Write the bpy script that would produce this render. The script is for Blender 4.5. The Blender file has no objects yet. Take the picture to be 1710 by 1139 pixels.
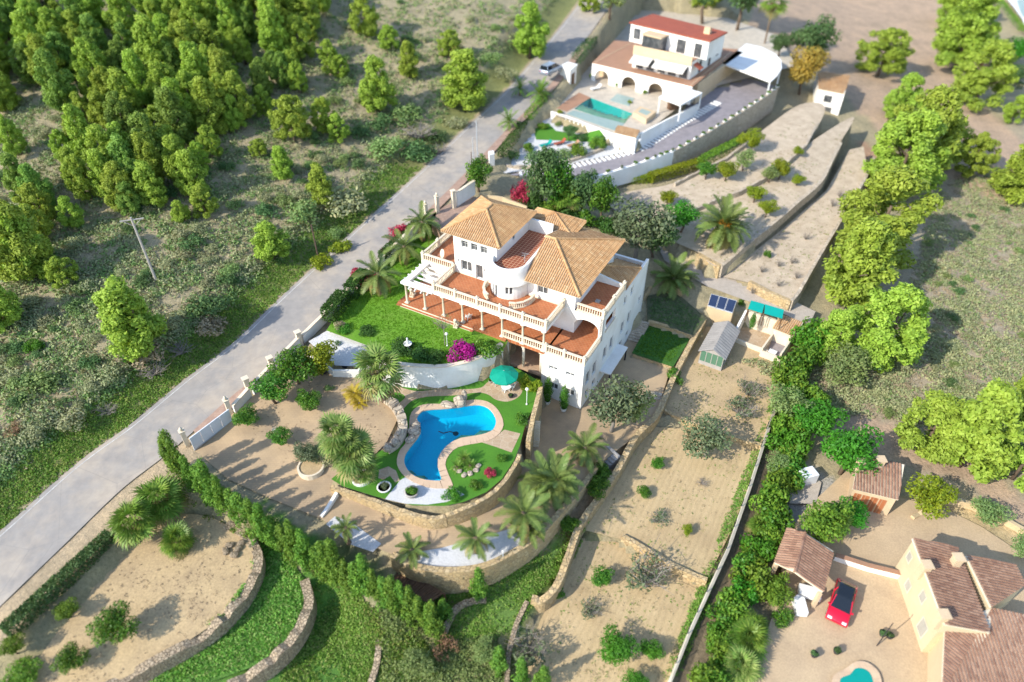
import bpy, math, random
import numpy as np
from mathutils import Vector, Matrix
from mathutils.geometry import delaunay_2d_cdt
PI = math.pi
sc = bpy.context.scene
COL = sc.collection
# ------------------------------------------------------------------ camera, sky, sun, exposure
F_PX, TILT, CAM_H = 1159.8, math.radians(40.498), 50.866        # focal length in pixels of the 1710 px photo
cam = bpy.data.cameras.new('camera'); camo = bpy.data.objects.new('camera', cam); COL.objects.link(camo)
cam.sensor_width = 36.0; cam.lens = 36.0 * F_PX / 1710.0
cam.clip_start = 0.5; cam.clip_end = 6000
camo.location = (0, 0, CAM_H); camo.rotation_euler = (PI / 2 - TILT, 0, 0)
cam.dof.use_dof = True; cam.dof.focus_distance = 72.0; cam.dof.aperture_fstop = 0.042
sc.camera = camo
SUN_AZ, SUN_EL = math.radians(58.0 + 180.0), math.radians(34.0)   # the shadows run to azimuth 58
w = bpy.data.worlds.new('World'); sc.world = w; w.use_nodes = True
nt = w.node_tree; nt.nodes.clear()
sky = nt.nodes.new('ShaderNodeTexSky'); sky.sky_type = 'NISHITA'; sky.sun_disc = False
sky.sun_elevation = SUN_EL; sky.sun_rotation = SUN_AZ; sky.air_density = 1.0; sky.dust_density = 0.6
bg = nt.nodes.new('ShaderNodeBackground'); bg.inputs[1].default_value = 0.15
wo = nt.nodes.new('ShaderNodeOutputWorld')
nt.links.new(sky.outputs[0], bg.inputs[0]); nt.links.new(bg.outputs[0], wo.inputs[0])
sun = bpy.data.lights.new('sun', 'SUN'); sun.energy = 2.75; sun.angle = math.radians(0.5); sun.color = (1.0, 0.95, 0.84)
suno = bpy.data.objects.new('sun', sun); COL.objects.link(suno)
_d = Vector((math.sin(SUN_AZ) * math.cos(SUN_EL), math.cos(SUN_AZ) * math.cos(SUN_EL), math.sin(SUN_EL)))
suno.rotation_euler = _d.to_track_quat('Z', 'Y').to_euler(); suno.location = (-60, -40, 80)
vs = sc.view_settings
vs.view_transform = 'Standard'; vs.look = 'None'; vs.gamma = 1; vs.use_curve_mapping = False; vs.exposure = 1.2
sc.cycles.max_bounces = 6; sc.cycles.diffuse_bounces = 3; sc.cycles.transmission_bounces = 4; sc.cycles.transparent_max_bounces = 4
sc.cycles.use_denoising = True

# ------------------------------------------------------------------ picture <-> world (the photo is 1710 x 1139)
_c, _s = math.cos(TILT), math.sin(TILT)
def un(px, py, z=0.0):
    y = -(py - 569.5) / F_PX
    t = (z - CAM_H) / (-_s + y * _c)
    return ((px - 855) / F_PX * t, (_c + y * _s) * t)
class TPS:
    """smooth height surface through scattered (x, y, z)"""
    def __init__(self, P, lam=0.0):
        P = np.array(P, float); self.X = P[:, :2]; n = len(P)
        K = self.k(self.X) + lam * np.eye(n)
        A = np.zeros((n + 3, n + 3)); A[:n, :n] = K; A[:n, n] = 1; A[:n, n+1:] = self.X; A[n, :n] = 1; A[n+1:, :n] = self.X.T
        self.w = np.linalg.lstsq(A, np.r_[P[:, 2], 0, 0, 0], rcond=None)[0]
    def k(self, Q):
        r2 = ((Q[:, None, :] - self.X[None]) ** 2).sum(-1)
        return np.sqrt(r2)                       # biharmonic-like linear kernel: no overshoot
    def __call__(self, x, y):
        x = np.asarray(x, float); sh = x.shape
        Q = np.c_[x.ravel(), np.asarray(y, float).ravel()]
        out = np.empty(len(Q))
        for i in range(0, len(Q), 20000):
            q = Q[i:i+20000]; out[i:i+20000] = self.k(q) @ self.w[:-3] + self.w[-3] + q @ self.w[-2:]
        return out.reshape(sh)
def inside(poly, x, y):
    x = np.asarray(x, float); y = np.asarray(y, float); r = np.zeros(x.shape, bool)
    n = len(poly)
    for i in range(n):
        x0, y0 = poly[i]; x1, y1 = poly[(i + 1) % n]
        if y0 == y1: continue
        c = ((y0 > y) != (y1 > y)) & (x < (x1 - x0) * (y - y0) / (y1 - y0) + x0)
        r ^= c
    return r
def smooth(pts, n=6, closed=False):
    """Catmull-Rom through points of any dimension"""
    P = [np.array(p, float) for p in pts]; m = len(P); out = []
    for i in range(m if closed else m - 1):
        if closed: a, b, c, d = P[i-1], P[i], P[(i+1) % m], P[(i+2) % m]
        else: a, b, c, d = P[max(i-1, 0)], P[i], P[i+1], P[min(i+2, m-1)]
        for k in range(n):
            t = k / n
            out.append(0.5 * (2*b + (c-a)*t + (2*a-5*b+4*c-d)*t*t + (3*b-a-3*c+d)*t**3))
    if not closed: out.append(P[-1])
    return [tuple(map(float, o)) for o in out]
TERR = {}
TORDER = []
def terrace(name, verts, crv=False):
    """a level piece of ground: picture outline with heights; overrides the hill under it"""
    if crv: verts = smooth(verts, 5, True)
    W = [(*un(a, b, z), z) for a, b, z in verts]
    zs = [v[2] for v in verts]
    if max(zs) - min(zs) < 1e-6: fn = (lambda x, y, z=zs[0]: np.full(np.shape(x), z))
    else: fn = TPS(W[::max(1, len(W) // 60)], .3)
    poly = [(a, b) for a, b, _ in W]
    xs = [p[0] for p in poly]; ys = [p[1] for p in poly]
    TERR[name] = dict(poly=poly, fn=fn, bb=(min(xs), max(xs), min(ys), max(ys))); TORDER.append(name)
BASE = None
def zfun(x, y):
    x = np.asarray(x, float); y = np.asarray(y, float)
    z = np.clip(BASE(x, y), -14, 45)
    for n in TORDER:
        t = TERR[n]; b = t['bb']
        m = (x >= b[0]) & (x <= b[1]) & (y >= b[2]) & (y <= b[3])
        if not m.any(): continue
        xm, ym = x[m], y[m]; i = inside(t['poly'], xm, ym)
        zz = z[m]; zz[i] = t['fn'](xm[i], ym[i]); z[m] = zz
    return z
def zat(x, y): return float(zfun(np.array([x]), np.array([y]))[0])
_T = np.linspace(20, 330, 1200)
def hit(px, py):
    """where the line of sight of a picture point meets the ground"""
    y = -(py - 569.5) / F_PX
    d = np.array([(px - 855) / F_PX, _c + y * _s, -_s + y * _c]); 
    X, Y, Z = d[0] * _T, d[1] * _T, CAM_H + d[2] * _T
    lo = zfun(X, Y) - Z
    k = int(np.argmax(lo > 0))
    if lo[k] <= 0: k = len(_T) - 1
    a, b = lo[k-1], lo[k]; t = _T[k-1] + (_T[k] - _T[k-1]) * (-a / (b - a) if b != a else 0)
    return (d[0] * t, d[1] * t, CAM_H + d[2] * t)
def pxm(px, py, z=0):
    """pixels per metre there (across the view)"""
    x, y = un(px, py, z); return F_PX / (y * _c - (z - CAM_H) * _s)

# ------------------------------------------------------------------ objects
def link(o, parent=None):
    COL.objects.link(o)
    if parent is not None: o.parent = parent
    return o
def tag(o, label=None, cat=None, group=None, kind=None):
    if label: o["label"] = label
    if cat: o['category'] = cat
    if group: o['group'] = group
    if kind: o['kind'] = kind
    return o
def thing(name, label, cat, loc=(0, 0, 0), rz=0.0, group=None):
    o = bpy.data.objects.new(name, None); o.empty_display_size = .3
    o.location = loc; o.rotation_euler = (0, 0, rz)
    return tag(link(o), label, cat, group)
def inst(name, me, parent=None, loc=(0, 0, 0), rot=(0, 0, 0), scale=1.0):
    o = bpy.data.objects.new(name, me); o.location = loc; o.rotation_euler = rot
    o.scale = (scale,) * 3 if isinstance(scale, (int, float)) else scale
    return link(o, parent)
def npmesh(name, V, Fq, mat, smooth_=False):
    """mesh from numpy verts and equal-sized faces"""
    V = np.asarray(V, np.float32); Fq = np.asarray(Fq, np.int32); k = Fq.shape[1]
    me = bpy.data.meshes.new(name); me.vertices.add(len(V)); me.vertices.foreach_set('co', V.ravel())
    me.loops.add(Fq.size); me.loops.foreach_set('vertex_index', Fq.ravel())
    me.polygons.add(len(Fq)); me.polygons.foreach_set('loop_start', np.arange(0, Fq.size, k, dtype=np.int32))
    me.polygons.foreach_set('loop_total', np.full(len(Fq), k, np.int32))
    if smooth_: me.polygons.foreach_set('use_smooth', np.ones(len(Fq), bool))
    me.update(calc_edges=True)
    if mat: me.materials.append(mat)
    return me
class MB:
    """collects shapes and links them as one mesh"""
    def __init__(s): s.v = []; s.f = []
    def add(s, V, Fs):
        n = len(s.v); s.v += [tuple(map(float, p)) for p in V]; s.f += [tuple(i + n for i in q) for q in Fs]; return s
    def poly(s, P): return s.add(P, [tuple(range(len(P)))])
    def box(s, x0, x1, y0, y1, z0, z1):
        return s.add([(x0,y0,z0),(x1,y0,z0),(x1,y1,z0),(x0,y1,z0),(x0,y0,z1),(x1,y0,z1),(x1,y1,z1),(x0,y1,z1)],
                     [(3,2,1,0),(4,5,6,7),(0,1,5,4),(1,2,6,5),(2,3,7,6),(3,0,4,7)])
    def bar(s, a, b, w, h, up=(0, 0, 1)):
        a, b = Vector(a), Vector(b); d = (b - a).normalized(); u = Vector(up)
        x = d.cross(u)
        if x.length < 1e-4: x = d.cross(Vector((1, 0, 0)))
        x = x.normalized() * w / 2; y = x.cross(d).normalized() * h / 2
        P = [a-x-y, a+x-y, a+x+y, a-x+y, b-x-y, b+x-y, b+x+y, b-x+y]
        return s.add(P, [(0,1,2,3),(7,6,5,4),(0,4,5,1),(1,5,6,2),(2,6,7,3),(3,7,4,0)])
    def prism(s, P, z0, z1):
        """P: 2-D outline; z0/z1 numbers or per-point lists"""
        n = len(P); a = sum(P[i][0]*P[(i+1)%n][1]-P[(i+1)%n][0]*P[i][1] for i in range(n))
        Z0 = list(z0) if hasattr(z0, '__len__') else [z0]*n; Z1 = list(z1) if hasattr(z1, '__len__') else [z1]*n
        if a < 0: P = P[::-1]; Z0 = Z0[::-1]; Z1 = Z1[::-1]
        V = [(p[0],p[1],z) for p, z in zip(P, Z0)] + [(p[0],p[1],z) for p, z in zip(P, Z1)]
        return s.add(V, [tuple(range(n-1,-1,-1)), tuple(range(n,2*n))] + [(i,(i+1)%n,n+(i+1)%n,n+i) for i in range(n)])
    def tube(s, P, r, n=6, r1=None):
        P = [Vector(p) for p in P]; m = len(P); V = []
        for i, p in enumerate(P):
            d = (P[min(i+1,m-1)] - P[max(i-1,0)]).normalized()
            x = d.cross(Vector((0,0,1)) if abs(d.z) < .95 else Vector((1,0,0))).normalized(); y = d.cross(x)
            rr = r if r1 is None else r + (r1 - r) * i / max(1, m-1)
            V += [p + (x*math.cos(2*PI*k/n) + y*math.sin(2*PI*k/n)) * rr for k in range(n)]
        Fs = [(i*n+k, i*n+(k+1)%n, (i+1)*n+(k+1)%n, (i+1)*n+k) for i in range(m-1) for k in range(n)]
        return s.add(V, Fs + [tuple(range(n-1,-1,-1)), tuple(range((m-1)*n, m*n))])
    def lathe(s, prof, n=10, c=(0,0,0), a0=0, a1=2*PI):
        full = abs(a1 - a0 - 2*PI) < 1e-6; k = n if full else n + 1; V = []
        for r, z in prof: V += [(c[0]+r*math.cos(a0+(a1-a0)*i/n), c[1]+r*math.sin(a0+(a1-a0)*i/n), c[2]+z) for i in range(k)]
        Fs = [(j*k+i, j*k+(i+1)%k, (j+1)*k+(i+1)%k, (j+1)*k+i) for j in range(len(prof)-1) for i in range(n)]
        if full:
            if prof[0][0] > 1e-3: Fs.append(tuple(range(n-1,-1,-1)))
            if prof[-1][0] > 1e-3: Fs.append(tuple(range((len(prof)-1)*n, len(prof)*n)))
        return s.add(V, Fs)
    def wall(s, a, b, z0, z1, th, holes=()):
        """straight wall from a to b (2-D), thickness to the left of a->b; holes (s0, s1, za, zb)"""
        a, b = np.array(a, float), np.array(b, float); L = np.linalg.norm(b-a); d = (b-a)/L; n = np.array([-d[1], d[0]])*th
        S = sorted({0.0, L, *[h[0] for h in holes], *[h[1] for h in holes]})
        for i in range(len(S)-1):
            s0, s1 = S[i], S[i+1]; zz = z0
            for h in sorted([h for h in holes if h[0] <= s0+1e-6 and h[1] >= s1-1e-6], key=lambda h: h[2]) + [(0,0,z1,z1)]:
                if h[2] > zz + 1e-6:
                    p, q = a+d*s0, a+d*s1; s.prism([tuple(p), tuple(q), tuple(q+n), tuple(p+n)], zz, h[2])
                zz = max(zz, h[3])
        return s
    def mesh(s, name, mat=None, sm=False):
        me = bpy.data.meshes.new(name); me.from_pydata(s.v, [], s.f); me.update()
        if sm: me.polygons.foreach_set('use_smooth', [True]*len(me.polygons))
        if mat: me.materials.append(mat)
        return me
    def build(s, name, mat=None, parent=None, sm=False, loc=(0,0,0), rz=0.0):
        return inst(name, s.mesh(name, mat, sm), parent, loc, (0,0,rz))

# ------------------------------------------------------------------ materials
MATS = {}
class NT:
    def __init__(s, name):
        s.m = bpy.data.materials.new(name); s.m.use_nodes = True; s.t = s.m.node_tree; s.b = s.t.nodes['Principled BSDF']; MATS[name] = s.m
        s.b.inputs['Specular IOR Level'].default_value = 0.3
    def n(s, typ, **kw):
        o = s.t.nodes.new(typ)
        for k, v in kw.items():
            if k in o.inputs and not hasattr(o, k): o.inputs[k].default_value = v
            else: setattr(o, k, v)
        return o
    def l(s, a, b): s.t.links.new(a, b)
    def co(s, kind='Object'): return s.n('ShaderNodeTexCoord').outputs[kind]
    def noise(s, scale, detail=4, vec=None, rough=.6):
        o = s.n('ShaderNodeTexNoise'); o.inputs['Scale'].default_value = scale; o.inputs['Detail'].default_value = detail; o.inputs['Roughness'].default_value = rough
        s.l(vec if vec is not None else s.co(), o.inputs['Vector']); return o.outputs['Fac']
    def ramp(s, fac, stops):
        o = s.n('ShaderNodeValToRGB'); e = o.color_ramp.elements
        while len(e) < len(stops): e.new(.5)
        for q, (p, c) in zip(e, stops): q.position = p; q.color = (*c, 1) if len(c) == 3 else c
        s.l(fac, o.inputs[0]); return o.outputs[0]
    def mix(s, fac, a, b, mode='MIX'):
        o = s.n('ShaderNodeMix', data_type='RGBA', blend_type=mode)
        for v, i in ((fac, 0), (a, 6), (b, 7)):
            if hasattr(v, 'is_output'): s.l(v, o.inputs[i])
            else: o.inputs[i].default_value = v if i == 0 else (*v, 1)
        return o.outputs[2]
    def math(s, op, a, b=0.0):
        o = s.n('ShaderNodeMath', operation=op)
        for v, i in ((a, 0), (b, 1)):
            if hasattr(v, 'is_output'): s.l(v, o.inputs[i])
            else: o.inputs[i].default_value = v
        return o.outputs[0]
    def bump(s, h, strength=.4, dist=.05):
        o = s.n('ShaderNodeBump'); o.inputs['Strength'].default_value = strength; o.inputs['Distance'].default_value = dist
        s.l(h, o.inputs['Height']); s.l(o.outputs[0], s.b.inputs['Normal'])
    def done(s, col, rough=.85):
        if hasattr(col, 'is_output'): s.l(col, s.b.inputs['Base Color'])
        else: s.b.inputs['Base Color'].default_value = (*col, 1)
        s.b.inputs['Roughness'].default_value = rough; return s.m
def plain(name, c, c2=None, scale=1.5, rough=.85, bump=0, bscale=20, metal=0, fine=0.12):
    """two-tone weathered colour plus fine grain"""
    N = NT(name); c2 = c2 or tuple(x*.82 for x in c)
    a = N.ramp(N.noise(scale, 5), [(.35, c), (.68, c2)])
    if fine:
        g = N.ramp(N.noise(scale*14, 3), [(.3, (1-fine,)*3), (.7, (1+fine*.6,)*3)]); a = N.mix(1.0, a, g, 'MULTIPLY')
    if bump: N.bump(N.noise(bscale, 5), bump, .04)
    N.b.inputs['Metallic'].default_value = metal
    return N.done(a, rough)
def cells(name, cols, scale, mortar=None, mw=.06, rough=.9, bump=.6, dist=.05, sq=None):
    """rubble or tile cells with joints"""
    N = NT(name); co = N.co()
    if sq:
        mp = N.n('ShaderNodeMapping'); mp.inputs['Scale'].default_value = sq; N.l(co, mp.inputs[0]); co = mp.outputs[0]
    v = N.n('ShaderNodeTexVoronoi'); v.inputs['Scale'].default_value = scale; N.l(co, v.inputs['Vector'])
    e = N.n('ShaderNodeTexVoronoi', feature='DISTANCE_TO_EDGE'); e.inputs['Scale'].default_value = scale; N.l(co, e.inputs['Vector'])
    sep = N.n('ShaderNodeSeparateColor'); N.l(v.outputs['Color'], sep.inputs[0])
    k = len(cols); a = N.ramp(sep.outputs[0], [(i/max(1,k-1), c) for i, c in enumerate(cols)])
    a = N.mix(.35, a, N.ramp(N.noise(scale*5, 4), [(.3, tuple(x*.6 for x in cols[0])), (.7, cols[-1])]))
    ed = N.ramp(e.outputs['Distance'], [(0, (0,0,0)), (mw, (1,1,1))])
    if mortar: a = N.mix(ed, mortar, a)
    N.bump(ed, bump, dist); return N.done(a, rough)
def tiles(name, c1, c2, grout, size, mw=.012, off=0.0, rot=0.0, rough=.6):
    N = NT(name); mp = N.n('ShaderNodeMapping'); mp.inputs['Rotation'].default_value = (0, 0, rot); N.l(N.co(), mp.inputs[0])
    b = N.n('ShaderNodeTexBrick', offset=off, squash=1.0); N.l(mp.outputs[0], b.inputs['Vector'])
    b.inputs['Color1'].default_value = (*c1, 1); b.inputs['Color2'].default_value = (*c2, 1); b.inputs['Mortar'].default_value = (*grout, 1)
    b.inputs['Scale'].default_value = 1.0; b.inputs['Mortar Size'].default_value = mw; b.inputs['Brick Width'].default_value = size; b.inputs['Row Height'].default_value = size
    a = N.mix(1.0, b.outputs['Color'], N.ramp(N.noise(.9, 5), [(.3, (.82,.82,.82)), (.7, (1.08,1.08,1.08))]), 'MULTIPLY')
    N.bump(N.math('SUBTRACT', 1.0, b.outputs['Fac']), .3, .01); return N.done(a, rough)
def leaf(name, cols, trans=.35, rough=.55, hue=.0, tint=None):
    """leaf colour varies from leaf to leaf and a little from plant to plant"""
    N = NT(name); g = N.n('ShaderNodeNewGeometry'); oi = N.n('ShaderNodeObjectInfo')
    k = len(cols); a = N.ramp(g.outputs['Random Per Island'], [(i/max(1,k-1), c) for i, c in enumerate(cols)])
    big = N.noise(.55, 2)
    a = N.mix(1.0, a, N.ramp(big, [(.3, (.8,.84,.8)), (.7, (1.15,1.1,1.0))]), 'MULTIPLY')
    h = N.n('ShaderNodeHueSaturation'); N.l(a, h.inputs['Color'])
    N.l(N.math('ADD', N.math('MULTIPLY', oi.outputs['Random'], .28), .88), h.inputs['Value'])
    N.l(N.math('ADD', N.math('MULTIPLY', oi.outputs['Random'], hue), .5 - hue/2), h.inputs['Hue'])
    N.done(h.outputs[0], rough); N.b.inputs['Specular IOR Level'].default_value = .2
    if trans:
        t = N.n('ShaderNodeBsdfTranslucent'); N.l(N.mix(1.0, h.outputs[0], (1.2, 1.15, .7), 'MULTIPLY'), t.inputs[0])
        m = N.n('ShaderNodeMixShader'); m.inputs[0].default_value = trans
        N.l(N.b.outputs[0], m.inputs[1]); N.l(t.outputs[0], m.inputs[2])
        N.l(m.outputs[0], N.t.nodes['Material Output'].inputs[0])
    return N.m
def M(n): return MATS[n]
# ------------------------------------------------------------------ materials used by the place
N = NT('asphalt')       # worn grey tarmac with dusty patches and fine aggregate
_d1 = N.mix(N.ramp(N.noise(.16,6,rough=.7),[(.42,(0,0,0)),(.60,(1,1,1))]), (.285,.262,.24), (.38,.325,.265))
_d1 = N.mix(1.0, _d1, N.ramp(N.noise(.9,6),[(.3,(.86,.86,.87)),(.7,(1.1,1.09,1.07))]), 'MULTIPLY')
_vc = N.n('ShaderNodeTexVoronoi', feature='DISTANCE_TO_EDGE'); _vc.inputs['Scale'].default_value = .22; N.l(N.mix(.12, N.co(), N.n('ShaderNodeTexNoise').outputs['Color']), _vc.inputs['Vector'])
_d1 = N.mix(N.ramp(_vc.outputs['Distance'],[(.0,(.35,.35,.35)),(.006,(0,0,0))]), _d1, (.16,.155,.15))
N.bump(N.noise(60,5), .3, .03); N.done(_d1, .9)
plain('worn_paint', (.62,.60,.56), (.38,.36,.34), 1.4, .9, 0, fine=.3)
plain('road_edge', (.42,.34,.26), (.5,.41,.32), 1.2, .95, .4, 25)
plain('white_paint', (.78,.77,.74), (.72,.70,.66), .8, .8, .1, 30, fine=.05)
plain('wall_white', (.82,.80,.76), (.72,.685,.625), .45, .85, .12, 40, fine=.04)
plain('cream_stone', (.72,.62,.47), (.64,.54,.40), 1.6, .8, .15, 40, fine=.08)
plain('yellow_render', (.60,.46,.27), (.52,.40,.25), .9, .9, .3, 25)
plain('gravel_white', (.66,.645,.63), (.52,.51,.50), 6, .95, .9, 30, fine=.3)
plain('gravel_grey', (.48,.41,.34), (.40,.345,.285), 2.2, .95, .7, 28, fine=.28)
plain('gravel_pale', (.53,.43,.315), (.41,.325,.23), .8, .95, .7, 25, fine=.25)
plain('sand_yard', (.50,.365,.20), (.40,.29,.165), .45, .95, .6, 14, fine=.22)
plain('turf', (.075,.215,.018), (.06,.18,.016), .5, .9, .4, 40, fine=.15)
plain('iron', (.03,.03,.035), None, 3, .5, 0)
plain('pale_metal', (.55,.57,.6), (.48,.5,.53), .7, .45, 0, metal=.3, fine=.05)
plain('gate_white', (.74,.77,.80), (.70,.73,.77), 1, .5, 0, fine=.03)
plain('wood_brown', (.16,.09,.05), (.10,.055,.03), 3, .8, .3, 30)
plain('wood_pole', (.13,.085,.06), (.09,.06,.045), 2, .9, .3, 30)
plain('concrete', (.40,.37,.34), (.33,.30,.27), 1, .9, .3, 20)
cells('stone_wall', [(.46,.33,.17),(.60,.44,.23),(.54,.38,.19),(.66,.51,.30),(.40,.29,.16)], 2.8, (.36,.26,.15), .07, .9, .8, .09)
cells('dry_stone', [(.38,.29,.19),(.48,.37,.25),(.42,.32,.21),(.54,.43,.30),(.32,.25,.17)], 3.8, (.20,.15,.10), .10, .95, .9, .10)
cells('grey_stone', [(.44,.36,.27),(.55,.46,.35),(.38,.31,.23),(.60,.51,.39)], 2.6, (.34,.27,.2), .07, .9, .7, .08)
cells('crazy_paving', [(.36,.25,.15),(.46,.33,.21),(.40,.28,.18),(.52,.40,.27)], 1.6, (.48,.38,.27), .05, .8, .4, .02)
cells('rock', [(.40,.33,.25),(.52,.43,.33),(.34,.28,.22),(.60,.50,.38)], .9, None, .06, .95, .8, .15)
tiles('terracotta', (.36,.115,.045), (.43,.15,.06), (.45,.24,.13), .33, .012, rot=.785)
tiles('terracotta_dark', (.25,.062,.03), (.29,.075,.036), (.55,.33,.2), .40, .03)
tiles('pavers_pink', (.34,.22,.165), (.40,.27,.20), (.30,.2,.15), .30, .012, .5)
tiles('pavers_cream', (.50,.43,.34), (.55,.47,.37), (.40,.34,.27), .6, .012)
plain('court_sand', (.50,.37,.23), (.43,.315,.20), .5, .95, .4, 18, fine=.15)
tiles('pavers_mauve', (.25,.225,.235), (.28,.25,.255), (.22,.20,.21), .5, .01, .5)
tiles('coping', (.56,.40,.26), (.60,.44,.29), (.47,.35,.24), .5, .012)
tiles('undercroft_floor', (.42,.28,.18), (.46,.31,.2), (.5,.37,.25), .4, .012)
N = NT('driveway')      # sandy printed concrete with bands
_b = N.n('ShaderNodeTexBrick', offset=.5); N.l(N.co(), _b.inputs['Vector']); _b.inputs['Scale'].default_value = 1
for k_, v_ in (('Color1',(.42,.31,.20,1)),('Color2',(.36,.265,.175,1)),('Mortar',(.31,.225,.15,1)),('Mortar Size',.02),('Brick Width',.35),('Row Height',.22)): _b.inputs[k_].default_value = v_
N.bump(_b.outputs['Fac'], -.3, .02)
N.done(N.mix(1.0, N.mix(N.noise(.35,5), _b.outputs['Color'], (.45,.335,.205)), N.ramp(N.noise(.25,6),[(.3,(.72,.72,.74)),(.65,(1.12,1.08,1.02))]), 'MULTIPLY'), .9)
N = NT('raked_soil')    # sand combed into faint furrows
_mp = N.n('ShaderNodeMapping'); _mp.inputs['Rotation'].default_value = (0, 0, .52); N.l(N.co(), _mp.inputs[0])
_wv = N.n('ShaderNodeTexWave', bands_direction='X'); _wv.inputs['Scale'].default_value = .55; _wv.inputs['Distortion'].default_value = 2.5; _wv.inputs['Detail'].default_value = 4; N.l(_mp.outputs[0], _wv.inputs[0])
N.bump(N.math('ADD', N.math('MULTIPLY', _wv.outputs['Fac'], .25), N.noise(12, 6)), .7, .06)
_cc = N.mix(1.0, N.ramp(N.noise(.3,6),[(.3,(.41,.295,.165)),(.5,(.49,.36,.20)),(.7,(.54,.40,.23))]), N.ramp(_wv.outputs['Fac'],[(.1,(.93,.93,.92)),(.5,(1,1,1))]), 'MULTIPLY')
N.done(N.mix(1.0, _cc, N.ramp(N.noise(9,5),[(.3,(.84,.84,.82)),(.7,(1.1,1.1,1.08))]), 'MULTIPLY'), .95)
N = NT('lawn')          # mown lawn: real blades stand on it nearby, patchy colour
N.bump(N.noise(30,6), .9, .06)
N.done(N.mix(.5, N.ramp(N.noise(.5,5),[(.3,(.10,.25,.012)),(.5,(.13,.29,.018)),(.72,(.19,.30,.045))]), N.ramp(N.noise(9,4),[(.3,(.07,.20,.008)),(.7,(.18,.33,.035))])), .9)
N = NT('earth')         # hillside: zone colour per vertex, broken up by soil, stones and litter
at_ = N.n('ShaderNodeAttribute', attribute_name='zone')
_c1 = N.mix(1.0, at_.outputs['Color'], N.ramp(N.noise(.32,8,rough=.75),[(.32,(.72,.74,.72)),(.5,(1,1,1)),(.7,(1.25,1.2,1.12))]), 'MULTIPLY')
_c1 = N.mix(1.0, _c1, N.ramp(N.noise(3.2,6,rough=.8),[(.3,(.66,.68,.66)),(.7,(1.28,1.26,1.2))]), 'MULTIPLY')
N.bump(N.noise(2.6,8,rough=.75), .8, .25); N.done(_c1, .95)

# ------------------------------------------------------------------ heights: the hill, then each levelled piece
ROAD = [(-250,1190,-4.0),(-40,985,-1.6),(62,890,-1.0),(165,795,-.4),(255,727,.05),(345,650,.6),(425,587,1.3),(505,508,2.2),(592,425,3.2),(668,355,4.2),(745,282,5.2),(815,212,6.3),(872,157,7.5),(925,95,9.2),(972,35,11.2),(1003,-10,13),(1030,-70,16)]
BP = [(0,1139,-3.4),(0,900,-.6),(0,600,3),(0,350,7),(0,100,14),(0,0,18),(150,720,.8),(200,560,3.6),(200,400,6),(250,150,12),(300,0,17),(380,520,2.6),(450,420,4.3),(450,250,8),
 (500,50,15),(600,330,5.2),(650,200,7.5),(700,100,11.5),(800,10,15),(850,80,11.5),(100,1000,-2.3),(60,1080,-2.6),(250,1139,-4.8),(430,1000,-4.6),(430,1120,-5.4),(560,1000,-5.2),(600,1100,-6.0),(700,1000,-5.4),(750,1080,-6.2),
 (800,1000,-5.0),(880,960,-4.8),(960,850,-4.6),(1020,770,-4.4),(900,1060,-6),(940,1130,-7),(1080,1139,-6.6),(1250,1000,-6.2),(1230,900,-5.8),(1330,700,-4.8),(1400,620,-4.2),(1500,600,-3.6),(1620,700,-4.6),(1700,850,-5.2),
 (1600,450,-3),(1700,300,-1.5),(1450,300,-1.6),(1390,450,-2.2),(1550,200,-.4),(1450,100,1.2),(1400,0,3),(1700,50,1.2),(1650,0,2.2),(1100,30,9.5),(1220,20,7.5),(1290,60,5),(1330,110,3.6),(1400,170,1.8),(1150,60,8.5),
 (960,300,2.6),(870,330,3),(750,340,3.6),(1000,330,1.8),(1100,330,1.6),(330,790,-.2),(380,832,-.7),(450,880,-1.4),(520,912,-2.0),(590,960,-3.0),(660,1000,-4.0),(700,400,3.2),(560,520,2.3)]
BASE = TPS([(*un(a,b,z),z) for a,b,z in BP+ROAD] + [(-260,330,34),(0,420,26),(260,330,8),(240,100,-6),(-240,100,16),(-120,5,-3),(0,0,-8),(120,5,-8),(-700,700,40),(700,700,20),(700,-200,-10),(-700,-200,5),(0,900,40)], .5)
terrace('yard', [(315,742,0),(385,693,.6),(430,655,1.0),(495,602,1.6),(565,613,1.4),(600,628,1.2),(632,650,.9),(660,672,.6),(664,700,.4),(645,740,.2),(600,785,-.1),(556,812,-.5),(640,838,-1.0),(690,856,-1.2),(745,860,-1.35),(790,848,-1.6),(830,818,-1.9),
 (862,775,-2.4),(882,745,-2.7),(893,700,-3.0),(885,650,-3),(925,640,-3.1),(970,680,-3.2),(1015,610,-3.5),(1055,560,-3.6),(1085,585,-3.6),(1125,600,-3.6),(1112,640,-3.6),(1098,690,-3.6),(1062,728,-3.5),(1030,752,-3.4),(1000,776,-3.2),
 (985,795,-3.0),(950,838,-2.7),(900,892,-2.3),(850,925,-2.05),(800,945,-1.95),(740,950,-1.9),(690,942,-1.8),(655,926,-1.7),(622,912,-1.6),(585,905,-1.4),(540,868,-1.0),(450,832,-.6),(380,800,-.3)])
terrace('pool_lawn', [(632,640,0),(660,634,0),(700,640,0),(745,644,0),(795,633,0),(838,611,0),(865,616,0),(907,640,0),(896,672,0),(878,705,0),(868,745,0),(858,770,0),(838,800,0),(812,822,0),(775,838,0),(742,845,0),(690,844,0),(630,830,0),(572,812,0),(553,800,0),(575,782,0),(622,745,0),(652,735,0),(668,705,0),(664,672,0),(640,655,0)])
terrace('lawn', [(545,552,2.85),(575,505,2.85),(632,452,2.9),(682,398,2.95),(722,352,3.0),(760,420,3),(860,540,3),(843,580,2.85),(800,600,2.85),(742,612,2.85),(690,610,2.85),(640,606,2.85),(622,580,2.85)])
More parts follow.
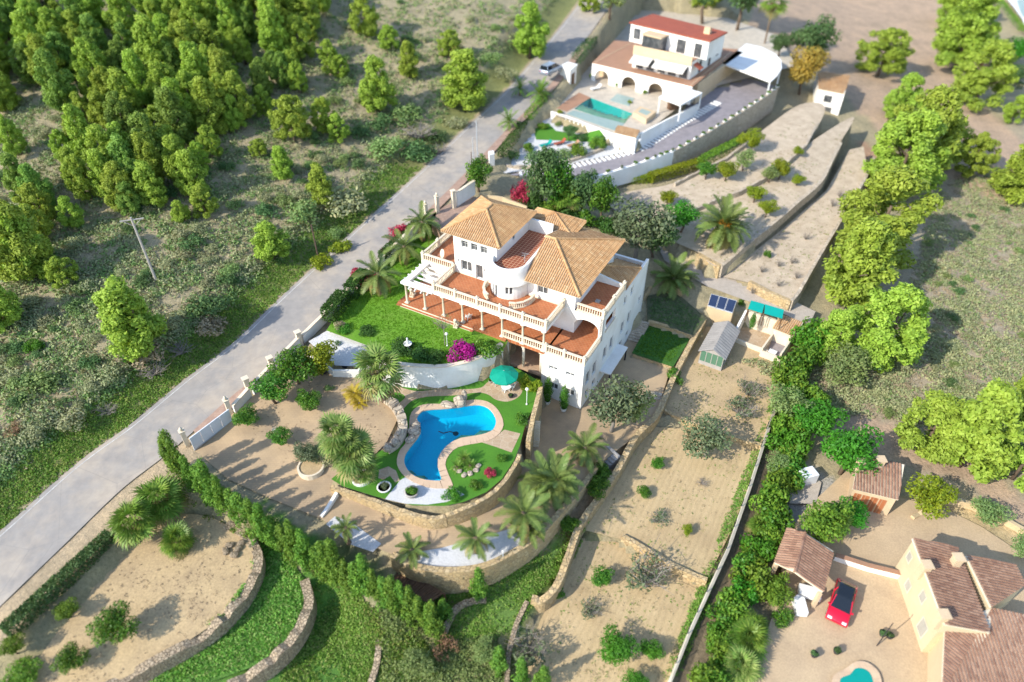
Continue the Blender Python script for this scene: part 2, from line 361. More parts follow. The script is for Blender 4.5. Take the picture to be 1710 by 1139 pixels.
terrace('gravel_bed', [(515,570,2.2),(548,551,2.4),(600,556,2.4),(640,562,2.4),(618,580,2.3),(596,612,2.1),(560,610,1.9)])
terrace('planting_back', [(1080,494,-2.1),(1127,486,-1.9),(1180,532,-2.3),(1158,560,-2.5),(1081,536,-2.4)])
terrace('planting_front', [(1083,539,-2.9),(1152,566,-3.0),(1124,613,-3.15),(1055,590,-3.1)])
terrace('field_upper', [(1093,700,-4.3),(1128,625,-4.2),(1178,545,-4.0),(1240,548,-4),(1330,575,-4.2),(1318,600,-4.3),(1272,742,-4.6),(1190,714,-4.5),(1108,688,-4.35)])
terrace('field_middle', [(1084,712,-4.9),(1190,720,-5.0),(1270,746,-5.1),(1245,830,-5.3),(1212,905,-5.5),(1180,968,-5.6),(1110,936,-5.5),(1035,900,-5.4),(975,885,-5.2),(1000,845,-5.1),(1028,800,-5.0),(1060,750,-4.9)])
terrace('field_lower', [(970,898,-6.0),(1030,905,-6.2),(1110,942,-6.2),(1178,974,-6.3),(1150,1040,-6.5),(1115,1145,-6.8),(1010,1200,-7.0),(880,1150,-6.9),(885,1080,-6.6),(905,1030,-6.3),(930,985,-6.1),(948,940,-6.0)])
terrace('drive_upper', [(1085,388,-1.0),(1150,405,-1.1),(1205,445,-1.2),(1260,475,-1.3),(1330,505,-1.5),(1362,520,-1.8),(1350,545,-2.0),(1300,520,-1.6),(1240,500,-1.4),(1180,478,-1.25),(1110,435,-1.1)])
terrace('gravel_white_lower', [(1208,462,-1.05),(1250,472,-.85),(1322,503,-.65),(1333,490,-.55),(1374,420,0),(1422,342,.7),(1450,293,1.2),(1442,245,1.7),(1418,250,1.6),(1380,318,.6),(1302,386,-.3)])
terrace('palm_terrace', [(1165,421,.7),(1204,443,.6),(1291,372,1.5),(1370,303,2.4),(1402,240,3.3),(1425,195,4),(1350,240,3.6),(1296,285,2.9),(1233,319,2.2),(1150,350,1.4),(1100,375,.9),(1120,400,.8)], True)
terrace('middle_terrace', [(1010,335,1.9),(1075,372,1.6),(1150,350,1.9),(1233,318,2.7),(1296,284,3.4),(1346,240,4.1),(1378,180,4.6),(1335,175,4.6),(1270,220,4.0),(1212,262,3.4),(1127,305,2.6),(1060,318,2.2)], True)
terrace('tan_lot', [(165,1150,-3.0),(330,1060,-2.7),(385,1010,-2.5),(418,960,-2.4),(425,925,-2.3),(405,895,-2.2),(345,862,-2.0),(275,868,-1.9),(185,950,-2.2),(100,1050,-2.5),(45,1150,-3)], True)
terrace('green_step', [(300,1150,-4.3),(440,1105,-4.1),(490,1055,-3.9),(512,1000,-3.8),(505,965,-3.6),(475,925,-3.3),(432,905,-3.2),(428,980,-3.6),(388,1045,-3.9),(250,1120,-4.3)], True)
terrace('villa_yard', [(1310,900,-5.2),(1345,850,-5.2),(1420,780,-5.1),(1500,830,-5.1),(1580,850,-5.2),(1640,880,-5.3),(1760,960,-5.4),(1760,1200,-5.6),(1230,1200,-5.7),(1300,1000,-5.4)])
_pz = lambda L, s=3.559, ox=480, oy=540: [(ox + a/s, oy + b/s) for a, b in L]
POOL_W = smooth(_pz([(768,560),(800,522),(850,511),(920,507),(1000,500),(1080,487),(1135,483),(1185,497),(1222,532),(1241,580),(1226,630),(1180,656),(1110,672),(1040,682),(980,706),(932,746),(902,790),(892,835),(905,885),(915,932),(870,938),(800,928),(742,902),(706,862),(692,815),(705,770),(742,720),(780,670),(794,630),(780,595)]), 3, True)
POOL_C = smooth(_pz([(724,580),(736,530),(772,495),(830,478),(920,478),(1000,470),(1070,456),(1140,454),(1202,470),(1256,520),(1284,590),(1270,640),(1220,685),(1150,707),(1062,722),(1000,742),(960,782),(938,830),(952,885),(985,972),(930,980),(840,975),(750,942),(690,902),(656,852),(650,810),(668,752),(712,700),(722,640)]), 3, True)
POOL_WX = [un(a, b, -.02) for a, b in POOL_W]; POOL_CX = [un(a, b, .05) for a, b in POOL_C]
terrace('pool', [(a, b, -1.9) for a, b in POOL_C])
NPOOL = [(985,163),(1056,190),(1042,207),(1030,205),(959,182)]
# the neighbour's platform
terrace('neighbour_drive', [(842,292,4.0),(905,296,4.1),(985,295,4.2),(1050,282,4.3),(1085,271,4.4),(1125,249,4.7),(1200,216,5.1),(1260,180,5.6),(1300,145,6.0),(1230,125,6.2),(1170,150,5.9),(1120,195,5.2),(1075,235,4.6),(1062,252,4.4),(1000,266,4.25),(930,278,4.1)])
terrace('neighbour_garden', [(838,290,4.2),(935,277,4.3),(1062,250,4.5),(1028,225,4.8),(930,190,5.4),(905,200,5.4),(870,245,4.7)])
NB = 6.4
terrace('neighbour_deck', [(925,192,NB),(1030,226,NB),(1064,232,NB),(1170,150,NB),(1330,110,NB),(1300,60,NB),(1215,30,NB),(1070,15,NB+.6),(1020,70,NB+.3),(985,110,NB),(940,165,NB)])

terrace('pool_of_neighbour', [(a, b, NB-1.6) for a, b in [(983,160),(1062,190),(1044,211),(1030,208),(954,183)]])
# ------------------------------------------------------------------ the ground sheet
xs = np.r_[[-2500,-1200,-600,-380,-280,-220], np.arange(-180,-62,1.6), np.arange(-62,58,.62), np.arange(58,180,1.6), [220,280,380,600,1200,2500]]
ys = np.r_[[-1500,-600,-200,-60,-20,0], np.arange(10,22,1.2), np.arange(22,112,.62), np.arange(112,270,1.6), [290,330,400,520,700,1000,1600,3000]]
GX, GY = np.meshgrid(xs, ys); GZ = zfun(GX, GY)
for n in TORDER:                     # sink the sheet under the levelled pieces, which get their own surface
    t = TERR[n]; GZ[inside(t['poly'], GX, GY)] -= .12
_any = np.zeros(GX.shape, bool)
for n in TORDER: _any |= inside(TERR[n]['poly'], GX, GY)
for n in TORDER:                     # and never let it ramp up through the rim of one
    t = TERR[n]; _nr = np.zeros(GX.shape, bool)
    for _a in range(8): _nr |= inside(t['poly'], GX+.75*math.cos(_a*PI/4), GY+.75*math.sin(_a*PI/4))
    _nr &= ~_any
    if _nr.any(): GZ[_nr] = np.minimum(GZ[_nr], t['fn'](GX[_nr], GY[_nr])-.12)
_rw = [un(a, b, z) + (z,) for a, b, z in smooth(ROAD, 8)]
_R = np.array(_rw)
def road_dist(x, y):
    x = np.asarray(x, float); d = np.full(x.shape, 1e9); zz = np.zeros(x.shape)
    for p in _R[::2]:
        q = (x - p[0])**2 + (y - p[1])**2; m = q < d; d[m] = q[m]; zz[m] = p[2]
    return np.sqrt(d), zz
_rd, _rz = road_dist(GX, GY)
_RD = np.array(smooth(_rw[::4], 14))
def RT(x, y):
    x = np.asarray(x, float).ravel(); y = np.asarray(y, float).ravel(); out = np.empty(len(x))
    for i in range(0, len(x), 4000):
        out[i:i+4000] = _RD[np.argmin((x[i:i+4000,None]-_RD[None,:,0])**2+(y[i:i+4000,None]-_RD[None,:,1])**2, axis=1), 2]
    return out
_k = np.clip((9.0 - _rd) / 4.5, 0, 1); 
_m = _k > 0; _zz = GZ.copy(); _zz[_m] = RT(GX[_m], GY[_m]) - .1
_ins = np.zeros(GX.shape, bool)
for n in TORDER: _ins |= inside(TERR[n]['poly'], GX, GY)
GZ = np.where(_ins, GZ, GZ * (1 - _k) + _zz * _k)
ny, nx = GX.shape
idx = np.arange(ny * nx).reshape(ny, nx)
quads = np.stack([idx[:-1,:-1], idx[:-1,1:], idx[1:,1:], idx[1:,:-1]], -1).reshape(-1, 4)
gm = npmesh('ground', np.stack([GX, GY, GZ], -1).reshape(-1, 3), quads, M('earth'), True)
# zone colours (what the soil and its cover are, not how they are lit)
SCRUB, GRASS, LUSH, TAN, PALE, PINK, DRY = (.345,.29,.185), (.15,.19,.06), (.09,.20,.035), (.47,.34,.20), (.50,.41,.29), (.42,.30,.215), (.34,.28,.20)
zc = np.empty(GX.shape + (3,)); zc[:] = SCRUB
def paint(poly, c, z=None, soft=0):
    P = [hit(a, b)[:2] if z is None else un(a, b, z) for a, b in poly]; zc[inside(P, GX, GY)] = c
paint([(1310,640),(1420,560),(1560,240),(1720,200),(1760,900),(1600,820),(1450,720)], DRY, -3)
paint([(1230,110),(1290,-60),(1560,-60),(1640,150),(1760,250),(1760,330),(1660,300),(1550,250),(1440,190),(1340,120)], PINK, 1)
paint([(1380,330),(1440,240),(1520,290),(1440,380)], (.40,.25,.17), -1)
paint([(1310,640),(1380,690),(1480,760),(1620,800),(1760,900),(1760,860),(1600,740),(1440,690),(1340,610)], PINK, -4.5)
paint([(1500,830),(1580,800),(1760,900),(1760,960),(1600,880)], (.5,.38,.22), -5)
paint([(0,1150),(0,1080),(30,1060),(130,960),(230,870),(290,800),(420,890),(600,1000),(745,1090),(760,1160)], (.33,.28,.16), -4)
paint([(440,870),(510,960),(515,1010),(470,1080),(300,1160),(560,1160),(640,1139),(630,1060),(560,950)], LUSH, -5)
paint([(530,930),(640,1040),(650,1160),(760,1160),(720,1040),(620,960)], (.15,.18,.07), -6)
paint([(660,960),(790,980),(870,930),(960,860),(1010,880),(960,960),(890,1010),(870,1139),(760,1150),(700,1060)], (.27,.25,.12), -5)
paint([(740,970),(830,985),(900,940),(930,900),(960,920),(900,1000),(860,1060),(790,1040)], (.13,.22,.05), -5)
paint([(930,880),(1000,770),(1060,740),(1090,690),(1040,800),(960,900)], (.42,.31,.19), -4.6)
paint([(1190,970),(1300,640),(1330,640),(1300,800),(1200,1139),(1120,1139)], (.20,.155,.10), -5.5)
paint([(1290,790),(1330,760),(1400,800),(1330,880)], (.37,.34,.31), -5.2)
paint([(560,545),(690,380),(730,350),(760,420),(690,500)], LUSH, 2.9)
_g = (_rd < 8.0) & (_rd > 3.0) & (GX < np.interp(GY, _R[:,1], _R[:,0]))
zc[_g] = (.20,.21,.08)
_g = (_rd < 3.7) & (_rd > 3.0); zc[_g] = (.37,.29,.20)
_g2 = (_rd < 6.0) & (_rd > 3.0) & (GX > np.interp(GY, _R[:,1], _R[:,0])) & (GY < 46); zc[_g2] = (.43,.33,.22)
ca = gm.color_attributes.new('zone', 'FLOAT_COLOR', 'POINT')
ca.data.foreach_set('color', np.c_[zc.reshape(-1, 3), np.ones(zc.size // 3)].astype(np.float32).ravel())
tag(inst('ground', gm), 'dry scrubby hillside with pale soil between the plots', kind='structure')
_gz = GZ
def gz(x, y):
    """height of what is really built there: levelled piece or hill near the road"""
    z = zfun(x, y); d, _ = road_dist(x, y); k = np.clip((9.0 - d) / 4.5, 0, 1)
    ins = np.zeros(np.shape(x), bool)
    for n in TORDER: ins |= inside(TERR[n]['poly'], x, y)
    m = (k > 0) & ~ins
    if np.any(m): z[m] = z[m] * (1 - k[m]) + (RT(np.asarray(x)[m], np.asarray(y)[m]) - .1) * k[m]
    return z
def hitg(px, py):
    """picture point -> world point on the finished ground (fixed-point along the sight line)"""
    x, y, z = hit(px, py)
    for _ in range(6):
        z = float(gz(np.array([x]), np.array([y]))[0]); x, y = un(px, py, z)
    return x, y, z

def sheet(name, poly, fn, mat, off=.0, step=1.6, label=None, kind='structure', holes=(), parent=None):
    """a surface with its own outline (world xy) laid on fn(x, y) + off"""
    V = []; n0 = len(poly)
    for i in range(n0):
        a, b = np.array(poly[i]), np.array(poly[(i+1) % n0]); k = max(1, int(np.linalg.norm(b-a) / step))
        V += [tuple(a + (b-a)*j/k) for j in range(k)]
    m = len(V); E = [(i, (i+1) % m) for i in range(m)]
    X = np.array(V); gx, gy = np.meshgrid(np.arange(X[:,0].min(), X[:,0].max(), step), np.arange(X[:,1].min(), X[:,1].max(), step))
    gx, gy = gx.ravel(), gy.ravel(); i = inside(V, gx, gy)
    pts = [Vector(p) for p in V] + [Vector((a, b)) for a, b in zip(gx[i], gy[i])]
    for h in holes:
        k0 = len(pts); pts += [Vector(p) for p in h]; E += [(k0+i, k0+(i+1) % len(h)) for i in range(len(h))]
    ov, oe, of, *_ = delaunay_2d_cdt(pts, E, [], 1, 1e-4)
    xy = np.array([tuple(p) for p in ov])
    if holes: of = [f for f in of if not any(inside(h, *xy[list(f)].mean(0)) for h in holes)]
    z = fn(xy[:,0], xy[:,1]) + off
    me = bpy.data.meshes.new(name); me.from_pydata([(a, b, c) for (a, b), c in zip(xy, z)], [], [tuple(f) for f in of]); me.update()
    if me.polygons and me.polygons[0].normal.z < 0: me.flip_normals()
    me.materials.append(mat); o = inst(name, me, parent)
    return tag(o, label, None, None, kind) if parent is None else o
for n, m, lab in (('yard','driveway','sandy paved driveway and yard sweeping round below the pool'), ('pool_lawn','turf','artificial turf lawn around the kidney shaped pool'), ('lawn','lawn','bright green mown lawn in front of the columned portico'),
    ('gravel_bed','gravel_white','white gravel bed between the road wall and the lawn'), ('planting_back','earth',None), ('planting_front','earth',None), ('field_upper','sand_yard','bare tan field beside the little greenhouse'),
    ('field_middle','raked_soil','raked tan field in the middle of the long garden'), ('field_lower','raked_soil','lowest tan orchard field'), ('drive_upper','gravel_grey','grey gravel drive behind the villa'),
    ('gravel_white_lower','gravel_pale','pale gravel terrace with young plants in rings'), ('palm_terrace','gravel_pale','gravel terrace holding the big orange fruited palm'), ('middle_terrace','gravel_pale','upper gravel terrace with citrus shrubs'),
    ('tan_lot','sand_yard','bare tan lot beside the road'), ('green_step','earth',None), ('villa_yard','court_sand','sandy courtyard around the yellow villa'),
    ('neighbour_drive','pavers_mauve','mauve paved curving drive of the white house'), ('neighbour_garden','gravel_white','white gravel garden below the infinity pool'), ('neighbour_deck','pavers_cream','cream tiled pool deck of the white house')):
    o = sheet({'yard':'driveway','pool_lawn':'pool_lawn'}.get(n, n), TERR[n]['poly'], TERR[n]['fn'], M(m), 0, 1.2, lab, 'structure', [POOL_CX] if n == 'pool_lawn' else [[un(a, b, NB) for a, b in NPOOL]] if n == 'neighbour_deck' else ())
    if m == 'earth':
        c_ = {'green_step': LUSH, 'planting_back': (.10,.11,.06), 'planting_front': (.045,.13,.02)}[n]
        a_ = o.data.color_attributes.new('zone', 'FLOAT_COLOR', 'POINT')
        a_.data.foreach_set('color', np.tile(np.array((*c_, 1), np.float32), len(o.data.vertices)))

# ------------------------------------------------------------------ road with painted edge line, verge and kerb pavement
def ribbon(C, w0, w1, dz=0.0):
    """strip of quads between two offsets from the centre line C (x, y, z)"""
    C = np.array(C); d = np.gradient(C[:, :2], axis=0); d /= np.linalg.norm(d, axis=1)[:, None]; n = np.c_[d[:,1], -d[:,0]]     # right side
    V = []
    for p, q in zip(C, n): V += [(p[0]+q[0]*w0, p[1]+q[1]*w0, p[2]+dz), (p[0]+q[0]*w1, p[1]+q[1]*w1, p[2]+dz)]
    return V, [(2*i, 2*i+1, 2*i+3, 2*i+2) for i in range(len(C)-1)]
rl = smooth(_rw[::8] + [_rw[-1]], 12)
mb = MB(); mb.add(*ribbon(rl, -3.15, 3.15, 0)); mb.build('road', M('asphalt'), sm=True)['kind'] = 'structure'
mb = MB(); mb.add(*ribbon(rl, -2.72, -2.63, .012)); o = mb.build('road_line', M('worn_paint')); o['kind'] = 'structure'; o['label'] = 'thin white edge line on the uphill side of the road'
_pv = [p for p in rl if 47 < p[1] < 130]
mb = MB()
V_, F_ = ribbon(_pv, 3.15, 4.35, .11); V2, F2 = ribbon(_pv, 3.15, 3.1501, 0)
mb.add(V_, F_); mb.add([q for a, b in zip(V_[::2], V2[::2]) for q in (a, b)], [(2*i, 2*i+1, 2*i+3, 2*i+2) for i in range(len(_pv)-1)])
o = mb.build('pavement', M('pavers_pink')); o['kind'] = 'structure'; o['label'] = 'narrow pinkish pavement along the garden walls'

# ------------------------------------------------------------------ retaining walls (each a thing)
def gwall(label, pts, h, th=.45, mat='stone_wall', name='retaining_wall', cap=None, crv=False, cat='wall', rough=.05, capo=.06):
    """pts: picture points of the top with heights; h: drop (number or per point)"""
    hs = [h]*len(pts) if not hasattr(h, '__len__') else list(h)
    P = [(a, b, z, hh) for (a, b, z), hh in zip(pts, hs)]
    if crv: P = smooth(P, 6)
    W = [(*un(a, b, z), z, hh) for a, b, z, hh in P]
    D = []                                        # resample every ~.8 m so the top can be uneven
    for i in range(len(W)-1):
        a, b = np.array(W[i]), np.array(W[i+1]); k = max(1, int(np.linalg.norm((b-a)[:2]) / .8))
        D += [a + (b-a)*j/k for j in range(k)]
    D.append(np.array(W[-1])); D = np.array(D)
    t = np.gradient(D[:, :2], axis=0); t /= np.maximum(np.linalg.norm(t, axis=1), 1e-6)[:, None]; n = np.c_[t[:,1], -t[:,0]] * th / 2
    rng = np.random.default_rng(len(D)); j = rng.normal(0, rough, len(D))
    mb = MB(); V = []
    for p, q, e in zip(D, n, j):
        zt = p[2] + e; V += [(p[0]-q[0],p[1]-q[1],p[2]-p[3]), (p[0]-q[0],p[1]-q[1],zt), (p[0]+q[0],p[1]+q[1],zt), (p[0]+q[0],p[1]+q[1],p[2]-p[3])]
    m = len(D); Fs = [(4*i+k, 4*i+k+1, 4*i+k+5, 4*i+k+4) for i in range(m-1) for k in range(3)] + [(0,1,2,3), (4*m-1,4*m-2,4*m-3,4*m-4)]
    mb.add(V, Fs); o = tag(mb.build(name, M(mat)), label, cat)
    if cap:
        c = MB(); V = []
        for p, q in zip(D, n):
            q = q * (1 + 2*capo/th); V += [(p[0]-q[0],p[1]-q[1],p[2]-.01), (p[0]-q[0],p[1]-q[1],p[2]+.09), (p[0]+q[0],p[1]+q[1],p[2]+.09), (p[0]+q[0],p[1]+q[1],p[2]-.01)]
        c.add(V, Fs + [(4*i+3, 4*i, 4*i+4, 4*i+7) for i in range(m-1)]); c.build('coping', M(cap), o)
    return o, D
gwall('tall curved sandstone wall holding up the lower driveway bend', [(655,926,-1.55),(690,944,-1.6),(740,952,-1.7),(800,947,-1.75),(850,926,-1.85),(900,893,-2.1),(950,838,-2.5),(985,795,-2.8),(1003,770,-3.0)], [3.2,3.4,3.4,3.2,3.1,3,2.6,2.2,1.8], .5, crv=True, cap='stone_wall', capo=.02)
gwall('long stone wall running downhill beside the raked field', [(1176,532,-2.3),(1150,580,-2.9),(1126,626,-3.2),(1098,690,-3.3),(1062,728,-3.2),(1032,782,-3.5),(1000,830,-3.7),(968,876,-3.9),(948,930,-4.2),(930,975,-4.4),(908,1000,-4.6),(888,998,-4.7)], [1.9,1.6,1.4,1.4,1.9,2,2,1.9,1.9,1.9,1.8,1.6], .6, crv=True)
gwall('stone wall under the turf corner above the stairs', [(745,860,.12),(775,849,.12),(812,830,.12),(840,805,.12),(861,773,.12),(868,758,.12)], [1.7,1.9,2.2,2.5,2.8,2.9], .4, crv=True)
gwall('low curved yellow stone wall below the white gravel end', [(553,812,.05),(590,824,.05),(640,841,.05),(690,858,.05),(722,864,.05),(745,861,.05)], [.8,1,1.3,1.5,1.6,1.7], .4, crv=True)
gwall('stone stub wall between the turf and the villa corner', [(882,736,.5),(889,700,.6),(897,668,.7),(903,645,.8)], [3.6,3.8,3.8,3.8], .45)
gwall('white curved garden wall between lawn and pool turf', [(632,604,3.0),(660,607,3.05),(700,611,3.05),(745,611,3.05),(795,599,3.05),(838,574,3.05)], 3.2, .35, 'wall_white', 'garden_wall', 'cream_stone', True, rough=0)
gwall('ragged rockery wall dropping from orchard to turf', [(634,660,1.0),(655,672,1.0),(668,690,.9),(672,712,.8),(660,735,.7),(645,748,.5)], 1.3, .9, 'rock', 'rockery', None, True, rough=.22)
gwall('white wall edging the gravel bed above the orchard', [(515,585,2.45),(556,618,2.2),(598,618,2.2),(622,592,2.4)], 1.4, .22, 'wall_white', 'garden_wall', rough=0)
gwall('white and tan wall edging the lawn corner', [(548,549,2.7),(600,553,2.7),(640,561,2.75)], .9, .22, 'wall_white', 'garden_wall', rough=0)
gwall('yellow stone wall with a step between raked and lowest fields', [(1040,893,-5.0),(1062,905,-5.0),(1100,928,-5.1),(1140,950,-5.2),(1181,968,-5.3)], 1.5, .4)
gwall('yellow stone wall between greenhouse field and raked field', [(1108,682,-4.0),(1150,703,-4.1),(1200,720,-4.2),(1272,742,-4.3)], 1.3, .4)
gwall('boundary wall under the green mesh along the fields', [(1345,560,-3.4),(1315,620,-3.7),(1282,720,-4.1),(1252,815,-4.6),(1215,920,-5.0),(1182,990,-5.3),(1150,1060,-5.7),(1110,1160,-6.1)], 1.7, .3, 'cream_stone', rough=.02)
gwall('stone wall in front of the dark planting bed', [(1083,535,-2.3),(1120,545,-2.4),(1156,559,-2.5)], 1.4, .4)
gwall('stone wall in front of the green planting square', [(1058,590,-3.1),(1090,601,-3.2),(1122,612,-3.3)], .9, .35)
gwall('stone wall behind the villa corner by the palm', [(1072,500,-1.7),(1092,470,-1.3),(1105,445,-.9)], 2.2, .4)
gwall('stone wall along the lower edge of the gravel drive', [(1098,462,-1.0),(1140,485,-1.1)], 1.6, .4)
gwall('front wall of the orange palm terrace', [(1166,422,.8),(1204,444,.7)], 1.9, .5, 'stone_wall')
gwall('long curving stone wall beside the orange palm terrace', [(1204,444,.7),(1250,405,1.2),(1291,372,1.6),(1335,334,2.1),(1370,303,2.5),(1390,265,3.0),(1404,238,3.4)], [1.7,1.6,1.6,1.5,1.5,1.4,1.3], .5, 'grey_stone', crv=True)
gwall('front wall of the lower pale gravel terrace', [(1252,469,-.2),(1285,486,-.15),(1322,502,-.1)], 1.4, .5)
gwall('outer wall of the lower pale gravel terrace', [(1322,502,-.1),(1333,489,-.1),(1372,420,.4),(1420,340,1.2),(1446,295,1.8),(1460,262,2.2)], [2.0,2,2.2,2.6,2.8,2.8], .4, 'grey_stone')
gwall('low wall between the two citrus terraces', [(1150,352,2.0),(1195,333,2.4),(1233,320,2.8),(1296,286,3.5),(1346,241,4.2),(1365,205,4.5)], 1.1, .35, 'grey_stone')
gwall('short wall behind the first citrus shrub', [(1127,306,3.0),(1170,284,3.4),(1212,264,3.8),(1250,236,4.2)], 1.1, .35, 'grey_stone')
gwall('dry stone wall curving round the tan lot', [(170,1150,-2.9),(330,1064,-2.6),(390,1012,-2.4),(424,962,-2.3),(430,925,-2.2),(408,892,-2.1),(378,876,-2.0)], [1.7,1.9,2,2,2,1.6,1], .8, 'dry_stone', crv=True, rough=.13)
gwall('dry stone wall holding the green weedy step', [(380,1145,-4.1),(445,1108,-3.95),(492,1060,-3.75),(515,1008,-3.65),(508,968,-3.45)], 1.7, .8, 'dry_stone', crv=True, rough=.13)
gwall('thin curving wall at the lowest green terrace', [(600,1000,-5.0),(622,1030,-5.1),(632,1070,-5.4),(628,1110,-5.7),(615,1150,-6.0)], 1.5, .5, 'dry_stone', crv=True, rough=.08)
gwall('short broken wall in the weeds below the driveway', [(742,1050,-5.0),(758,1018,-4.8),(780,1004,-4.7),(812,1000,-4.6)], .9, .4, 'dry_stone', crv=True, rough=.08)
gwall('crumbling wall descending from the long stone wall', [(880,1002,-4.9),(862,1040,-5.3),(850,1085,-5.8),(846,1140,-6.3)], 1.0, .4, 'dry_stone', rough=.1)
gwall('white coped kerb wall dividing driveway and gravel edge', [(562,822,-.2),(548,845,-.5),(536,862,-.8)], .7, .3, 'wall_white', 'garden_wall', rough=0)
# ------------------------------------------------------------------ roofs, balustrades, windows
N = NT('roof_tile')
_g = N.n('ShaderNodeNewGeometry')
_cr = N.ramp(_g.outputs['Random Per Island'], [(0,(.41,.225,.10)),(.3,(.47,.275,.13)),(.6,(.52,.32,.16)),(.85,(.45,.25,.115)),(1,(.56,.375,.205))])
N.done(N.mix(1.0, _cr, N.ramp(N.noise(.5,5),[(.3,(.85,.85,.85)),(.7,(1.1,1.08,1.02))]), 'MULTIPLY'), .85)
N = NT('roof_tile_brown'); _g = N.n('ShaderNodeNewGeometry')
N.done(N.ramp(_g.outputs['Random Per Island'], [(0,(.20,.105,.07)),(.4,(.28,.155,.10)),(.7,(.33,.195,.13)),(1,(.24,.13,.085))]), .85)
plain('roof_red', (.34,.085,.045), (.28,.07,.04), 1, .8, .3, 20)
N = NT('pane'); N.b.inputs['Specular IOR Level'].default_value = .6; N.done(N.ramp(N.noise(1.5,2),[(.35,(.05,.055,.06)),(.7,(.13,.13,.13))]), .08)
plain('frame_white', (.75,.75,.73), (.7,.7,.68), 2, .5, 0, fine=.02)
plain('frame_grey', (.33,.33,.33), (.28,.28,.28), 2, .6, 0, fine=.05)

def tile_roof(planes, parent, name='roof', mat='roof_tile', base='cream_stone', pitch=.25, tl=.46, caps=()):
    """planes: polygons whose first edge is the eave; a thin deck plus rows of half-round tiles laid in courses"""
    deck = MB(); T = MB()
    for P in planes:
        P = [Vector(p) for p in P]; s = (P[1]-P[0]).normalized(); n = (P[1]-P[0]).cross(P[-1]-P[0]).normalized()
        if n.z < 0: n = -n
        t = n.cross(s)
        if t.z < 0: t = -t
        deck.add([p - n*.0 for p in P] + [p - n*.14 for p in P], [tuple(range(len(P))), tuple(range(2*len(P)-1, len(P)-1, -1))] + [(i, (i+1) % len(P), len(P)+(i+1) % len(P), len(P)+i) for i in range(len(P))])
        Q = [((p-P[0]).dot(s), (p-P[0]).dot(t)) for p in P]
        smin, smax = min(q[0] for q in Q), max(q[0] for q in Q)
        def rng(x):
            ts = []
            for i in range(len(Q)):
                (a, b), (c, d) = Q[i], Q[(i+1) % len(Q)]
                if (a - x) * (c - x) <= 0 and abs(a-c) > 1e-9: ts.append(b + (d-b)*(x-a)/(c-a))
            return (min(ts), max(ts)) if len(ts) > 1 else None
        for r in range(int((smax-smin)/pitch)):
            s0 = smin + r*pitch; L = [s0 + pitch*f for f in (.08,.3,.7,.92)]; R = [rng(min(max(x, smin+1e-4), smax-1e-4)) for x in L]
            if any(q is None for q in R): continue
            lo, hi = min(q[0] for q in R), max(q[1] for q in R)
            k = 0; y0 = lo - .05
            while y0 < hi:
                V = []; ok = False
                for j, (x, q) in enumerate(zip(L, R)):
                    a = min(max(y0, q[0]-.05), q[1]); b = min(max(y0+tl*1.05, q[0]-.05), q[1]); ok |= b - a > .02
                    hgt = (.012, .085, .085, .012)[j]
                    V += [P[0]+s*x+t*a+n*(hgt+.035), P[0]+s*x+t*b+n*(hgt+.004)]
                if ok: T.add(V, [(0,2,3,1),(2,4,5,3),(4,6,7,5),(0,4,2),(0,6,4)])
                y0 += tl
    o = deck.build(name, M(base), parent)
    tt = T.build('roof_tiles', M(mat), o); tt['kind'] = 'stuff'
    if caps:
        for a, b in caps:
            a, b = Vector(a), Vector(b); m = MB(); k = max(2, int((b-a).length/.45))
            for i in range(k):
                p, q = a+(b-a)*i/k, a+(b-a)*(i+1.08)/k; m.tube([p+Vector((0,0,.02)), q+Vector((0,0,.02))], .15, 7, .125)
            m.build('ridge_cap', M(mat), o)
    return o
_bal = MB().lathe([(.075,0),(.075,.06),(.045,.10),(.085,.26),(.06,.40),(.04,.55),(.07,.62),(.07,.66)], 6).mesh('baluster', M('cream_stone'), True)
def balustrade(parent, pts, h=.95, step=.27, posts=None, name='balustrade', mat='cream_stone', post_h=1.15):
    """pts: local (x, y, z of floor) polyline; rails are one mesh, balusters and posts its sub-parts"""
    m = MB(); P = [Vector(p) for p in pts]
    for a, b in zip(P, P[1:]):
        m.bar(a+Vector((0,0,.09)), b+Vector((0,0,.09)), .22, .14); m.bar(a+Vector((0,0,h-.06)), b+Vector((0,0,h-.06)), .24, .13)
    o = m.build(name, M(mat), parent)
    pe = [0, len(P)-1] if posts is None else posts
    for a, b in zip(P, P[1:]):
        L = (b-a).length; k = max(1, round(L/step))
        for i in range(k): inst('baluster', _bal, o, a+(b-a)*((i+.5)/k)+Vector((0,0,.16)), (0,0,0), (1,1,(h-.26)/.66))
    for i in pe:
        c = P[i] if isinstance(i, int) else Vector(i); q = MB().box(c.x-.15,c.x+.15,c.y-.15,c.y+.15,c.z,c.z+h+.03).box(c.x-.19,c.x+.19,c.y-.19,c.y+.19,c.z+h+.03,c.z+h+.10)
        q.lathe([(.02,0),(.09,.05),(.11,.12),(.07,.2),(0,.24)], 7, (c.x,c.y,c.z+h+.10)); q.build('post', M(mat), o)
    return o
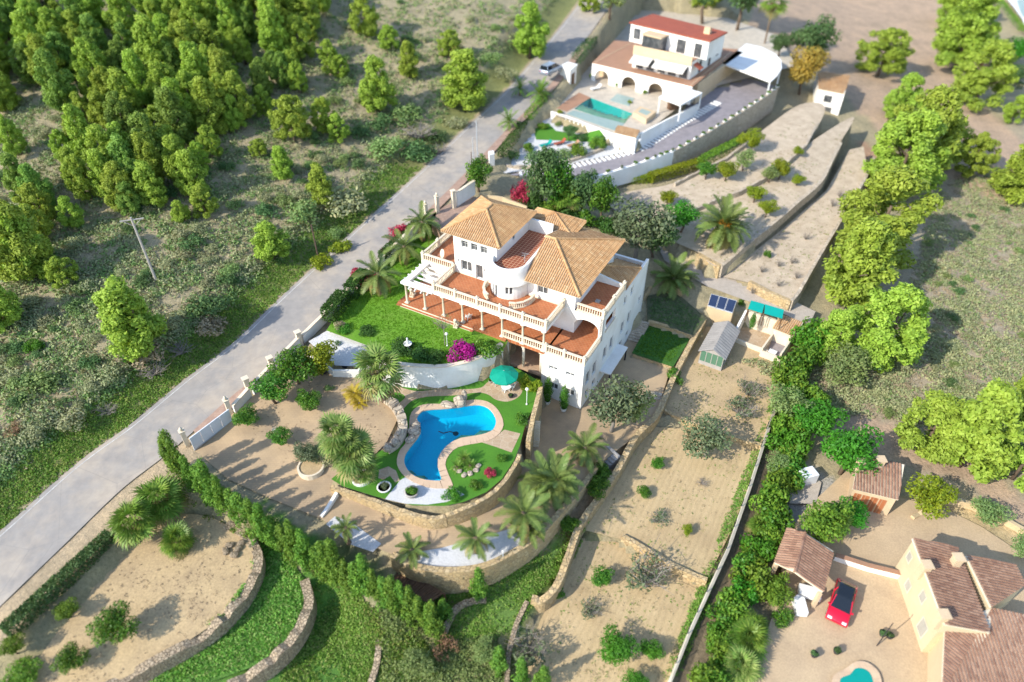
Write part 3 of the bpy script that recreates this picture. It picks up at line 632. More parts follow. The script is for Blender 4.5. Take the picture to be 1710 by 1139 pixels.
def window(parent, a, b, z0, z1, depth=.22, name='window', cols=2, mat='frame_white', pane='pane', bars=0, th=.06):
    """a window or door filling a hole in a wall: a, b are the outer corners (2-D, wall interior to the left of a->b)"""
    a, b = Vector((*a, 0)), Vector((*b, 0)); L = (b-a).length; d = (b-a)/L; n = Vector((-d.y, d.x, 0)); o0 = a + n*depth
    f = MB(); pp = lambda s, z, k=0: o0 + d*s + n*k + Vector((0,0,z))
    for s0, s1 in [(0, th), (L-th, L)] + [(L*i/cols-th/2, L*i/cols+th/2) for i in range(1, cols)]: f.bar(pp((s0+s1)/2, z0), pp((s0+s1)/2, z1), s1-s0, th, n)
    for z in [z0+th/2, z1-th/2] + [z0+(z1-z0)*i/(bars+1) for i in range(1, bars+1)]: f.bar(pp(th, z), pp(L-th, z), th*.95, th)
    o = f.build(name, M(mat), parent)
    for i in range(cols):
        s0, s1 = L*i/cols+th*.4, L*(i+1)/cols-th*.4
        MB().add([pp(s0,z0+th*.3,.01), pp(s1,z0+th*.3,.01), pp(s1,z1-th*.3,.01), pp(s0,z1-th*.3,.01)], [(0,1,2,3)]).build('pane', M(pane), o)
    return o
def column(parent, u, v, z0, z1, r=.13, name='column', base=True):
    m = MB()
    if base: m.box(u-.24,u+.24,v-.24,v+.24,z0,z0+.10)
    m.lathe([(.21,.10),(.20,.16),(r+.02,.22),(r,.30),(r-.02,z1-z0-.3),(r+.05,z1-z0-.2),(r+.07,z1-z0-.12)] if base else [(r,0),(r,z1-z0-.12)], 10, (u,v,z0))
    m.box(u-.2,u+.2,v-.2,v+.2,z1-.12,z1)
    return m.build(name, M('cream_stone'), parent, True)

# ------------------------------------------------------------------ the villa (u along its front, v into the depth, w up)
PSI = math.radians(28.796); VO = (7.343, 52.014)
def vw(u, v): return (VO[0]+u*math.cos(PSI)+v*math.sin(PSI), VO[1]-u*math.sin(PSI)+v*math.cos(PSI))
villa = thing('villa', 'large white villa with hipped clay tile roofs, balustraded terraces and a round roof deck', 'house', (*VO, 0), -PSI)
T_, L_, U_ = 3.08, 6.11, 9.15
W = M('wall_white')
def vpart(name, m, mat, sm=False): return m.build(name, M(mat) if isinstance(mat, str) else mat, villa, sm)
# right wing: lower front, side wall with its windows
fw = [(-3.45-.5,-3.45+.5,1.0,1.5),(-1.49-.5,-1.49+.5,1.0,1.5),(-3.3-.5,-3.3+.5,-1.75,-.85),(-1.4-.5,-1.4+.5,-1.75,-.85)]
vpart('wall', MB().wall((-4.8,0),(0,0),-4.2,T_,.3,[(a+4.8,b+4.8,c,d) for a,b,c,d in fw]), W)
for a,b,c,d in fw: window(villa,(a,0),(b,0),c,d,.2,cols=2)
sw = [(v-.5,v+.5,z-.85,z+.85) for v, z in ((1.3,.45),(3.0,.4),(5.85,.4),(7.7,.45),(11.0,.3),(13.0,.3))] + [(v-.4,v+.4,z-.45,z+.45) for v, z in ((16.4,.75),(1.35,-1.8),(3.2,-1.9),(11.1,-2.3),(13.2,-2.3),(16.5,-2.1))]
swu = [(v-.45,v+.45,3.75,4.85) for v in (10.8,12.9)]
vpart('wall', MB().wall((0,.3),(0,4.3),-4.4,T_,.3,[(a-.3,b-.3,c,d) for a,b,c,d in sw if b < 4.3]), W)
al = [(5.2,7.9,3.95,5.35)]
vpart('wall', MB().wall((0,4.3),(0,10.4),-4.6,L_,.3,[(a-4.3,b-4.3,c,d) for a,b,c,d in sw+al if 4.3 < a and b < 10.4]), W)
vpart('wall', MB().wall((0,10.4),(0,17.9),-4.8,5.6,.3,[(a-10.4,b-10.4,c,d) for a,b,c,d in sw+swu if a > 10.3]), W)
for a,b,c,d in sw+swu: window(villa,(0,a),(0,b),c,d,.14,cols=1 if d-c < 1 else 2,mat='frame_white')
vpart('alcove_sill', MB().box(-.05,.10,5.1,8.0,3.82,3.945), 'cream_stone')
vpart('awning_slab', MB().prism([(0,4.9),(1.25,5.0),(1.25,10.2),(0,10.2)], -1.75, -1.6), W)
vpart('awning_post', MB().box(1.05,1.2,5.1,5.25,-4.0,-1.75), 'iron'); vpart('awning_post', MB().box(1.05,1.2,10,10.15,-4.1,-1.75), 'iron')
vpart('wall', MB().wall((-4.2,17.6),(0,17.6),-4.8,4.2,.3).wall((-4.2,17.6),(0,17.6),4.2,5.1,.3,[(s,s+.32,4.62,4.84) for s in (.5,1.6,2.7,3.65)]), W)
# lower right terrace at T, arch room, roof terrace at L
vpart('terrace_floor', MB().prism([(-4.5,.02),(-.02,.02),(-.02,10.2),(-4.5,10.2)], T_-.35, T_), 'terracotta')
balustrade(villa, [(-4.45,.12,T_),(-2.35,.12,T_),(-.12,.12,T_),(-.12,4.25,T_)], posts=[0,1,2])
def arch(u0, u1, z0, zs, za, v0, v1, ztop, nseg=12):
    m = MB(); m.box(u0-.0,u0,v0,v1,z0,z0) if False else None
    P = [(u0,ztop),(u0,zs)]+[((u0+u1)/2-(u1-u0)/2*math.cos(PI*i/nseg), zs+(za-zs)*math.sin(PI*i/nseg)) for i in range(1,nseg)]+[(u1,zs),(u1,ztop)]
    for i in range(1, len(P)-2):          # spandrel as quads up to the top
        (a, za_), (b, zb_) = P[i], P[i+1]
        m.add([(a,v0,za_),(b,v0,zb_),(b,v0,ztop),(a,v0,ztop),(a,v1,za_),(b,v1,zb_),(b,v1,ztop),(a,v1,ztop)],[(0,1,2,3),(7,6,5,4),(0,4,5,1),(3,2,6,7)])
    return m
vpart('arch', arch(-3.2,-.42,T_,4.35,5.3,4.3,4.62,L_).box(-.42,-.0,4.3,4.62,T_,L_), W)
vpart('wall', MB().box(-4.6,-3.2,4.3,4.62,T_,L_).box(-4.62,-4.4,.4,4.3,T_-.3,T_), W)
vpart('wall', MB().box(-3.5,-3.2,4.62,10.2,T_,L_-.31), W)
vpart('roof_terrace_floor', MB().prism([(-3.3,4.32),(-.02,4.32),(-.02,10.4),(-3.3,10.4)], L_-.3, L_), 'terracotta')
balustrade(villa, [(-3.1,4.45,L_),(-.12,4.45,L_),(-.12,7.3,L_),(-.12,10.2,L_)], posts=[1,2,3])
vpart('wall', MB().prism([(-3.3,10.3),(-.02,10.3),(-.02,10.55),(-3.3,10.55)], L_-.5, [7.05,6.5,6.5,7.05]), W)
vpart('roof_hatch', MB().box(-2.0,-1.5,6.6,7.1,L_,L_+.12), 'concrete')
tile_roof([[(-.12,10.6,5.62),(-.12,15.6,5.62),(-3.3,12.1,7.05),(-3.3,10.6,7.05)], [(-3.9,17.5,4.6),(-.12,17.5,4.6),(-.12,15.6,5.62),(-3.3,12.1,7.05),(-3.9,12.1,7.05)]], villa, caps=[((-3.3,12.1,7.1),(-.12,15.6,5.7))])
# main body
vpart('wall', MB().wall((-18,4.3),(-9.0,4.3),2.6,5.74,.3,[(3.0,4.4,3.1,5.2),(6.2,7.6,3.1,5.2)]).wall((-9,4.3),(-4.6,4.3),-1,5.74,.3,[(1.2,3.0,T_,5.2)]), W)
for a in (-15,-11.8): window(villa,(a,4.3),(a+1.4,4.3),3.1,5.2,.2,name='door')
window(villa,(-7.8,4.3),(-6.0,4.3),T_,5.2,.2,name='door')
up = [(-16.6-.42,-16.6+.42,9.65,10.62),(-15.4-.42,-15.4+.42,9.65,10.62),(-14.2-.42,-14.2+.42,9.65,10.62),(-17.2,-15.8,6.6,8.0),(-15.3,-14.4,6.12,8.0)]
vpart('wall', MB().wall((-18,4.3),(-12.6,4.3),5.74,11.15,.32,[(a+18,b+18,c,d) for a,b,c,d in up]), W)
for a,b,c,d in up[:3]:
    window(villa,(a,4.3),(b,4.3),c,d,.26,cols=2,mat='frame_grey',bars=1); vpart('window_hood', MB().box(a-.12,b+.12,4.16,4.3,d+.06,d+.16).box(a-.12,b+.1,4.2,4.3,c-.14,c-.04), W)
window(villa,(up[3][0],4.3),(up[3][1],4.3),6.6,8.0,.26,cols=2); vpart('window_sill', MB().box(-17.25,-15.8,4.14,4.3,6.48,6.59), 'cream_stone')
window(villa,(up[4][0],4.3),(up[4][1],4.3),6.12,8.0,.26,cols=1,name='door')
vpart('wall_lamp', MB().box(-17.55,-17.42,4.18,4.3,7.75,8.0), 'frame_grey'); vpart('wall_lamp', MB().box(-14.2,-14.1,4.2,4.3,7.5,7.75), 'frame_grey')
vpart('wall', MB().wall((-12.6,4.62),(-12.6,12.0),L_,11.15,.3,[(3.2,3.8,9.9,10.7)]).wall((-18,11.7),(-18,4.62),2.6,11.15,-.3 if False else .3), W)
window(villa,(-12.6,7.82),(-12.6,8.42),9.9,10.7,.15,cols=1,mat='frame_grey')
vpart('wall', MB().wall((-12.6,12.0),(-18.3,12.0),2.6,11.15,.3), W)
tile_roof([[(-19.3,3.85,11.2),(-12.0,3.85,11.2),(-15.45,7.3,13.05),(-15.7,7.3,13.05)], [(-12.0,3.85,11.2),(-12.0,12.45,11.2),(-15.45,8.7,13.05),(-15.45,7.3,13.05)],
    [(-12.0,12.45,11.2),(-19.3,12.45,11.2),(-15.7,8.7,13.05),(-15.45,8.7,13.05)], [(-19.3,12.45,11.2),(-19.3,3.85,11.2),(-15.7,7.3,13.05),(-15.7,8.7,13.05)]], villa,
    caps=[((-19.25,3.9,11.28),(-15.6,7.3,13.12)),((-12.05,3.9,11.28),(-15.5,7.3,13.12)),((-12.05,12.4,11.28),(-15.5,8.7,13.12)),((-19.25,12.4,11.28),(-15.6,8.7,13.12)),((-15.58,7.2,13.14),(-15.58,8.8,13.14))])
# round bay under the roof deck
BC = (-11.05, 4.55)
bay = MB()
def arcpts(r, a0, a1, n): return [(BC[0]+r*math.cos(a0+(a1-a0)*i/n), BC[1]+r*math.sin(a0+(a1-a0)*i/n)) for i in range(n+1)]
AP = arcpts(2.15, math.radians(185), math.radians(355), 14)
for i, (p, q) in enumerate(zip(AP, AP[1:])):
    L = math.dist(p, q); hole = [(.05,L-.05,L_+.0,8.0)] if i in (3,4,5) else [(.05,L-.05,6.75,7.95)] if i in (8,9) else []
    bay.wall(p, q, L_, 8.1, .25, hole)
    if hole: window(villa, (p[0]+(q[0]-p[0])*.08/1, p[1]+(q[1]-p[1])*.08), (p[0]+(q[0]-p[0])*.92, p[1]+(q[1]-p[1])*.92), hole[0][2], hole[0][3], .1, name='door' if i < 6 else 'window', cols=1)
vpart('bay_wall', bay, W)
pr = MB().lathe([(2.2,7.95),(2.62,8.02),(2.66,8.15),(2.42,8.35),(2.22,8.7),(2.12,9.2),(2.08,9.85),(2.0,9.92),(1.84,9.9),(1.8,9.1)], 26, (*BC,0), math.radians(172), math.radians(368))
vpart('round_parapet', pr, W, True)
vpart('roof_deck_floor', MB().prism(arcpts(1.95, PI, 2*PI, 18)+[(-9.35,10.6),(-10.0,11.7),(-12.6,11.7)], 8.6, U_), 'terracotta_dark')
vpart('parapet', MB().prism([(-9.25,4.55),(-8.95,4.55),(-9.2,10.6),(-9.5,10.6)], 6.2, 9.9), W)
vpart('parapet', MB().prism([(-9.5,10.6),(-9.2,10.6),(-9.7,12.0),(-10.05,11.75)], 8.0, [9.9,9.9,10.6,10.6]), W)
vpart('parapet', MB().prism([(-12.6,11.7),(-10.05,11.7),(-9.8,12.0),(-12.6,12.0)], 8.0, 10.6), W)
vpart('drying_rack', MB().bar((-9.9,5.6,U_),(-9.9,5.6,U_+1.1),.04,.04).bar((-10.3,5.6,U_+1.1),(-9.6,5.9,U_+1.1),.03,.03).bar((-10.2,5.4,U_+.9),(-9.6,6.1,U_+.9),.03,.03).bar((-10.3,6,U_),(-9.9,5.6,U_+.9),.03,.03), 'frame_grey')
# right block, one storey under the big hip roof
vpart('wall', MB().wall((-9.0,4.4),(-3.3,4.4),5.74,8.62,.3,[(1.25,2.5,6.75,7.85)]).wall((-3.3,4.7),(-3.3,15.2),5.2,8.62,.3).wall((-3.3,15.2),(-9.6,15.2),2.6,8.62,.3), W)
window(villa,(-7.75,4.4),(-6.5,4.4),6.75,7.85,.24)
tile_roof([[(-8.75,3.3,8.7),(-2.4,3.3,8.7),(-7.7,8.45,11.0),(-8.98,8.45,11.0)], [(-2.4,3.3,8.7),(-2.4,15.6,8.7),(-7.7,8.75,11.0),(-7.7,8.45,11.0)], [(-2.4,15.6,8.7),(-9.4,15.6,8.7),(-9.2,8.75,11.0),(-7.7,8.75,11.0)]], villa,
    caps=[((-2.45,3.35,8.8),(-7.7,8.45,11.08)),((-2.45,15.5,8.8),(-7.7,8.75,11.08)),((-7.7,8.6,11.1),(-8.95,8.6,11.1))])
# small hip roof at the back and the body below it
vpart('wall', MB().box(-13.3,-7.8,12.4,15.5,2.6,9.4), W)
tile_roof([[(-13.7,12.0,9.5),(-7.35,12.0,9.5),(-10.3,13.8,10.75),(-10.6,13.8,10.75)], [(-7.35,12.0,9.5),(-7.35,15.9,9.5),(-10.3,14.0,10.75),(-10.3,13.8,10.75)], [(-7.35,15.9,9.5),(-13.7,15.9,9.5),(-10.6,14.0,10.75),(-10.3,14.0,10.75)], [(-13.7,15.9,9.5),(-13.7,12.0,9.5),(-10.6,13.8,10.75),(-10.6,14.0,10.75)]], villa,
    caps=[((-7.4,12.05,9.58),(-10.4,13.85,10.82)),((-7.4,15.85,9.58),(-10.4,13.95,10.82)),((-13.6,15.85,9.58),(-10.5,13.95,10.82)),((-13.6,12.05,9.58),(-10.5,13.85,10.82))])
# main terrace at L
vpart('terrace_slab', MB().prism([(-18.2,0),(-4.45,0),(-4.45,4.3),(-18.2,4.3)], L_-.42, L_-.03), W)
vpart('terrace_floor', MB().prism([(-18.1,.1),(-4.55,.1),(-4.55,4.28),(-18.1,4.28)], L_-.03, L_), 'terracotta')
vpart('skirting', MB().box(-18,-15.25,4.27,4.3,L_,L_+.1).box(-8.9,-4.6,4.33,4.4,L_,L_+.1), 'cream_stone')
balustrade(villa, [(-18.1,4.1,L_),(-18.1,.12,L_),(-15.4,.12,L_),(-12.65,.12,L_),(-9.9,.12,L_),(-7.2,.12,L_),(-4.57,.12,L_),(-4.57,4.2,L_)], posts=[0,1,2,3,4,5,6,7])
for c0, pts in ((0, [(-13.45,3.9),(-13.5,3.2),(-13.2,2.4),(-12.7,1.85),(-12.1,1.5)]), (1, [(-9.5,1.35),(-8.8,1.6),(-8.2,2.2),(-7.85,3.0),(-7.8,3.95)])):
    balustrade(villa, [(a,b,L_) for a, b in pts], h=.75, step=.2, posts=[])
# left terrace with the satellite dish
vpart('wall', MB().wall((-22.7,4.4),(-18.3,4.4),2.6,L_-.02,.3).wall((-22.7,10.8),(-22.7,4.7),2.6,L_-.02,.3).wall((-18.3,10.8),(-22.7,10.8),2.6,L_-.02,.3), W)
vpart('terrace_floor', MB().prism([(-22.6,4.5),(-18.3,4.5),(-18.3,10.75),(-22.6,10.75)], L_-.3, L_), 'terracotta')
balustrade(villa, [(-18.45,4.5,L_),(-22.5,4.5,L_),(-22.5,7.6,L_),(-22.5,10.7,L_),(-20.5,10.7,L_)], posts=[1,2,3])
sd = thing('satellite_dish', 'cream satellite dish standing on the left terrace of the villa', 'satellite dish', (*vw(-20.4,5.6), L_), -PSI)
MB().bar((0,0,0),(0,0,.6),.06,.06).bar((-.3,0,.02),(.3,0,.02),.05,.04).build('stand', M('pale_metal'), sd)
_di = MB().lathe([(0,.0),(.2,.02),(.4,.08),(.55,.16),(.56,.17),(.4,.1),(.2,.04),(0,.02)], 14).mesh('dish', M('cream_stone'), True)
inst('dish', _di, sd, (0,0,.85), (math.radians(70),0,math.radians(-35)))
MB().bar((0,-.02,.75),(-.35,-.5,.85),.03,.03).build('arm', M('pale_metal'), sd)
# portico, steps, columns, pergola
vpart('portico_floor', MB().prism([(-23,-.35),(-9.0,-.35),(-9.0,4.3),(-23,4.3)], 2.3, T_), 'terracotta')
for i, (v0, z, u1) in enumerate(((-.68,T_-.13,-12.9),(-1.0,T_-.24,-13.1))):
    st = vpart('step', MB().box(-23-.2*i,u1,v0,v0+.33+(-.0),2.2,z), 'terracotta'); MB().box(-22.4,u1-.1,v0+.3,v0+.332,z-.0,z+.135 if i == 0 else z+.115).build('nosing', M('cream_stone'), st)
for k in range(8):
    u = -21.95 + 2.465*k; column(villa, u if k < 7 else -4.72, .12, T_, L_-.42 if k > 1 else 5.72)
for u in (-9.0,-7.05,-4.95): column(villa, u, .16, -.3, T_-.35, .16, base=False)
balustrade(villa, [(-9.55,.12,T_),(-7.1,.12,T_),(-4.75,.12,T_)], posts=[])
vpart('portico_floor', MB().prism([(-9.0,-.02),(-4.5,-.02),(-4.5,4.3),(-9.0,4.3)], T_-.36, T_-.0), 'terracotta')
vpart('undercroft_floor', MB().prism([(-9.4,-.1),(-4.8,-.1),(-4.8,4.6),(-9.4,4.6)], -.5, -.18), 'undercroft_floor')
vpart('wall', MB().box(-9.5,-9.2,0,4.6,-1,T_-.37).box(-4.8,-4.5,.3,4.6,-1,T_-.36).box(-9.2,-4.8,4.3,4.6,-.5,T_-.37), 'yellow_render')
vpart('pergola_beam', MB().box(-22.4,-18.2,-.15,.45,5.72,5.98), W)
vpart('pergola_beam', MB().box(-22.3,-21.6,.45,4.4,5.72,5.98), W)
for i in range(5): vpart('rafter', MB().box(-22.75,-18.2,.95+.75*i,1.07+.75*i,5.56,5.74 if i else 5.72), W)
for i in range(4): vpart('rafter', MB().box(-21.2+.8*i,-21.08+.8*i,-.45,.5,5.54,5.72), W)
# ------------------------------------------------------------------ kidney pool, coping, paths on the turf
N = NT('pool_tile'); N.done(N.mix(.4, N.ramp(N.noise(.35,3),[(.3,(.005,.44,.58)),(.7,(.008,.51,.64))]), N.ramp(N.noise(6,2),[(.3,(.005,.40,.55)),(.7,(.015,.56,.66))])), .4)
N = NT('pool_tile_green'); N.done(N.ramp(N.noise(5,3),[(.3,(.02,.26,.24)),(.7,(.04,.36,.32))]), .4)
def water_mat(name, tint):
    N = NT(name); N.t.nodes.remove(N.b); fr = N.n('ShaderNodeFresnel'); fr.inputs[0].default_value = 1.33
    tr = N.n('ShaderNodeBsdfTransparent'); tr.inputs[0].default_value = (*tint, 1)
    gl = N.n('ShaderNodeBsdfGlossy'); gl.inputs['Roughness'].default_value = .03
    bp = N.n('ShaderNodeBump'); bp.inputs['Strength'].default_value = .12; bp.inputs['Distance'].default_value = .05
    N.l(N.noise(2.2,3), bp.inputs['Height']); N.l(bp.outputs[0], gl.inputs['Normal']); N.l(bp.outputs[0], fr.inputs['Normal'])
    gm_ = N.n('ShaderNodeNewGeometry'); fo = N.math('MULTIPLY', fr.outputs[0], N.math('SUBTRACT', 1.0, gm_.outputs['Backfacing']))
    m = N.n('ShaderNodeMixShader'); N.l(fo, m.inputs[0]); N.l(tr.outputs[0], m.inputs[1]); N.l(gl.outputs[0], m.inputs[2]); N.l(m.outputs[0], N.t.nodes['Material Output'].inputs[0])
water_mat('pool_water', (.36,.86,.97)); water_mat('pool_water_green', (.6,.95,.92))
Z0 = lambda x, y: np.zeros(np.shape(x))
pw = POOL_WX; n = len(pw); mb = MB(); mb.add([(a,b,.03) for a,b in pw]+[(a,b,-1.5) for a,b in pw], [(i,n+i,n+(i+1)%n,(i+1)%n) for i in range(n)]); mb.build('pool_wall', M('pool_tile'))['kind'] = 'structure'
o = sheet('pool_floor', pw, lambda x, y: np.full(np.shape(x), -1.5), M('pool_tile'), 0, 1.5)
o = sheet('pool_water', pw, Z0, M('pool_water'), -.10, 1.2, 'blue water of the kidney shaped pool')
_st = _pz([(915,930),(870,936),(800,926),(742,900)])
for k in range(4):                    # entry steps at the narrow end
    f = .0 + .11*k; P = [un(*p, -.1) for p in _st]; c = un(*_pz([(835,830)])[0], -.1)
    Q = [(a+(c[0]-a)*f, b+(c[1]-b)*f) for a, b in P]; R = [(a+(c[0]-a)*(f+.11), b+(c[1]-b)*(f+.11)) for a, b in P]
    MB().prism(Q + R[::-1], -1.49, -.25-.27*k).build('pool_step', M('pool_tile'))['kind'] = 'structure'
# coping: one stone after another round the rim
cop = tag(inst('pool_coping', None), 'pale sandstone coping ring around the kidney shaped pool', 'coping')
_in = np.array(smooth(POOL_WX, 4, True)); _out = np.array(smooth(POOL_CX, 4, True))
_L = np.r_[0, np.cumsum(np.linalg.norm(np.diff(np.r_[_out, _out[:1]], axis=0), axis=1))]
_m = int(_L[-1] / .62)
def _at(A, s):
    B = np.r_[A, A[:1]]; return np.array([np.interp(s, _L, B[:,0]), np.interp(s, _L, B[:,1])])
plain('coping_stone', (.60,.43,.29), (.54,.385,.26), 1.2, .8, .15, 30, fine=.1)
for i in range(_m):
    a, b = _at(_out, _L[-1]*(i+.02)/_m), _at(_out, _L[-1]*(i+.98)/_m)
    near = lambda p: _in[int(np.argmin(((_in-p)**2).sum(1)))]
    c, d = near(b), near(a); c = c+(b-c)*-.03; d = d+(a-d)*-.03
    if np.linalg.norm(c-d) < .05: d = d + (a-b)*.08
    MB().prism([tuple(a),tuple(b),tuple(c),tuple(d)], -.12, .05).build('coping_stone', M('coping_stone'), cop)
def gpath(name, label, pts, mat, off, kind='structure', z=0.0, crv=True):
    P = smooth(pts, 4, True) if crv else pts
    return sheet(name, [un(a, b, z) for a, b in P], lambda x, y: np.full(np.shape(x), z), M(mat), off, 1.5, label, kind)
gpath('garden_path', 'stone path winding round the pool turf to the parasol patio', _pz([(575,378),(640,372),(760,402),(900,392),(1050,392),(1150,382),(1200,345),(1300,330),(1375,350),(1398,395),(1370,440),(1310,465),(1240,455),(1195,425),(1130,412),(1000,428),(900,432),(820,438),(740,462),(690,510),(665,570),(668,640),(640,690),(580,748),(540,750),(590,690),(625,640),(622,570),(650,490),(700,440),(660,412),(590,410)]), 'crazy_paving', .012)
gpath('flagstone_patio', 'flagstone corner between the pool and the stairs', _pz([(1150,706),(1225,680),(1290,632),(1385,655),(1332,768),(1240,735)]), 'crazy_paving', .008, crv=False)
gpath('gravel_end', 'white gravel patch at the narrow end of the pool', _pz([(668,935),(580,1045),(700,1072),(830,1078),(945,1062),(1052,1018),(985,972),(930,982),(840,978),(750,945),(700,915)]), 'gravel_white', .010, crv=False)
gpath('stone_landing', 'small crazy paved landing beside the narrow pool end', _pz([(545,870),(600,850),(645,875),(668,935),(640,945),(610,905),(570,930),(540,920)]), 'crazy_paving', .006, crv=False)
sheet('gravel_strip', [un(a, b, -1.3) for a, b in [(560,866),(588,874),(636,905),(622,918),(585,908),(545,878)]], lambda x, y: TERR['yard']['fn'](x, y), M('gravel_white'), .02, 1.0, 'white gravel strip below the driveway beside the conifer hedge')
_gw = [(688,948),(740,953),(800,947),(850,926),(878,905),(905,880),(895,862),(858,880),(800,900),(735,918),(690,925),(668,928)]
sheet('palm_gravel', [un(a, b, -1.9) for a, b in _gw], lambda x, y: TERR['yard']['fn'](x, y), M('gravel_white'), .015, 1.2, 'white gravel bed of small palms along the tall curved wall')
# rock waterfall and rock slabs on the rim: each boulder a thing
def rock(name, label, px, py, z, sx, sy, sz, seed, rz=0, mat='rock', group=None, cat='rock'):
    r = np.random.default_rng(seed); import bmesh
    bm = bmesh.new(); bmesh.ops.create_icosphere(bm, subdivisions=2, radius=1)
    for v in bm.verts:
        c = v.co; k = max(abs(c.x), abs(c.y), abs(c.z)); q = c / k * .78; v.co = Vector(c)*.45 + q*.55; v.co *= 1 + r.normal(0, .07)
    me = bpy.data.meshes.new(name); bm.to_mesh(me); bm.free(); me.materials.append(M(mat))
    x, y = un(px, py, z); o = inst(name, me, None, (x, y, z + sz*.28), (0, 0, rz), (sx/2.1, sy/2.1, sz/2.1)); return tag(o, label, cat, group)
def pz1(a, b, s=3.559, ox=480, oy=540): return (ox + a/s, oy + b/s)
for i, (a, b, z, sx, sy, sz, lab) in enumerate(((955,490,0,1.9,1.0,.6,'long low slab rock left of the waterfall block on the pool rim'), (1025,480,0,1.5,1.2,1.5,'tall stacked waterfall rock at the head of the pool'), (1052,455,.0,.7,.6,1.9,'upright back stone behind the waterfall rock'),
    (762,612,0,1.2,1.0,.65,'grey rock slab on the left pool rim, the upper one'), (752,650,0,1.4,1.2,.75,'broad grey rock slab on the left pool rim, the middle one'), (730,695,0,1.3,.9,.5,'flat grey rock slab on the left pool rim, the lower one'))):
    rock('pool_rock', lab, *pz1(a, b), z, sx, sy, sz, 40+i, .2*i-.3)
# stairs
def stairs(label, p0, p1, z0, z1, width, n, mat='cream_stone', name='stairs', cat='stairs'):
    a, b = np.array(un(*p0, z0)), np.array(un(*p1, z1)); d = (b-a)/np.linalg.norm(b-a); nrm = np.array([-d[1], d[0]])*width/2
    root = thing(name, label, cat, (a[0], a[1], z0)); 
    for i in range(n):
        p, q = a+(b-a)*i/n-a, a+(b-a)*(i+1)/n-a; zt = (z1-z0)*(i+1)/n
        MB().prism([tuple(p-nrm), tuple(q-nrm), tuple(q+nrm), tuple(p+nrm)], min(zt, 0)-.8, zt).build('step', M(mat), root)
    return root
stairs('sandstone stairs from the pool flagstones down to the yard', (887,746), (890,702), -2.8, 0.0, 1.5, 11)
stairs('curved garden steps from the orchard down to the pool turf', (632,690), (607,655), 0.05, 1.0, 2.0, 6, 'crazy_paving')
stairs('dark steps dropping through the gap beside the date palm', (1003,775), (1026,752), -4.2, -3.3, 1.8, 5, 'concrete')
stairs('stone steps between the villa side and the planting squares', (1056,570), (1072,535), -3.5, -2.4, 1.9, 8, 'grey_stone')
stairs('rough stone steps down from the yard into the upper field', (1088,700), (1097,655), -4.4, -3.4, 1.2, 7, 'grey_stone')
# dark slatted cane roof in the shade below the tall curved wall
_sl = [un(*p, -3.6) for p in ((655,938),(742,990),(715,1008),(640,962))]; sr = thing('slatted_roof', 'dark slatted cane roof in the shade left of the tall curved wall', 'roof shelter'); _q = [np.array(p) for p in _sl]
for i in range(22):
    f0, f1 = (i+.06)/22, (i+.9)/22; MB().prism([tuple(_q[0]+(_q[1]-_q[0])*f0), tuple(_q[0]+(_q[1]-_q[0])*f1), tuple(_q[3]+(_q[2]-_q[3])*f1), tuple(_q[3]+(_q[2]-_q[3])*f0)], -3.72, -3.62+.02*(i % 3)).build('slat', M('wood_brown'), sr)
for a in _q: MB().box(a[0]-.08,a[0]+.08,a[1]-.08,a[1]+.08,-6.5,-3.72).build('post', M('wood_brown'), sr)
# ------------------------------------------------------------------ plants: prototypes
leaf('pine_needles', [(.215,.32,.04),(.285,.40,.05),(.355,.465,.08),(.25,.355,.045)], .3, .6, .03)
leaf('pine_needles_deep', [(.15,.26,.045),(.20,.32,.06),(.25,.37,.075)], .28, .6, .03)
leaf('needles_dead', [(.22,.12,.07),(.30,.18,.11),(.26,.15,.10)], .2, .8)
leaf('scrub_grey', [(.23,.265,.135),(.30,.32,.17),(.38,.365,.22)], .2, .7, .03)
leaf('scrub_green', [(.15,.23,.07),(.20,.285,.095),(.26,.325,.13)], .25, .7, .04)
leaf('scrub_dark', [(.065,.135,.045),(.095,.175,.06),(.13,.21,.08)], .22, .6, .03)
leaf('scrub_dry', [(0.273,0.215,0.143),(0.351,0.280,0.195),(0.221,0.176,0.124)], .1, .8, .03)
leaf('citrus_leaf', [(0.033,0.112,0.012),(0.060,0.165,0.018),(0.105,0.225,0.027),(0.150,0.270,0.030)], .25, .42, .03)
leaf('citrus_yellow', [(0.189,0.246,0.017),(0.290,0.334,0.022),(0.131,0.203,0.017)], .3, .5, .03)
leaf('lush_leaf', [(0.061,0.203,0.016),(0.095,0.270,0.024),(0.047,0.155,0.016)], .3, .5, .04)
leaf('hedge_leaf', [(0.072,0.160,0.017),(0.131,0.232,0.026),(0.189,0.290,0.032)], .25, .55, .03)
leaf('hedge_dark', [(0.031,0.084,0.017),(0.049,0.119,0.022),(0.070,0.147,0.028)], .2, .6, .03)
leaf('conifer_leaf', [(0.083,0.195,0.027),(0.135,0.255,0.033),(0.195,0.315,0.045),(0.060,0.150,0.030)], .25, .6, .03)
leaf('cypress_leaf', [(0.039,0.130,0.013),(0.065,0.182,0.018),(0.098,0.221,0.023)], .2, .6, .02)
leaf('olive_leaf', [(.095,.14,.065),(.14,.185,.095),(.19,.225,.13)], .2, .5, .02)
leaf('bougainvillea', [(.36,.012,.22),(.45,.025,.30),(.28,.01,.20)], .35, .6, .0)
leaf('bougainvillea_red', [(.40,.03,.08),(.48,.06,.12),(.30,.03,.06)], .3, .6, .0)
leaf('autumn_leaf', [(.34,.20,.035),(.40,.27,.06),(.26,.19,.05)], .3, .6, .02)
leaf('palm_leaf', [(0.108,0.167,0.038),(0.151,0.205,0.054),(0.184,0.233,0.076)], .2, .4, .03)
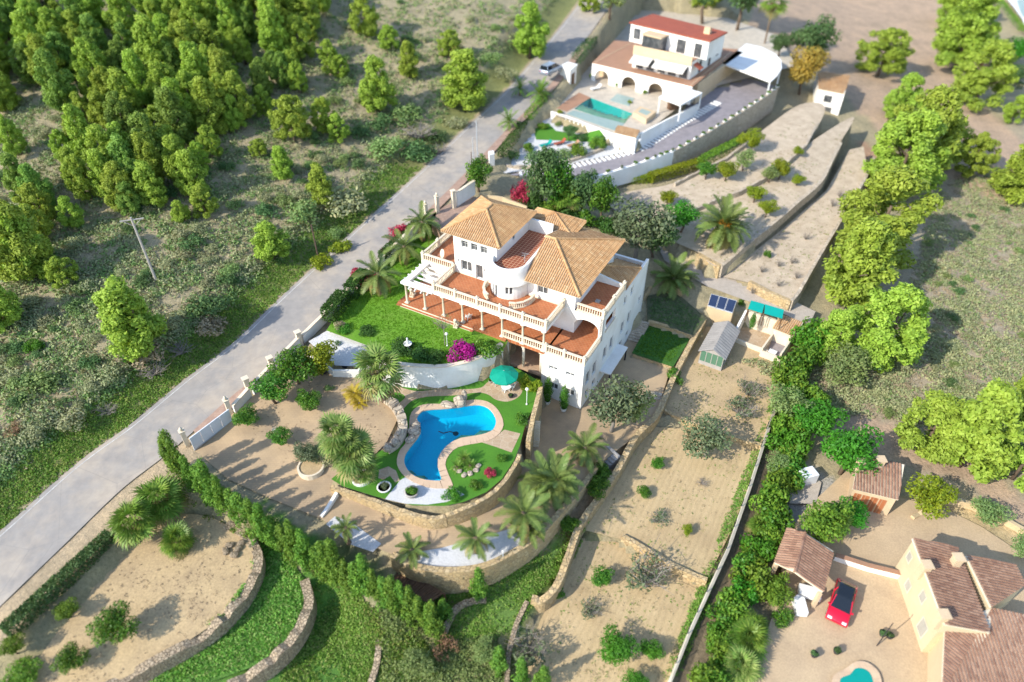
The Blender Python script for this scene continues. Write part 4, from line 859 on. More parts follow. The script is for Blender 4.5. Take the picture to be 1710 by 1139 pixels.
leaf('palm_leaf_old', [(0.224,0.213,0.067),(0.302,0.258,0.101),(0.179,0.190,0.056)], .2, .5, .03)
leaf('fan_leaf', [(.13,.23,.05),(.19,.29,.075),(.27,.34,.11)], .2, .4, .02)
leaf('fan_leaf_green', [(0.105,0.210,0.028),(0.154,0.266,0.042),(0.210,0.308,0.056)], .25, .4, .02)
leaf('palm_skirt', [(.21,.14,.075),(.28,.195,.105),(.16,.105,.06)], .1, .8)
leaf('cycas_yellow', [(.42,.30,.02),(.50,.38,.04),(.34,.26,.03)], .25, .5)
leaf('orange_fruit', [(.62,.24,.02),(.70,.34,.04)], .05, .6)
leaf('verge_grass', [(0.090,0.210,0.022),(0.135,0.270,0.038),(0.195,0.285,0.060),(0.285,0.285,0.090)], .3, .7, .02)
leaf('weed_green', [(.11,.27,.035),(.16,.34,.05),(.22,.38,.08),(.30,.34,.12)], .3, .6, .03)
leaf('lawn_blade', [(.10,.26,.012),(.145,.32,.02),(.20,.35,.03)], .35, .6)
plain('bark', (.16,.115,.08), (.10,.07,.05), 3, .95, .8, 12)
plain('bark_grey', (.27,.235,.20), (.19,.165,.14), 3, .95, .6, 12)
plain('palm_bark', (.20,.145,.095), (.11,.075,.05), 4, .95, 1, 9)

def cloud(rng, clumps, n, size, aspect=1.0, up=.3, shell=.5, flat=.0):
    """n leaf quads spread through the outer part of a set of ellipsoids (x, y, z, rx, ry, rz)"""
    C = np.array(clumps, float); wts = (C[:,3]*C[:,4]+C[:,3]*C[:,5]+C[:,4]*C[:,5]); wts /= wts.sum()
    k = rng.choice(len(C), n, p=wts); d = rng.normal(size=(n,3)); d /= np.linalg.norm(d,axis=1)[:,None]
    r = (shell**3 + (1-shell**3)*rng.random(n))**(1/3) * rng.normal(1,.06,n)
    P = C[k,:3] + d*C[k,3:]*r[:,None]
    N_ = d*.75 + rng.normal(size=(n,3))*.55 + np.array([0,0,up]); N_ /= np.linalg.norm(N_,axis=1)[:,None]
    t = rng.normal(size=(n,3)); t[:,2] += flat; t -= N_*(t*N_).sum(1)[:,None]; t /= np.linalg.norm(t,axis=1)[:,None]; b = np.cross(N_, t)
    s = size*rng.uniform(.6,1.35,n)[:,None]; a = s*aspect
    V = np.stack([P-t*s-b*a*.5, P-t*s*.1+b*-a, P+t*s, P+b*a], 1) if False else np.stack([P-t*s, P-b*a, P+t*s, P+b*a], 1)
    return V.reshape(-1,3), np.arange(4*n).reshape(-1,4)
def leafmesh(name, rng, clumps, n, size, mat, **kw):
    V, F = cloud(rng, clumps, n, size, **kw); return npmesh(name, V, F, M(mat))
PROTO = {}
def proto(kind, parts, w, h):
    """parts: [(name, mesh)], first one is the body; w, h = crown width and height in metres"""
    PROTO.setdefault(kind, []).append((parts, w, h))
R = np.random.default_rng
def trunk_mesh(h, r, mat, rng, limbs=3, lean=.15, n=6):
    m = MB(); top = Vector((rng.normal(0,lean), rng.normal(0,lean), h))
    m.tube([(0,0,-.3), tuple(top*.35+Vector((rng.normal(0,.08),rng.normal(0,.08),0))), tuple(top*.7), tuple(top)], r, n, r*.45)
    for i in range(limbs):
        a = rng.uniform(0, 2*PI); z0 = h*rng.uniform(.45,.85); l = h*rng.uniform(.25,.4); b = top*(z0/h)
        m.tube([tuple(b), tuple(b+Vector((math.cos(a)*l*.6,math.sin(a)*l*.6,l*.35))), tuple(b+Vector((math.cos(a)*l,math.sin(a)*l,l*.75)))], r*.42, 5, r*.15)
    return m.mesh('trunk', M(mat), True)
for s_ in range(5):           # Aleppo pines, ragged dense crowns
    g = R(100+s_); cl = []; H = 7.0; wd = (2.2,1.9,2.5,1.6,2.1)[s_]
    for i in range(95):
        t = g.random()**.9; z = .75 + t*(H-1.25); env = wd*math.sin(PI*(.22+.74*t))**.7; a = g.uniform(0,2*PI); q = env*g.random()**.45*(1+.12*math.sin(3*a+s_))
        rr = g.uniform(.34,.72)*(1.05-.3*t); cl.append((q*math.cos(a), q*math.sin(a), z, rr, rr, rr*.95))
    for mt, kd in (('pine_needles','pine'), ('pine_needles_deep','pine_deep')):
        me = leafmesh('crown', R(100+s_), cl, 14000, .135, mt, aspect=.5, up=.5, shell=.42)
        proto(kd, [('trunk', trunk_mesh(H*.6, .17, 'bark', R(s_), 3)), ('crown', me)], wd*2+.35, H)
def bush_clumps(g, r, h, n, tuft=.45):
    cl = []
    for i in range(n):
        a = g.uniform(0,2*PI); q = r*math.sqrt(g.random())*.78; z = h*(.25+.5*g.random()*(1-(q/r)**2*.7)); rr = r*g.uniform(.28,.46)
        cl.append((q*math.cos(a), q*math.sin(a), z, rr, rr, rr*.85*min(1.2,h/r)))
    return cl
for s_ in range(3):
    cl = bush_clumps(R(200+s_), 1.0, 1.15, 11)
    for mt in ('scrub_grey','scrub_green','scrub_dark','scrub_dry','citrus_leaf','citrus_yellow','lush_leaf','hedge_leaf','hedge_dark','bougainvillea','bougainvillea_red','autumn_leaf','olive_leaf','pine_needles'):
        n = 1500 if mt in ('citrus_leaf','citrus_yellow','lush_leaf','bougainvillea','hedge_leaf','hedge_dark','bougainvillea_red','pine_needles') else 900
        proto('bush_'+mt, [('foliage', leafmesh('foliage', R(210+s_), cl, n, .08, mt, aspect=.55, up=.3, shell=.4))], 2.0, 1.2)
for s_ in range(3):           # round garden trees
    g = R(300+s_); cl = []
    for i in range(20):
        d = g.normal(size=3); d /= np.linalg.norm(d); q = g.random()**.4*1.0; rr = g.uniform(.35,.55)
        cl.append((d[0]*q, d[1]*q, 1.75+d[2]*q*.85, rr, rr, rr*.9))
    for mt, kd in (('citrus_leaf','tree_citrus'),('citrus_yellow','tree_yellow'),('lush_leaf','tree_lush'),('olive_leaf','tree_olive'),('scrub_green','tree_dull'),('scrub_dark','tree_dark'),('autumn_leaf','tree_autumn'),('hedge_leaf','tree_fresh'),('pine_needles','tree_pine')):
        k = 1500 if kd in ('tree_olive','tree_dull') else 2300
        proto(kd, [('trunk', trunk_mesh(1.5, .10, 'bark_grey' if kd == 'tree_olive' else 'bark', R(s_), 3, .1)), ('crown', leafmesh('crown', g, cl, int(k*1.5), .085, mt, aspect=.5, up=.3, shell=.45))], 2.45, 3.1)
for s_ in range(3):           # narrow cypress and hedge conifers
    g = R(400+s_); cl = []
    for i in range(22):
        z = .25+3.5*i/21; e = .48*math.sin(PI*min(1,(.18+.82*(i/21))))**.6+.06; a = g.uniform(0,2*PI)
        cl.append((.12*math.cos(a), .12*math.sin(a), z, e, e, .34))
    proto('cypress', [('foliage', leafmesh('foliage', g, cl, 2600, .07, 'cypress_leaf', aspect=.5, up=.1, shell=.7, flat=1.5))], 1.05, 4.0)
    cl = []
    for i in range(30):
        t = g.random(); z = .25+t*3.2; e = 1.0*(1-t)**.45*.8; a = g.uniform(0,2*PI); q = e*math.sqrt(g.random())
        cl.append((q*math.cos(a), q*math.sin(a), z, .30, .30, .62))
    proto('conifer', [('foliage', leafmesh('foliage', g, cl, 2600, .10, 'conifer_leaf', aspect=.45, up=.25, shell=.45, flat=1.6))], 2.2, 3.9)
def twig_mesh(g, r, h, n, mat, name='twigs'):
    m = MB()
    for i in range(n):
        a = g.uniform(0,2*PI); l = r*g.uniform(.5,1); b = Vector((math.cos(a)*l,math.sin(a)*l,h*g.uniform(.4,1))); c = b*.5+Vector((g.normal(0,.08),g.normal(0,.08),.1))
        m.tube([(0,0,-.05), tuple(c), tuple(b)], .028, 3, .008)
        for j in range(3):
            e = c.lerp(b, g.uniform(.2,.9)); m.tube([tuple(e), tuple(e+Vector((g.normal(0,.25)*r,g.normal(0,.25)*r,g.uniform(.05,.3)*h)))], .014, 3, .005)
    return m.mesh(name, M(mat))
for s_ in range(2):
    proto('twiggy', [('twigs', twig_mesh(R(500+s_), 1.0, 1.1, 34, 'bark_grey'))], 2.0, 1.2)
    g = R(510+s_); cl = bush_clumps(g, .9, 1.2, 9)
    proto('sparse', [('twigs', twig_mesh(R(505+s_), 1.0, 1.5, 26, 'bark_grey')), ('foliage', leafmesh('foliage', g, [(a,b,c+.3,d,e,f) for a,b,c,d,e,f in cl], 420, .085, 'olive_leaf', aspect=.5))], 2.0, 1.6)
def plant(name, kind, px, py, wpx, label, cat, group=None, hs=1.0, at=None, seed=None, z=None, wm=None):
    """px, py: foot in the picture; wpx: crown width in photo pixels there"""
    g = random.Random(seed if seed is not None else hash((px, py)) & 0xffff if False else int(px*7+py*13))
    if at is not None: x, y, zz = at
    elif z is not None: x, y = un(px, py, z); zz = z
    else: x, y, zz = hitg(px, py)
    V = PROTO[kind]; parts, w, h = V[g.randrange(len(V))]
    s = (wm if wm else wpx / (F_PX / (y*_c - (zz-CAM_H)*_s))) / w
    if len(parts) == 1:
        o = inst(name, parts[0][1], None, (x, y, zz), (0, 0, g.uniform(0, 6.28)), (s, s, s*hs)); return tag(o, label, cat, group)
    o = thing(name, label, cat, (x, y, zz), g.uniform(0, 6.28), group); o.scale = (s, s, s*hs)
    for n, me in parts: inst(n, me, o)
    return o

# ------------------------------------------------------------------ palms: every frond a part
def frond_mesh(L, droop, w, n, mat, seed, rise=.6):
    g = R(seed); V = []; F = []; P = []
    for i in range(n+1):
        t = i/n; P.append(np.array([L*(t - .10*t*t*droop), 0, rise*L*t*(1-.2*t) - droop*L*t*t*.75]))
    for i in range(n):
        p, q = P[i], P[i+1]; t = (i+.5)/n; d = (q-p)/np.linalg.norm(q-p); r = .035*(1-t)+.008
        k = len(V); V += [p+[0,r,0], p-[0,r,0], q-[0,r*.9,0], q+[0,r*.9,0]]; F.append((k,k+1,k+2,k+3))
        if t < .12: continue
        l = w*math.sin(PI*min(1,.12+.86*t))**.6
        for sgn in (-1, 1):
            for o_ in (0, .5):
                b = p+(q-p)*o_; e = b + d*l*.75 + np.array([0, sgn*l*.75, l*(.18+.1*g.normal())-.12*l*droop])
                k = len(V); ww = .042*w/.5
                V += [b-d*ww*.5, b+d*ww*1.3, e+d*ww*.3, e-d*.02]; F.append((k,k+1,k+2,k+3))
    return npmesh('frond', np.array(V), np.array(F), M(mat))
FR = {'up': frond_mesh(2.6,.35,.52,19,'palm_leaf',1,.75), 'mid': frond_mesh(2.8,.75,.55,19,'palm_leaf',2,.5), 'low': frond_mesh(2.6,1.1,.5,19,'palm_leaf_old',3,.25)}
FC = {k: frond_mesh(1.25, d, .26, 9, m, 5, r) for k, d, m, r in (('up',.3,'fan_leaf_green',.8),('mid',.7,'fan_leaf_green',.45),('yel',.6,'cycas_yellow',.5))}
def fan_mesh(mat, seed, k=17):
    g = R(seed); V = [np.array([0,-.025,0]), np.array([0,.025,0]), np.array([.95,.02,.1]), np.array([.95,-.02,.1])]; F = [(0,1,2,3)]
    c = np.array([.88,0,.09])
    for i in range(k):
        a = -1.75+3.5*i/(k-1); l = 1.0*(1-.16*abs(a))*g.uniform(.85,1.08); d = np.array([math.cos(a), math.sin(a), 0]); nrm = np.array([-d[1], d[0], 0]); z = .09*(i % 2)
        m_ = c+d*l*.62+np.array([0,0,.07]); e = c+d*l*1.08+np.array([0,0,-.06-.14*g.random()])
        k0 = len(V); V += [c, m_-nrm*.062+np.array([0,0,z]), e, m_+nrm*.062+np.array([0,0,z])]; F.append((k0,k0+1,k0+2,k0+3))
    return npmesh('frond', np.array(V), np.array(F), M(mat))
FF = [fan_mesh('fan_leaf', 1), fan_mesh('fan_leaf', 2), fan_mesh('fan_leaf_green', 3), fan_mesh('palm_leaf_old', 4), fan_mesh('cycas_yellow', 5)]
def palm_trunk(h, r, rough=.06):
    prof = []; n = max(4, int(h/.16))
    for i in range(n+1):
        t = i/n; prof += [(r*(1.15-.25*t)*(1+rough), h*t), (r*(1.15-.25*t)*(1-rough*1.5), h*t+.06)]
    return MB().lathe([(r*1.5,-.2)]+prof, 9)
def date_palm(px, py, wpx, h, label, group=None, n=34, fruit=0, name='date_palm', z=None, dense=1.0):
    x, y, zz = hitg(px, py) if z is None else (*un(px, py, z), z)
    s = wpx / (F_PX / (y*_c - (zz+h-CAM_H)*_s)) / 5.0; g = random.Random(int(px*3+py))
    o = thing(name, label, 'palm tree', (x, y, zz), g.uniform(0, 6), group)
    palm_trunk(h, .2*min(1.4,.6+.4*s)).build('trunk', M('palm_bark'), o)
    MB().lathe([(.12,-.35),(.34,-.1),(.30,.12),(.10,.3)], 9, (0,0,h)).build('crownshaft', M('palm_bark'), o)
    for i in range(n):
        t = (i+.5)/n; k = 'up' if t < .34 else 'mid' if t < .78 else 'low'
        el = (-.62+.75*t/.34) if k == 'up' else (-.15+.55*(t-.34)/.44) if k == 'mid' else .45+.35*(t-.78)/.22
        inst('frond', FR[k], o, (0,0,h+.12), (g.uniform(-.25,.25), el+g.uniform(-.08,.08), i*2.39996+g.uniform(-.15,.15)), s*g.uniform(.86,1.08))
    if fruit:
        for i in range(fruit):
            a = i*2*PI/fruit; c = [(math.cos(a)*(.35+.25*j), math.sin(a)*(.35+.25*j), h+.75-.16*j, .2, .2, .24) for j in range(3)]
            inst('fruit_cluster', leafmesh('fruit_cluster', R(i), c, 130, .07, 'orange_fruit', aspect=.8), o, (0,0,0), (0,0,0), 1.0)
    return o
def fan_palm(px, py, wpx, h, label, group=None, n=46, skirt=0, mats=(0,1), name='fan_palm', z=None, r=.22):
    x, y, zz = hitg(px, py) if z is None else (*un(px, py, z), z)
    s = wpx / (F_PX / (y*_c - (zz+h-CAM_H)*_s)) / 3.3; g = random.Random(int(px*5+py))
    o = thing(name, label, 'palm tree', (x, y, zz), g.uniform(0, 6), group); palm_trunk(h, r).build('trunk', M('palm_bark'), o)
    if skirt:
        cl = [(math.cos(a)*.2, math.sin(a)*.2, h-.35-skirt*t, .5-.15*t, .5-.15*t, .4) for a, t in zip(np.linspace(0,18,12), np.linspace(0,1,12))]
        inst('dead_skirt', leafmesh('dead_skirt', R(3), cl, 500, .26, 'palm_skirt', aspect=.22, up=-.1, flat=3), o)
    for i in range(n):
        t = (i+.5)/n; el = -1.25+1.95*t**.85
        inst('frond', FF[3] if t > .86 else FF[mats[i % len(mats)]], o, (0,0,h+.25-.5*t), (g.uniform(-.6,.6), el+g.uniform(-.18,.18), i*2.39996+g.uniform(-.3,.3)), s*g.uniform(.8,1.12))
    return o
def cycad(px, py, wpx, label, group=None, n=26, yellow=False, z=None, name='cycad', dz=.35):
    x, y, zz = hitg(px, py) if z is None else (*un(px, py, z), z)
    s = wpx / (F_PX / (y*_c - (zz-CAM_H)*_s)) / 2.3; g = random.Random(int(px+py*3))
    o = thing(name, label, 'cycad', (x, y, zz), g.uniform(0,6), group); palm_trunk(dz+.1, .13).build('trunk', M('palm_bark'), o)
    for i in range(n):
        t = (i+.5)/n; k = 'yel' if yellow else 'up' if t < .4 else 'mid'
        inst('frond', FC[k], o, (0,0,dz), (g.uniform(-.2,.2), -.7+1.2*t, i*2.39996), s*g.uniform(.85,1.1))
    return o
# ------------------------------------------------------------------ ground cover nobody could count
def cover(name, label, XY, spec, seed, sub=.03):
    """tufts at world points: spec = (leaf material, leaves per tuft, radius range, height factor, leaf size)"""
    mat, k, (r0, r1), hf, ls = spec; g = R(seed); XY = np.asarray(XY); n = len(XY)
    z = gz(XY[:,0], XY[:,1]); r = g.uniform(r0, r1, n)
    d = g.normal(size=(n,k,3)); d /= np.linalg.norm(d,axis=2)[:,:,None]; d[:,:,2] = np.abs(d[:,:,2])
    P = np.stack([XY[:,0], XY[:,1], z-sub], 1)[:,None,:] + d*np.array([1,1,hf])*r[:,None,None]*g.uniform(.55,1.05,(n,k,1))
    N_ = d + g.normal(size=(n,k,3))*.5; N_ /= np.linalg.norm(N_,axis=2)[:,:,None]
    t = g.normal(size=(n,k,3)); t[:,:,2] += .6; t -= N_*(t*N_).sum(2)[:,:,None]; t /= np.linalg.norm(t,axis=2)[:,:,None]; b = np.cross(N_, t)
    s = ls*g.uniform(.6,1.4,(n,k,1)); V = np.stack([P-t*s, P-b*s*.5, P+t*s, P+b*s*.5], 2).reshape(-1,3)
    return tag(inst(name, npmesh(name, V, np.arange(len(V)).reshape(-1,4), M(mat))), label, None, None, 'stuff')
def scatter(poly, n, seed, z=None, clump=0.0):
    """world points, evenly spread over a picture outline"""
    P = np.array(poly, float); g = R(seed); out = []
    while sum(map(len, out)) < n and len(out) < 40:
        q = np.c_[g.uniform(P[:,0].min(),P[:,0].max(),n*2), g.uniform(P[:,1].min(),P[:,1].max(),n*2)]
        q = q[inside(P, q[:,0], q[:,1])]; zz = np.full(len(q), 0.0 if z is None else float(z))
        for _ in range(5):
            x, y = un(q[:,0], q[:,1], zz); zz = zz*.3+gz(x, y)*.7
        q = np.c_[x, y]
        if clump: q = q[(np.sin(q[:,0]*.9+1.3*np.sin(q[:,1]*.55+seed))+np.sin(q[:,1]*.8+seed+1.1*np.sin(q[:,0]*.6)))*.5+g.normal(0,.5,len(q)) > clump-.6]
        out.append(q)
    return np.concatenate(out)[:n]
def scatter_world(poly, n, seed, z=None, clump=0.0):
    """random world points inside a picture outline; clump > 0 keeps them in drifts"""
    P = [hit(a,b)[:2] if z is None else un(a,b,z) for a,b in poly]; P = np.array(P); g = R(seed); out = []
    while sum(map(len, out)) < n:
        q = np.c_[g.uniform(P[:,0].min(),P[:,0].max(),n*2), g.uniform(P[:,1].min(),P[:,1].max(),n*2)]
        q = q[inside(P, q[:,0], q[:,1])]
        if clump: q = q[(np.sin(q[:,0]*.9+1.3*np.sin(q[:,1]*.55+seed))+np.sin(q[:,1]*.8+seed+1.1*np.sin(q[:,0]*.6)))*.5+g.normal(0,.5,len(q)) > clump-.6]
        out.append(q)
        if len(out) > 40: break
    return np.concatenate(out)[:n]
ORD = ['first','second','third','fourth','fifth','sixth','seventh','eighth','ninth','tenth','eleventh','twelfth','thirteenth','fourteenth','fifteenth','sixteenth','seventeenth','eighteenth','nineteenth','twentieth']+['twenty-'+o for o in ('first','second','third','fourth','fifth','sixth','seventh','eighth','ninth')]+['thirtieth','thirty-first','thirty-second']
# ------------------------------------------------------------------ the pine wood and the scrub hillside
_left = [(-60,1010),(-60,-60),(985,-60),(960,-5),(905,70),(850,145),(790,205),(720,262),(640,345),(560,420),(480,495),(400,560),(330,620),(240,695),(140,785),(40,870)]
_g = R(7); _forest = [(-40,440),(-40,60),(80,-40),(330,-50),(560,-50),(520,70),(560,130),(470,180),(400,250),(330,310),(260,330),(190,400),(120,440),(60,470),(0,480)]
FW = np.array([hit(a,b)[:2] for a,b in _forest])
_xs = np.arange(FW[:,0].min(), FW[:,0].max(), 3.7); _ys = np.arange(FW[:,1].min(), FW[:,1].max(), 3.7); _pts = []
for i, a in enumerate(_xs):
    for b in _ys: _pts.append((a+_g.normal(0,1.1), b+_g.normal(0,1.1)+(1.8 if i % 2 else 0)))
_pts = np.array(_pts); _pts = _pts[inside(FW, _pts[:,0], _pts[:,1])]
_dens = np.sin(_pts[:,0]*.13+1.0)+np.sin(_pts[:,1]*.11+2.2); _pts = _pts[(_dens+_g.normal(0,.55,len(_pts))) > -1.15]
_pts = _pts[np.argsort(_pts[:,0]**2+_pts[:,1]**2)]; _pz_ = gz(_pts[:,0], _pts[:,1]); NEAR = 235
for i, (p, z) in enumerate(zip(_pts[:NEAR], _pz_)):
    k = 'pine' if _g.random() < .8 else 'pine_deep'
    plant('pine_tree', k, 0, 0, 0, 'light green pine crowded into the dense wood at the upper left', 'pine tree', 'pines of the dense wood', .95+.3*_g.random(), (p[0],p[1],z), i, wm=_g.uniform(2.5,4.7))
_V = []
for p, z in zip(_pts[NEAR:NEAR+560], _pz_[NEAR:]):
    s = _g.uniform(.55,1.0); cl = [(p[0]+_g.normal(0,.7)*s, p[1]+_g.normal(0,.7)*s, z+s*(1.2+5.2*t), (1.5-.9*t)*s, (1.5-.9*t)*s, 1.1*s) for t in np.linspace(0,1,7)]
    _V.append(cloud(_g, cl, 520, .24, aspect=.5, up=.5, shell=.5)[0])
if _V:
    _V = np.concatenate(_V); tag(inst('far_wood', npmesh('far_wood', _V, np.arange(len(_V)).reshape(-1,4), M('pine_needles'))), 'far part of the pine wood at the top left', None, None, 'stuff')
for px, py, wp, hs, lab in ((238,586,88,1.0,'big dense pine right beside the road verge at left'),(457,434,60,.85,'round bushy pine alone on the scrub above the wooden pole'),(778,184,72,.85,'round pine casting its shadow on the road uphill'),
    (884,98,58,1.1,'tall narrow pine on the road bank opposite the van'),(541,345,40,1.2,'slim pine above the big olive green bushes on the scrub slope'),(112,476,50,1.05,'pine near the left edge below the wood'),(58,462,92,1.1,'wide pine at the lower corner of the wood'),(15,545,70,1.0,'pine cut by the left picture edge'),
    (492,238,66,1.15,'tallest pine at the right rim of the wood'),(545,222,42,1.2,'slim pine just right of the tallest rim pine'),(566,238,36,1.1,'yellowish small pine beside a dark bush on the slope'),(634,188,58,1.15,'pale green pine on the open slope left of the road pine'),(684,130,34,1.1,'small pine halfway up the open slope'),
    (650,84,34,1.0,'short pine on the upper open slope'),(612,62,48,1.15,'double crowned pine at the top of the slope'),(752,98,40,1.1,'pine with a brown dead branch on the upper slope'),(570,130,32,1.0,'thin pine below the double crowned one'),(345,362,42,1.1,'pine at the lower rim of the wood above the utility pole'),
    (306,372,30,1.0,'small pine left of the lower rim pine'),(262,345,46,1.1,'pine just above the leaning utility pole'),(215,345,60,1.1,'broad pine at the front of the wood'),(330,330,48,1.1,'pine at the clearing edge'),(475,300,34,1.1,'young pine by the dead grey branches'),(435,262,30,1.0,'youngest pine on the clearing'),
    (532,26,50,1.2,'dark pine at the top edge of the wood'),(470,60,60,1.2,'tall dark pine on the far side of the wood'),(985,20,40,1,'pine behind the road bend at the top')):
    plant('pine_tree', 'pine', px, py, wp, lab, 'pine tree', 'pines on the hillside', hs*.84)
for px, py, wp, hs, lab in ((1465,128,84,.85,'round pine standing alone on the pink dirt ground'),(1592,118,95,1.0,'big pine left of the small red house'),(1625,180,88,.95,'pine in front of the small red house'),(1520,292,110,1.05,'pine at the head of the right pine row'),(1488,330,120,1.0,'wide pine second in the right pine row'),
    (1450,432,140,.9,'broadest pine of the right row beside the gravel terrace'),(1412,505,100,.95,'pine of the right row beside the grey path'),(1465,600,120,.95,'full pine near the lower end of the right row'),(1385,592,62,.9,'slender pine behind the tiled kennel'),(1560,280,80,1.05,'dark pine behind the head of the right row'),
    (1615,292,62,1.1,'pine right of the row beside the dirt track'),(1687,205,36,1,'little pine at the right edge of the dirt track'),(1690,332,80,.8,'pine cut by the right edge above the dry field'),(1540,752,105,.9,'pale pine left of the lower right group'),(1600,778,110,1.0,'yellow green pine in the middle of the lower right group'),
    (1690,800,90,1.0,'pine at the right end of the lower right group'),(1700,692,60,.9,'pine half cut by the right edge behind the lower group'),(1590,45,70,1,'pine at the top right behind the big one'),(1500,200,60,.9,'bushy pine at the top of the row over the track'),(1180,20,60,1,'dark tree like pine behind the white house roof')):
    plant('pine_tree', 'pine', px, py, wp, lab, 'pine tree', 'pines at the right side', hs*.86)
plant('dead_pine', 'bush_autumn_leaf', 1, 1, 1, 'x', 'x').name if False else None
_me = leafmesh('foliage', R(9), bush_clumps(R(9), 1.0, 1.3, 9), 500, .1, 'needles_dead', aspect=.4); PROTO['bush_dead'] = [([('foliage', _me)], 2.0, 1.3)]
for px, py, wp, hs, lab in ((1524,235,34,2.2,'dead pinkish brown pine top among the right row'),(763,100,22,2.0,'dead brown sapling beside the pine on the upper slope'),(745,1092,42,1.6,'dead orange brown conifer at the lower end of the conifer hedge'),(25,722,30,.9,'orange brown dead bush at the left edge')):
    plant('dead_conifer', 'bush_dead', px, py, wp, lab, 'dead shrub', None, hs)
# larger scrub bushes one by one
for px, py, wp, k, lab in ((575,352,92,'scrub_grey','wide grey green bush on the slope below the slim pine'),(475,340,38,'scrub_green','green bush beside the slim pine on the slope'),(325,415,48,'scrub_dark','dark green bush on the slope above the scrub clearing'),(350,520,74,'scrub_dark','dark wide bush behind the pine shadow by the verge'),
    (355,552,62,'scrub_dry','grey brown bush at the edge of the verge'),(380,475,40,'scrub_dark','small dark bush above the sandy cut'),(450,360,46,'scrub_dark','dark bush left of the wooden pole'),(540,310,40,'scrub_dark','dark bush under the slim pine'),(680,205,62,'scrub_green','low green bush beside the sandy patch'),
    (640,215,52,'scrub_dark','dark bush below the pale pine'),(600,228,46,'scrub_dark','very dark bush left of the sandy patch'),(755,170,38,'scrub_green','green bush beside the round road pine'),(762,212,44,'scrub_grey','grey bush between road and dead grey branches'),(650,255,70,'scrub_green','large green bush above the road bend'),
    (700,265,72,'scrub_dark','long dark bush hugging the road edge'),(728,235,44,'scrub_dark','dark bush closest to the dead grey branches'),(800,170,30,'scrub_grey','grey bush behind the round road pine'),(845,130,40,'scrub_grey','grey bush on the bank by the narrow pine'),(820,105,44,'scrub_green','green bush on the bank above the narrow pine'),
    (500,365,70,'scrub_green','olive green bush left of the wide grey one'),(240,600,70,'scrub_dry','dry brushwood at the foot of the big roadside pine'),(60,640,46,'scrub_dark','dark bush low on the left slope'),(68,655,70,'scrub_green','yellow green bush low on the left slope'),(150,610,40,'scrub_dark','small dark bush in the grey scrub at left'),
    (160,650,36,'scrub_grey','grey bush in the pale scrub at left'),(30,670,40,'scrub_dark','bush at the left edge above the brown one'),(120,705,60,'scrub_grey','grey bush above the green weeds by the road'),(60,585,38,'lush_leaf','bright green small bush on the left slope'),(215,600,30,'lush_leaf','bright weed clump beside the roadside pine'),
    (570,418,40,'citrus_yellow','yellow green bush over the road edge by the pole'),(536,444,44,'citrus_yellow','yellowish bush at the foot of the wooden pole'),(560,395,36,'scrub_green','green bush behind the wooden pole'),(500,330,30,'scrub_grey','small grey bush above the olive green one')):
    plant('scrub_bush', 'bush_'+k, px, py, wp, lab, 'bush', 'bushes on the hillside', .8)
for i, (px, py, wp) in enumerate(((700,232,70),(735,255,40),(520,300,40),(305,590,50),(260,625,60),(620,180,26),(180,690,40))):
    plant('dead_brush', 'twiggy', px, py, wp, ['wide patch of dead grey branches above the road bend','dead grey branches at the road kerb','fallen grey branches under the young pine','heap of dry twigs behind the verge','pale dead brush near the roadside pine','dry twigs under the pale pine','grey dead brush low on the slope'][i], 'dead shrub', None, .6)
_sc = scatter(_left, 285, 3, 5)
_sz = gz(_sc[:,0], _sc[:,1]); _sd, _ = road_dist(_sc[:,0], _sc[:,1])
for i, (p, z, d) in enumerate(zip(_sc, _sz, _sd)):
    if d < 8: continue
    k = ('scrub_grey','scrub_green','scrub_grey','scrub_dark')[i % 4]
    plant('scrub_bush', 'bush_'+k, 0, 0, 0, {'scrub_grey':'low grey green scrub bush scattered over the hillside left of the road','scrub_green':'low olive green scrub bush scattered over the hillside left of the road','scrub_dark':'low dark green scrub bush scattered over the hillside left of the road'}[k], 'bush', k.replace('scrub_','')+' scrub bushes of the left hillside', .75, (p[0],p[1],z), i, wm=_g.uniform(1.3,3.0))
def keep(q, dmin): d, _ = road_dist(q[:,0], q[:,1]); return q[d > dmin]
_ins2 = lambda q: ~np.any([inside(TERR[n]['poly'], q[:,0], q[:,1]) for n in TORDER], axis=0)
cover('scrub_cover', 'low grey scrub and dry herbs covering the hillside left of the road', keep(scatter(_left, 10500, 11, 5, .3), 7.5), ('scrub_grey', 20, (.3,.85), .85, .15), 1)
cover('scrub_cover', 'low green herbs between the scrub left of the road', keep(scatter(_left, 5200, 12, 5, .45), 7), ('scrub_green', 20, (.3,.8), .85, .15), 2)
cover('dry_cover', 'dry twigs and straw between the scrub', keep(scatter(_left, 4200, 13, 5, .3), 6.5), ('scrub_dry', 9, (.15,.45), .6, .10), 3)
_vg = np.array([(p[0]-n_*q[0], p[1]-n_*q[1]) for k_, p in enumerate(_R) for q in [(math.cos(.62), -math.sin(.62))] for n_ in R(5+k_).uniform(3.4,8.0,100)]) ; _vg += R(6).normal(0,.6,_vg.shape); _vg = _vg[_vg[:,1] < 92]
cover('verge_weeds', 'green weeds growing along the uphill road verge', keep(_vg, 3.3), ('weed_green', 12, (.15,.42), .7, .09), 4)
cover('verge_straw', 'yellow grass along the uphill road verge', keep(_vg[::3]+R(8).normal(0,.6,_vg[::3].shape), 3.2), ('verge_grass', 12, (.15,.4), .8, .10), 5)
_dryf = [(1230,600),(1400,610),(1500,560),(1560,330),(1640,260),(1740,330),(1760,820),(1600,720),(1480,700),(1400,690)]
cover('dry_field_cover', 'grey dry scrub over the field beyond the pine row', scatter(_dryf, 4200, 21, -3, .3), ('scrub_grey', 18, (.3,.8), .7, .14), 6)
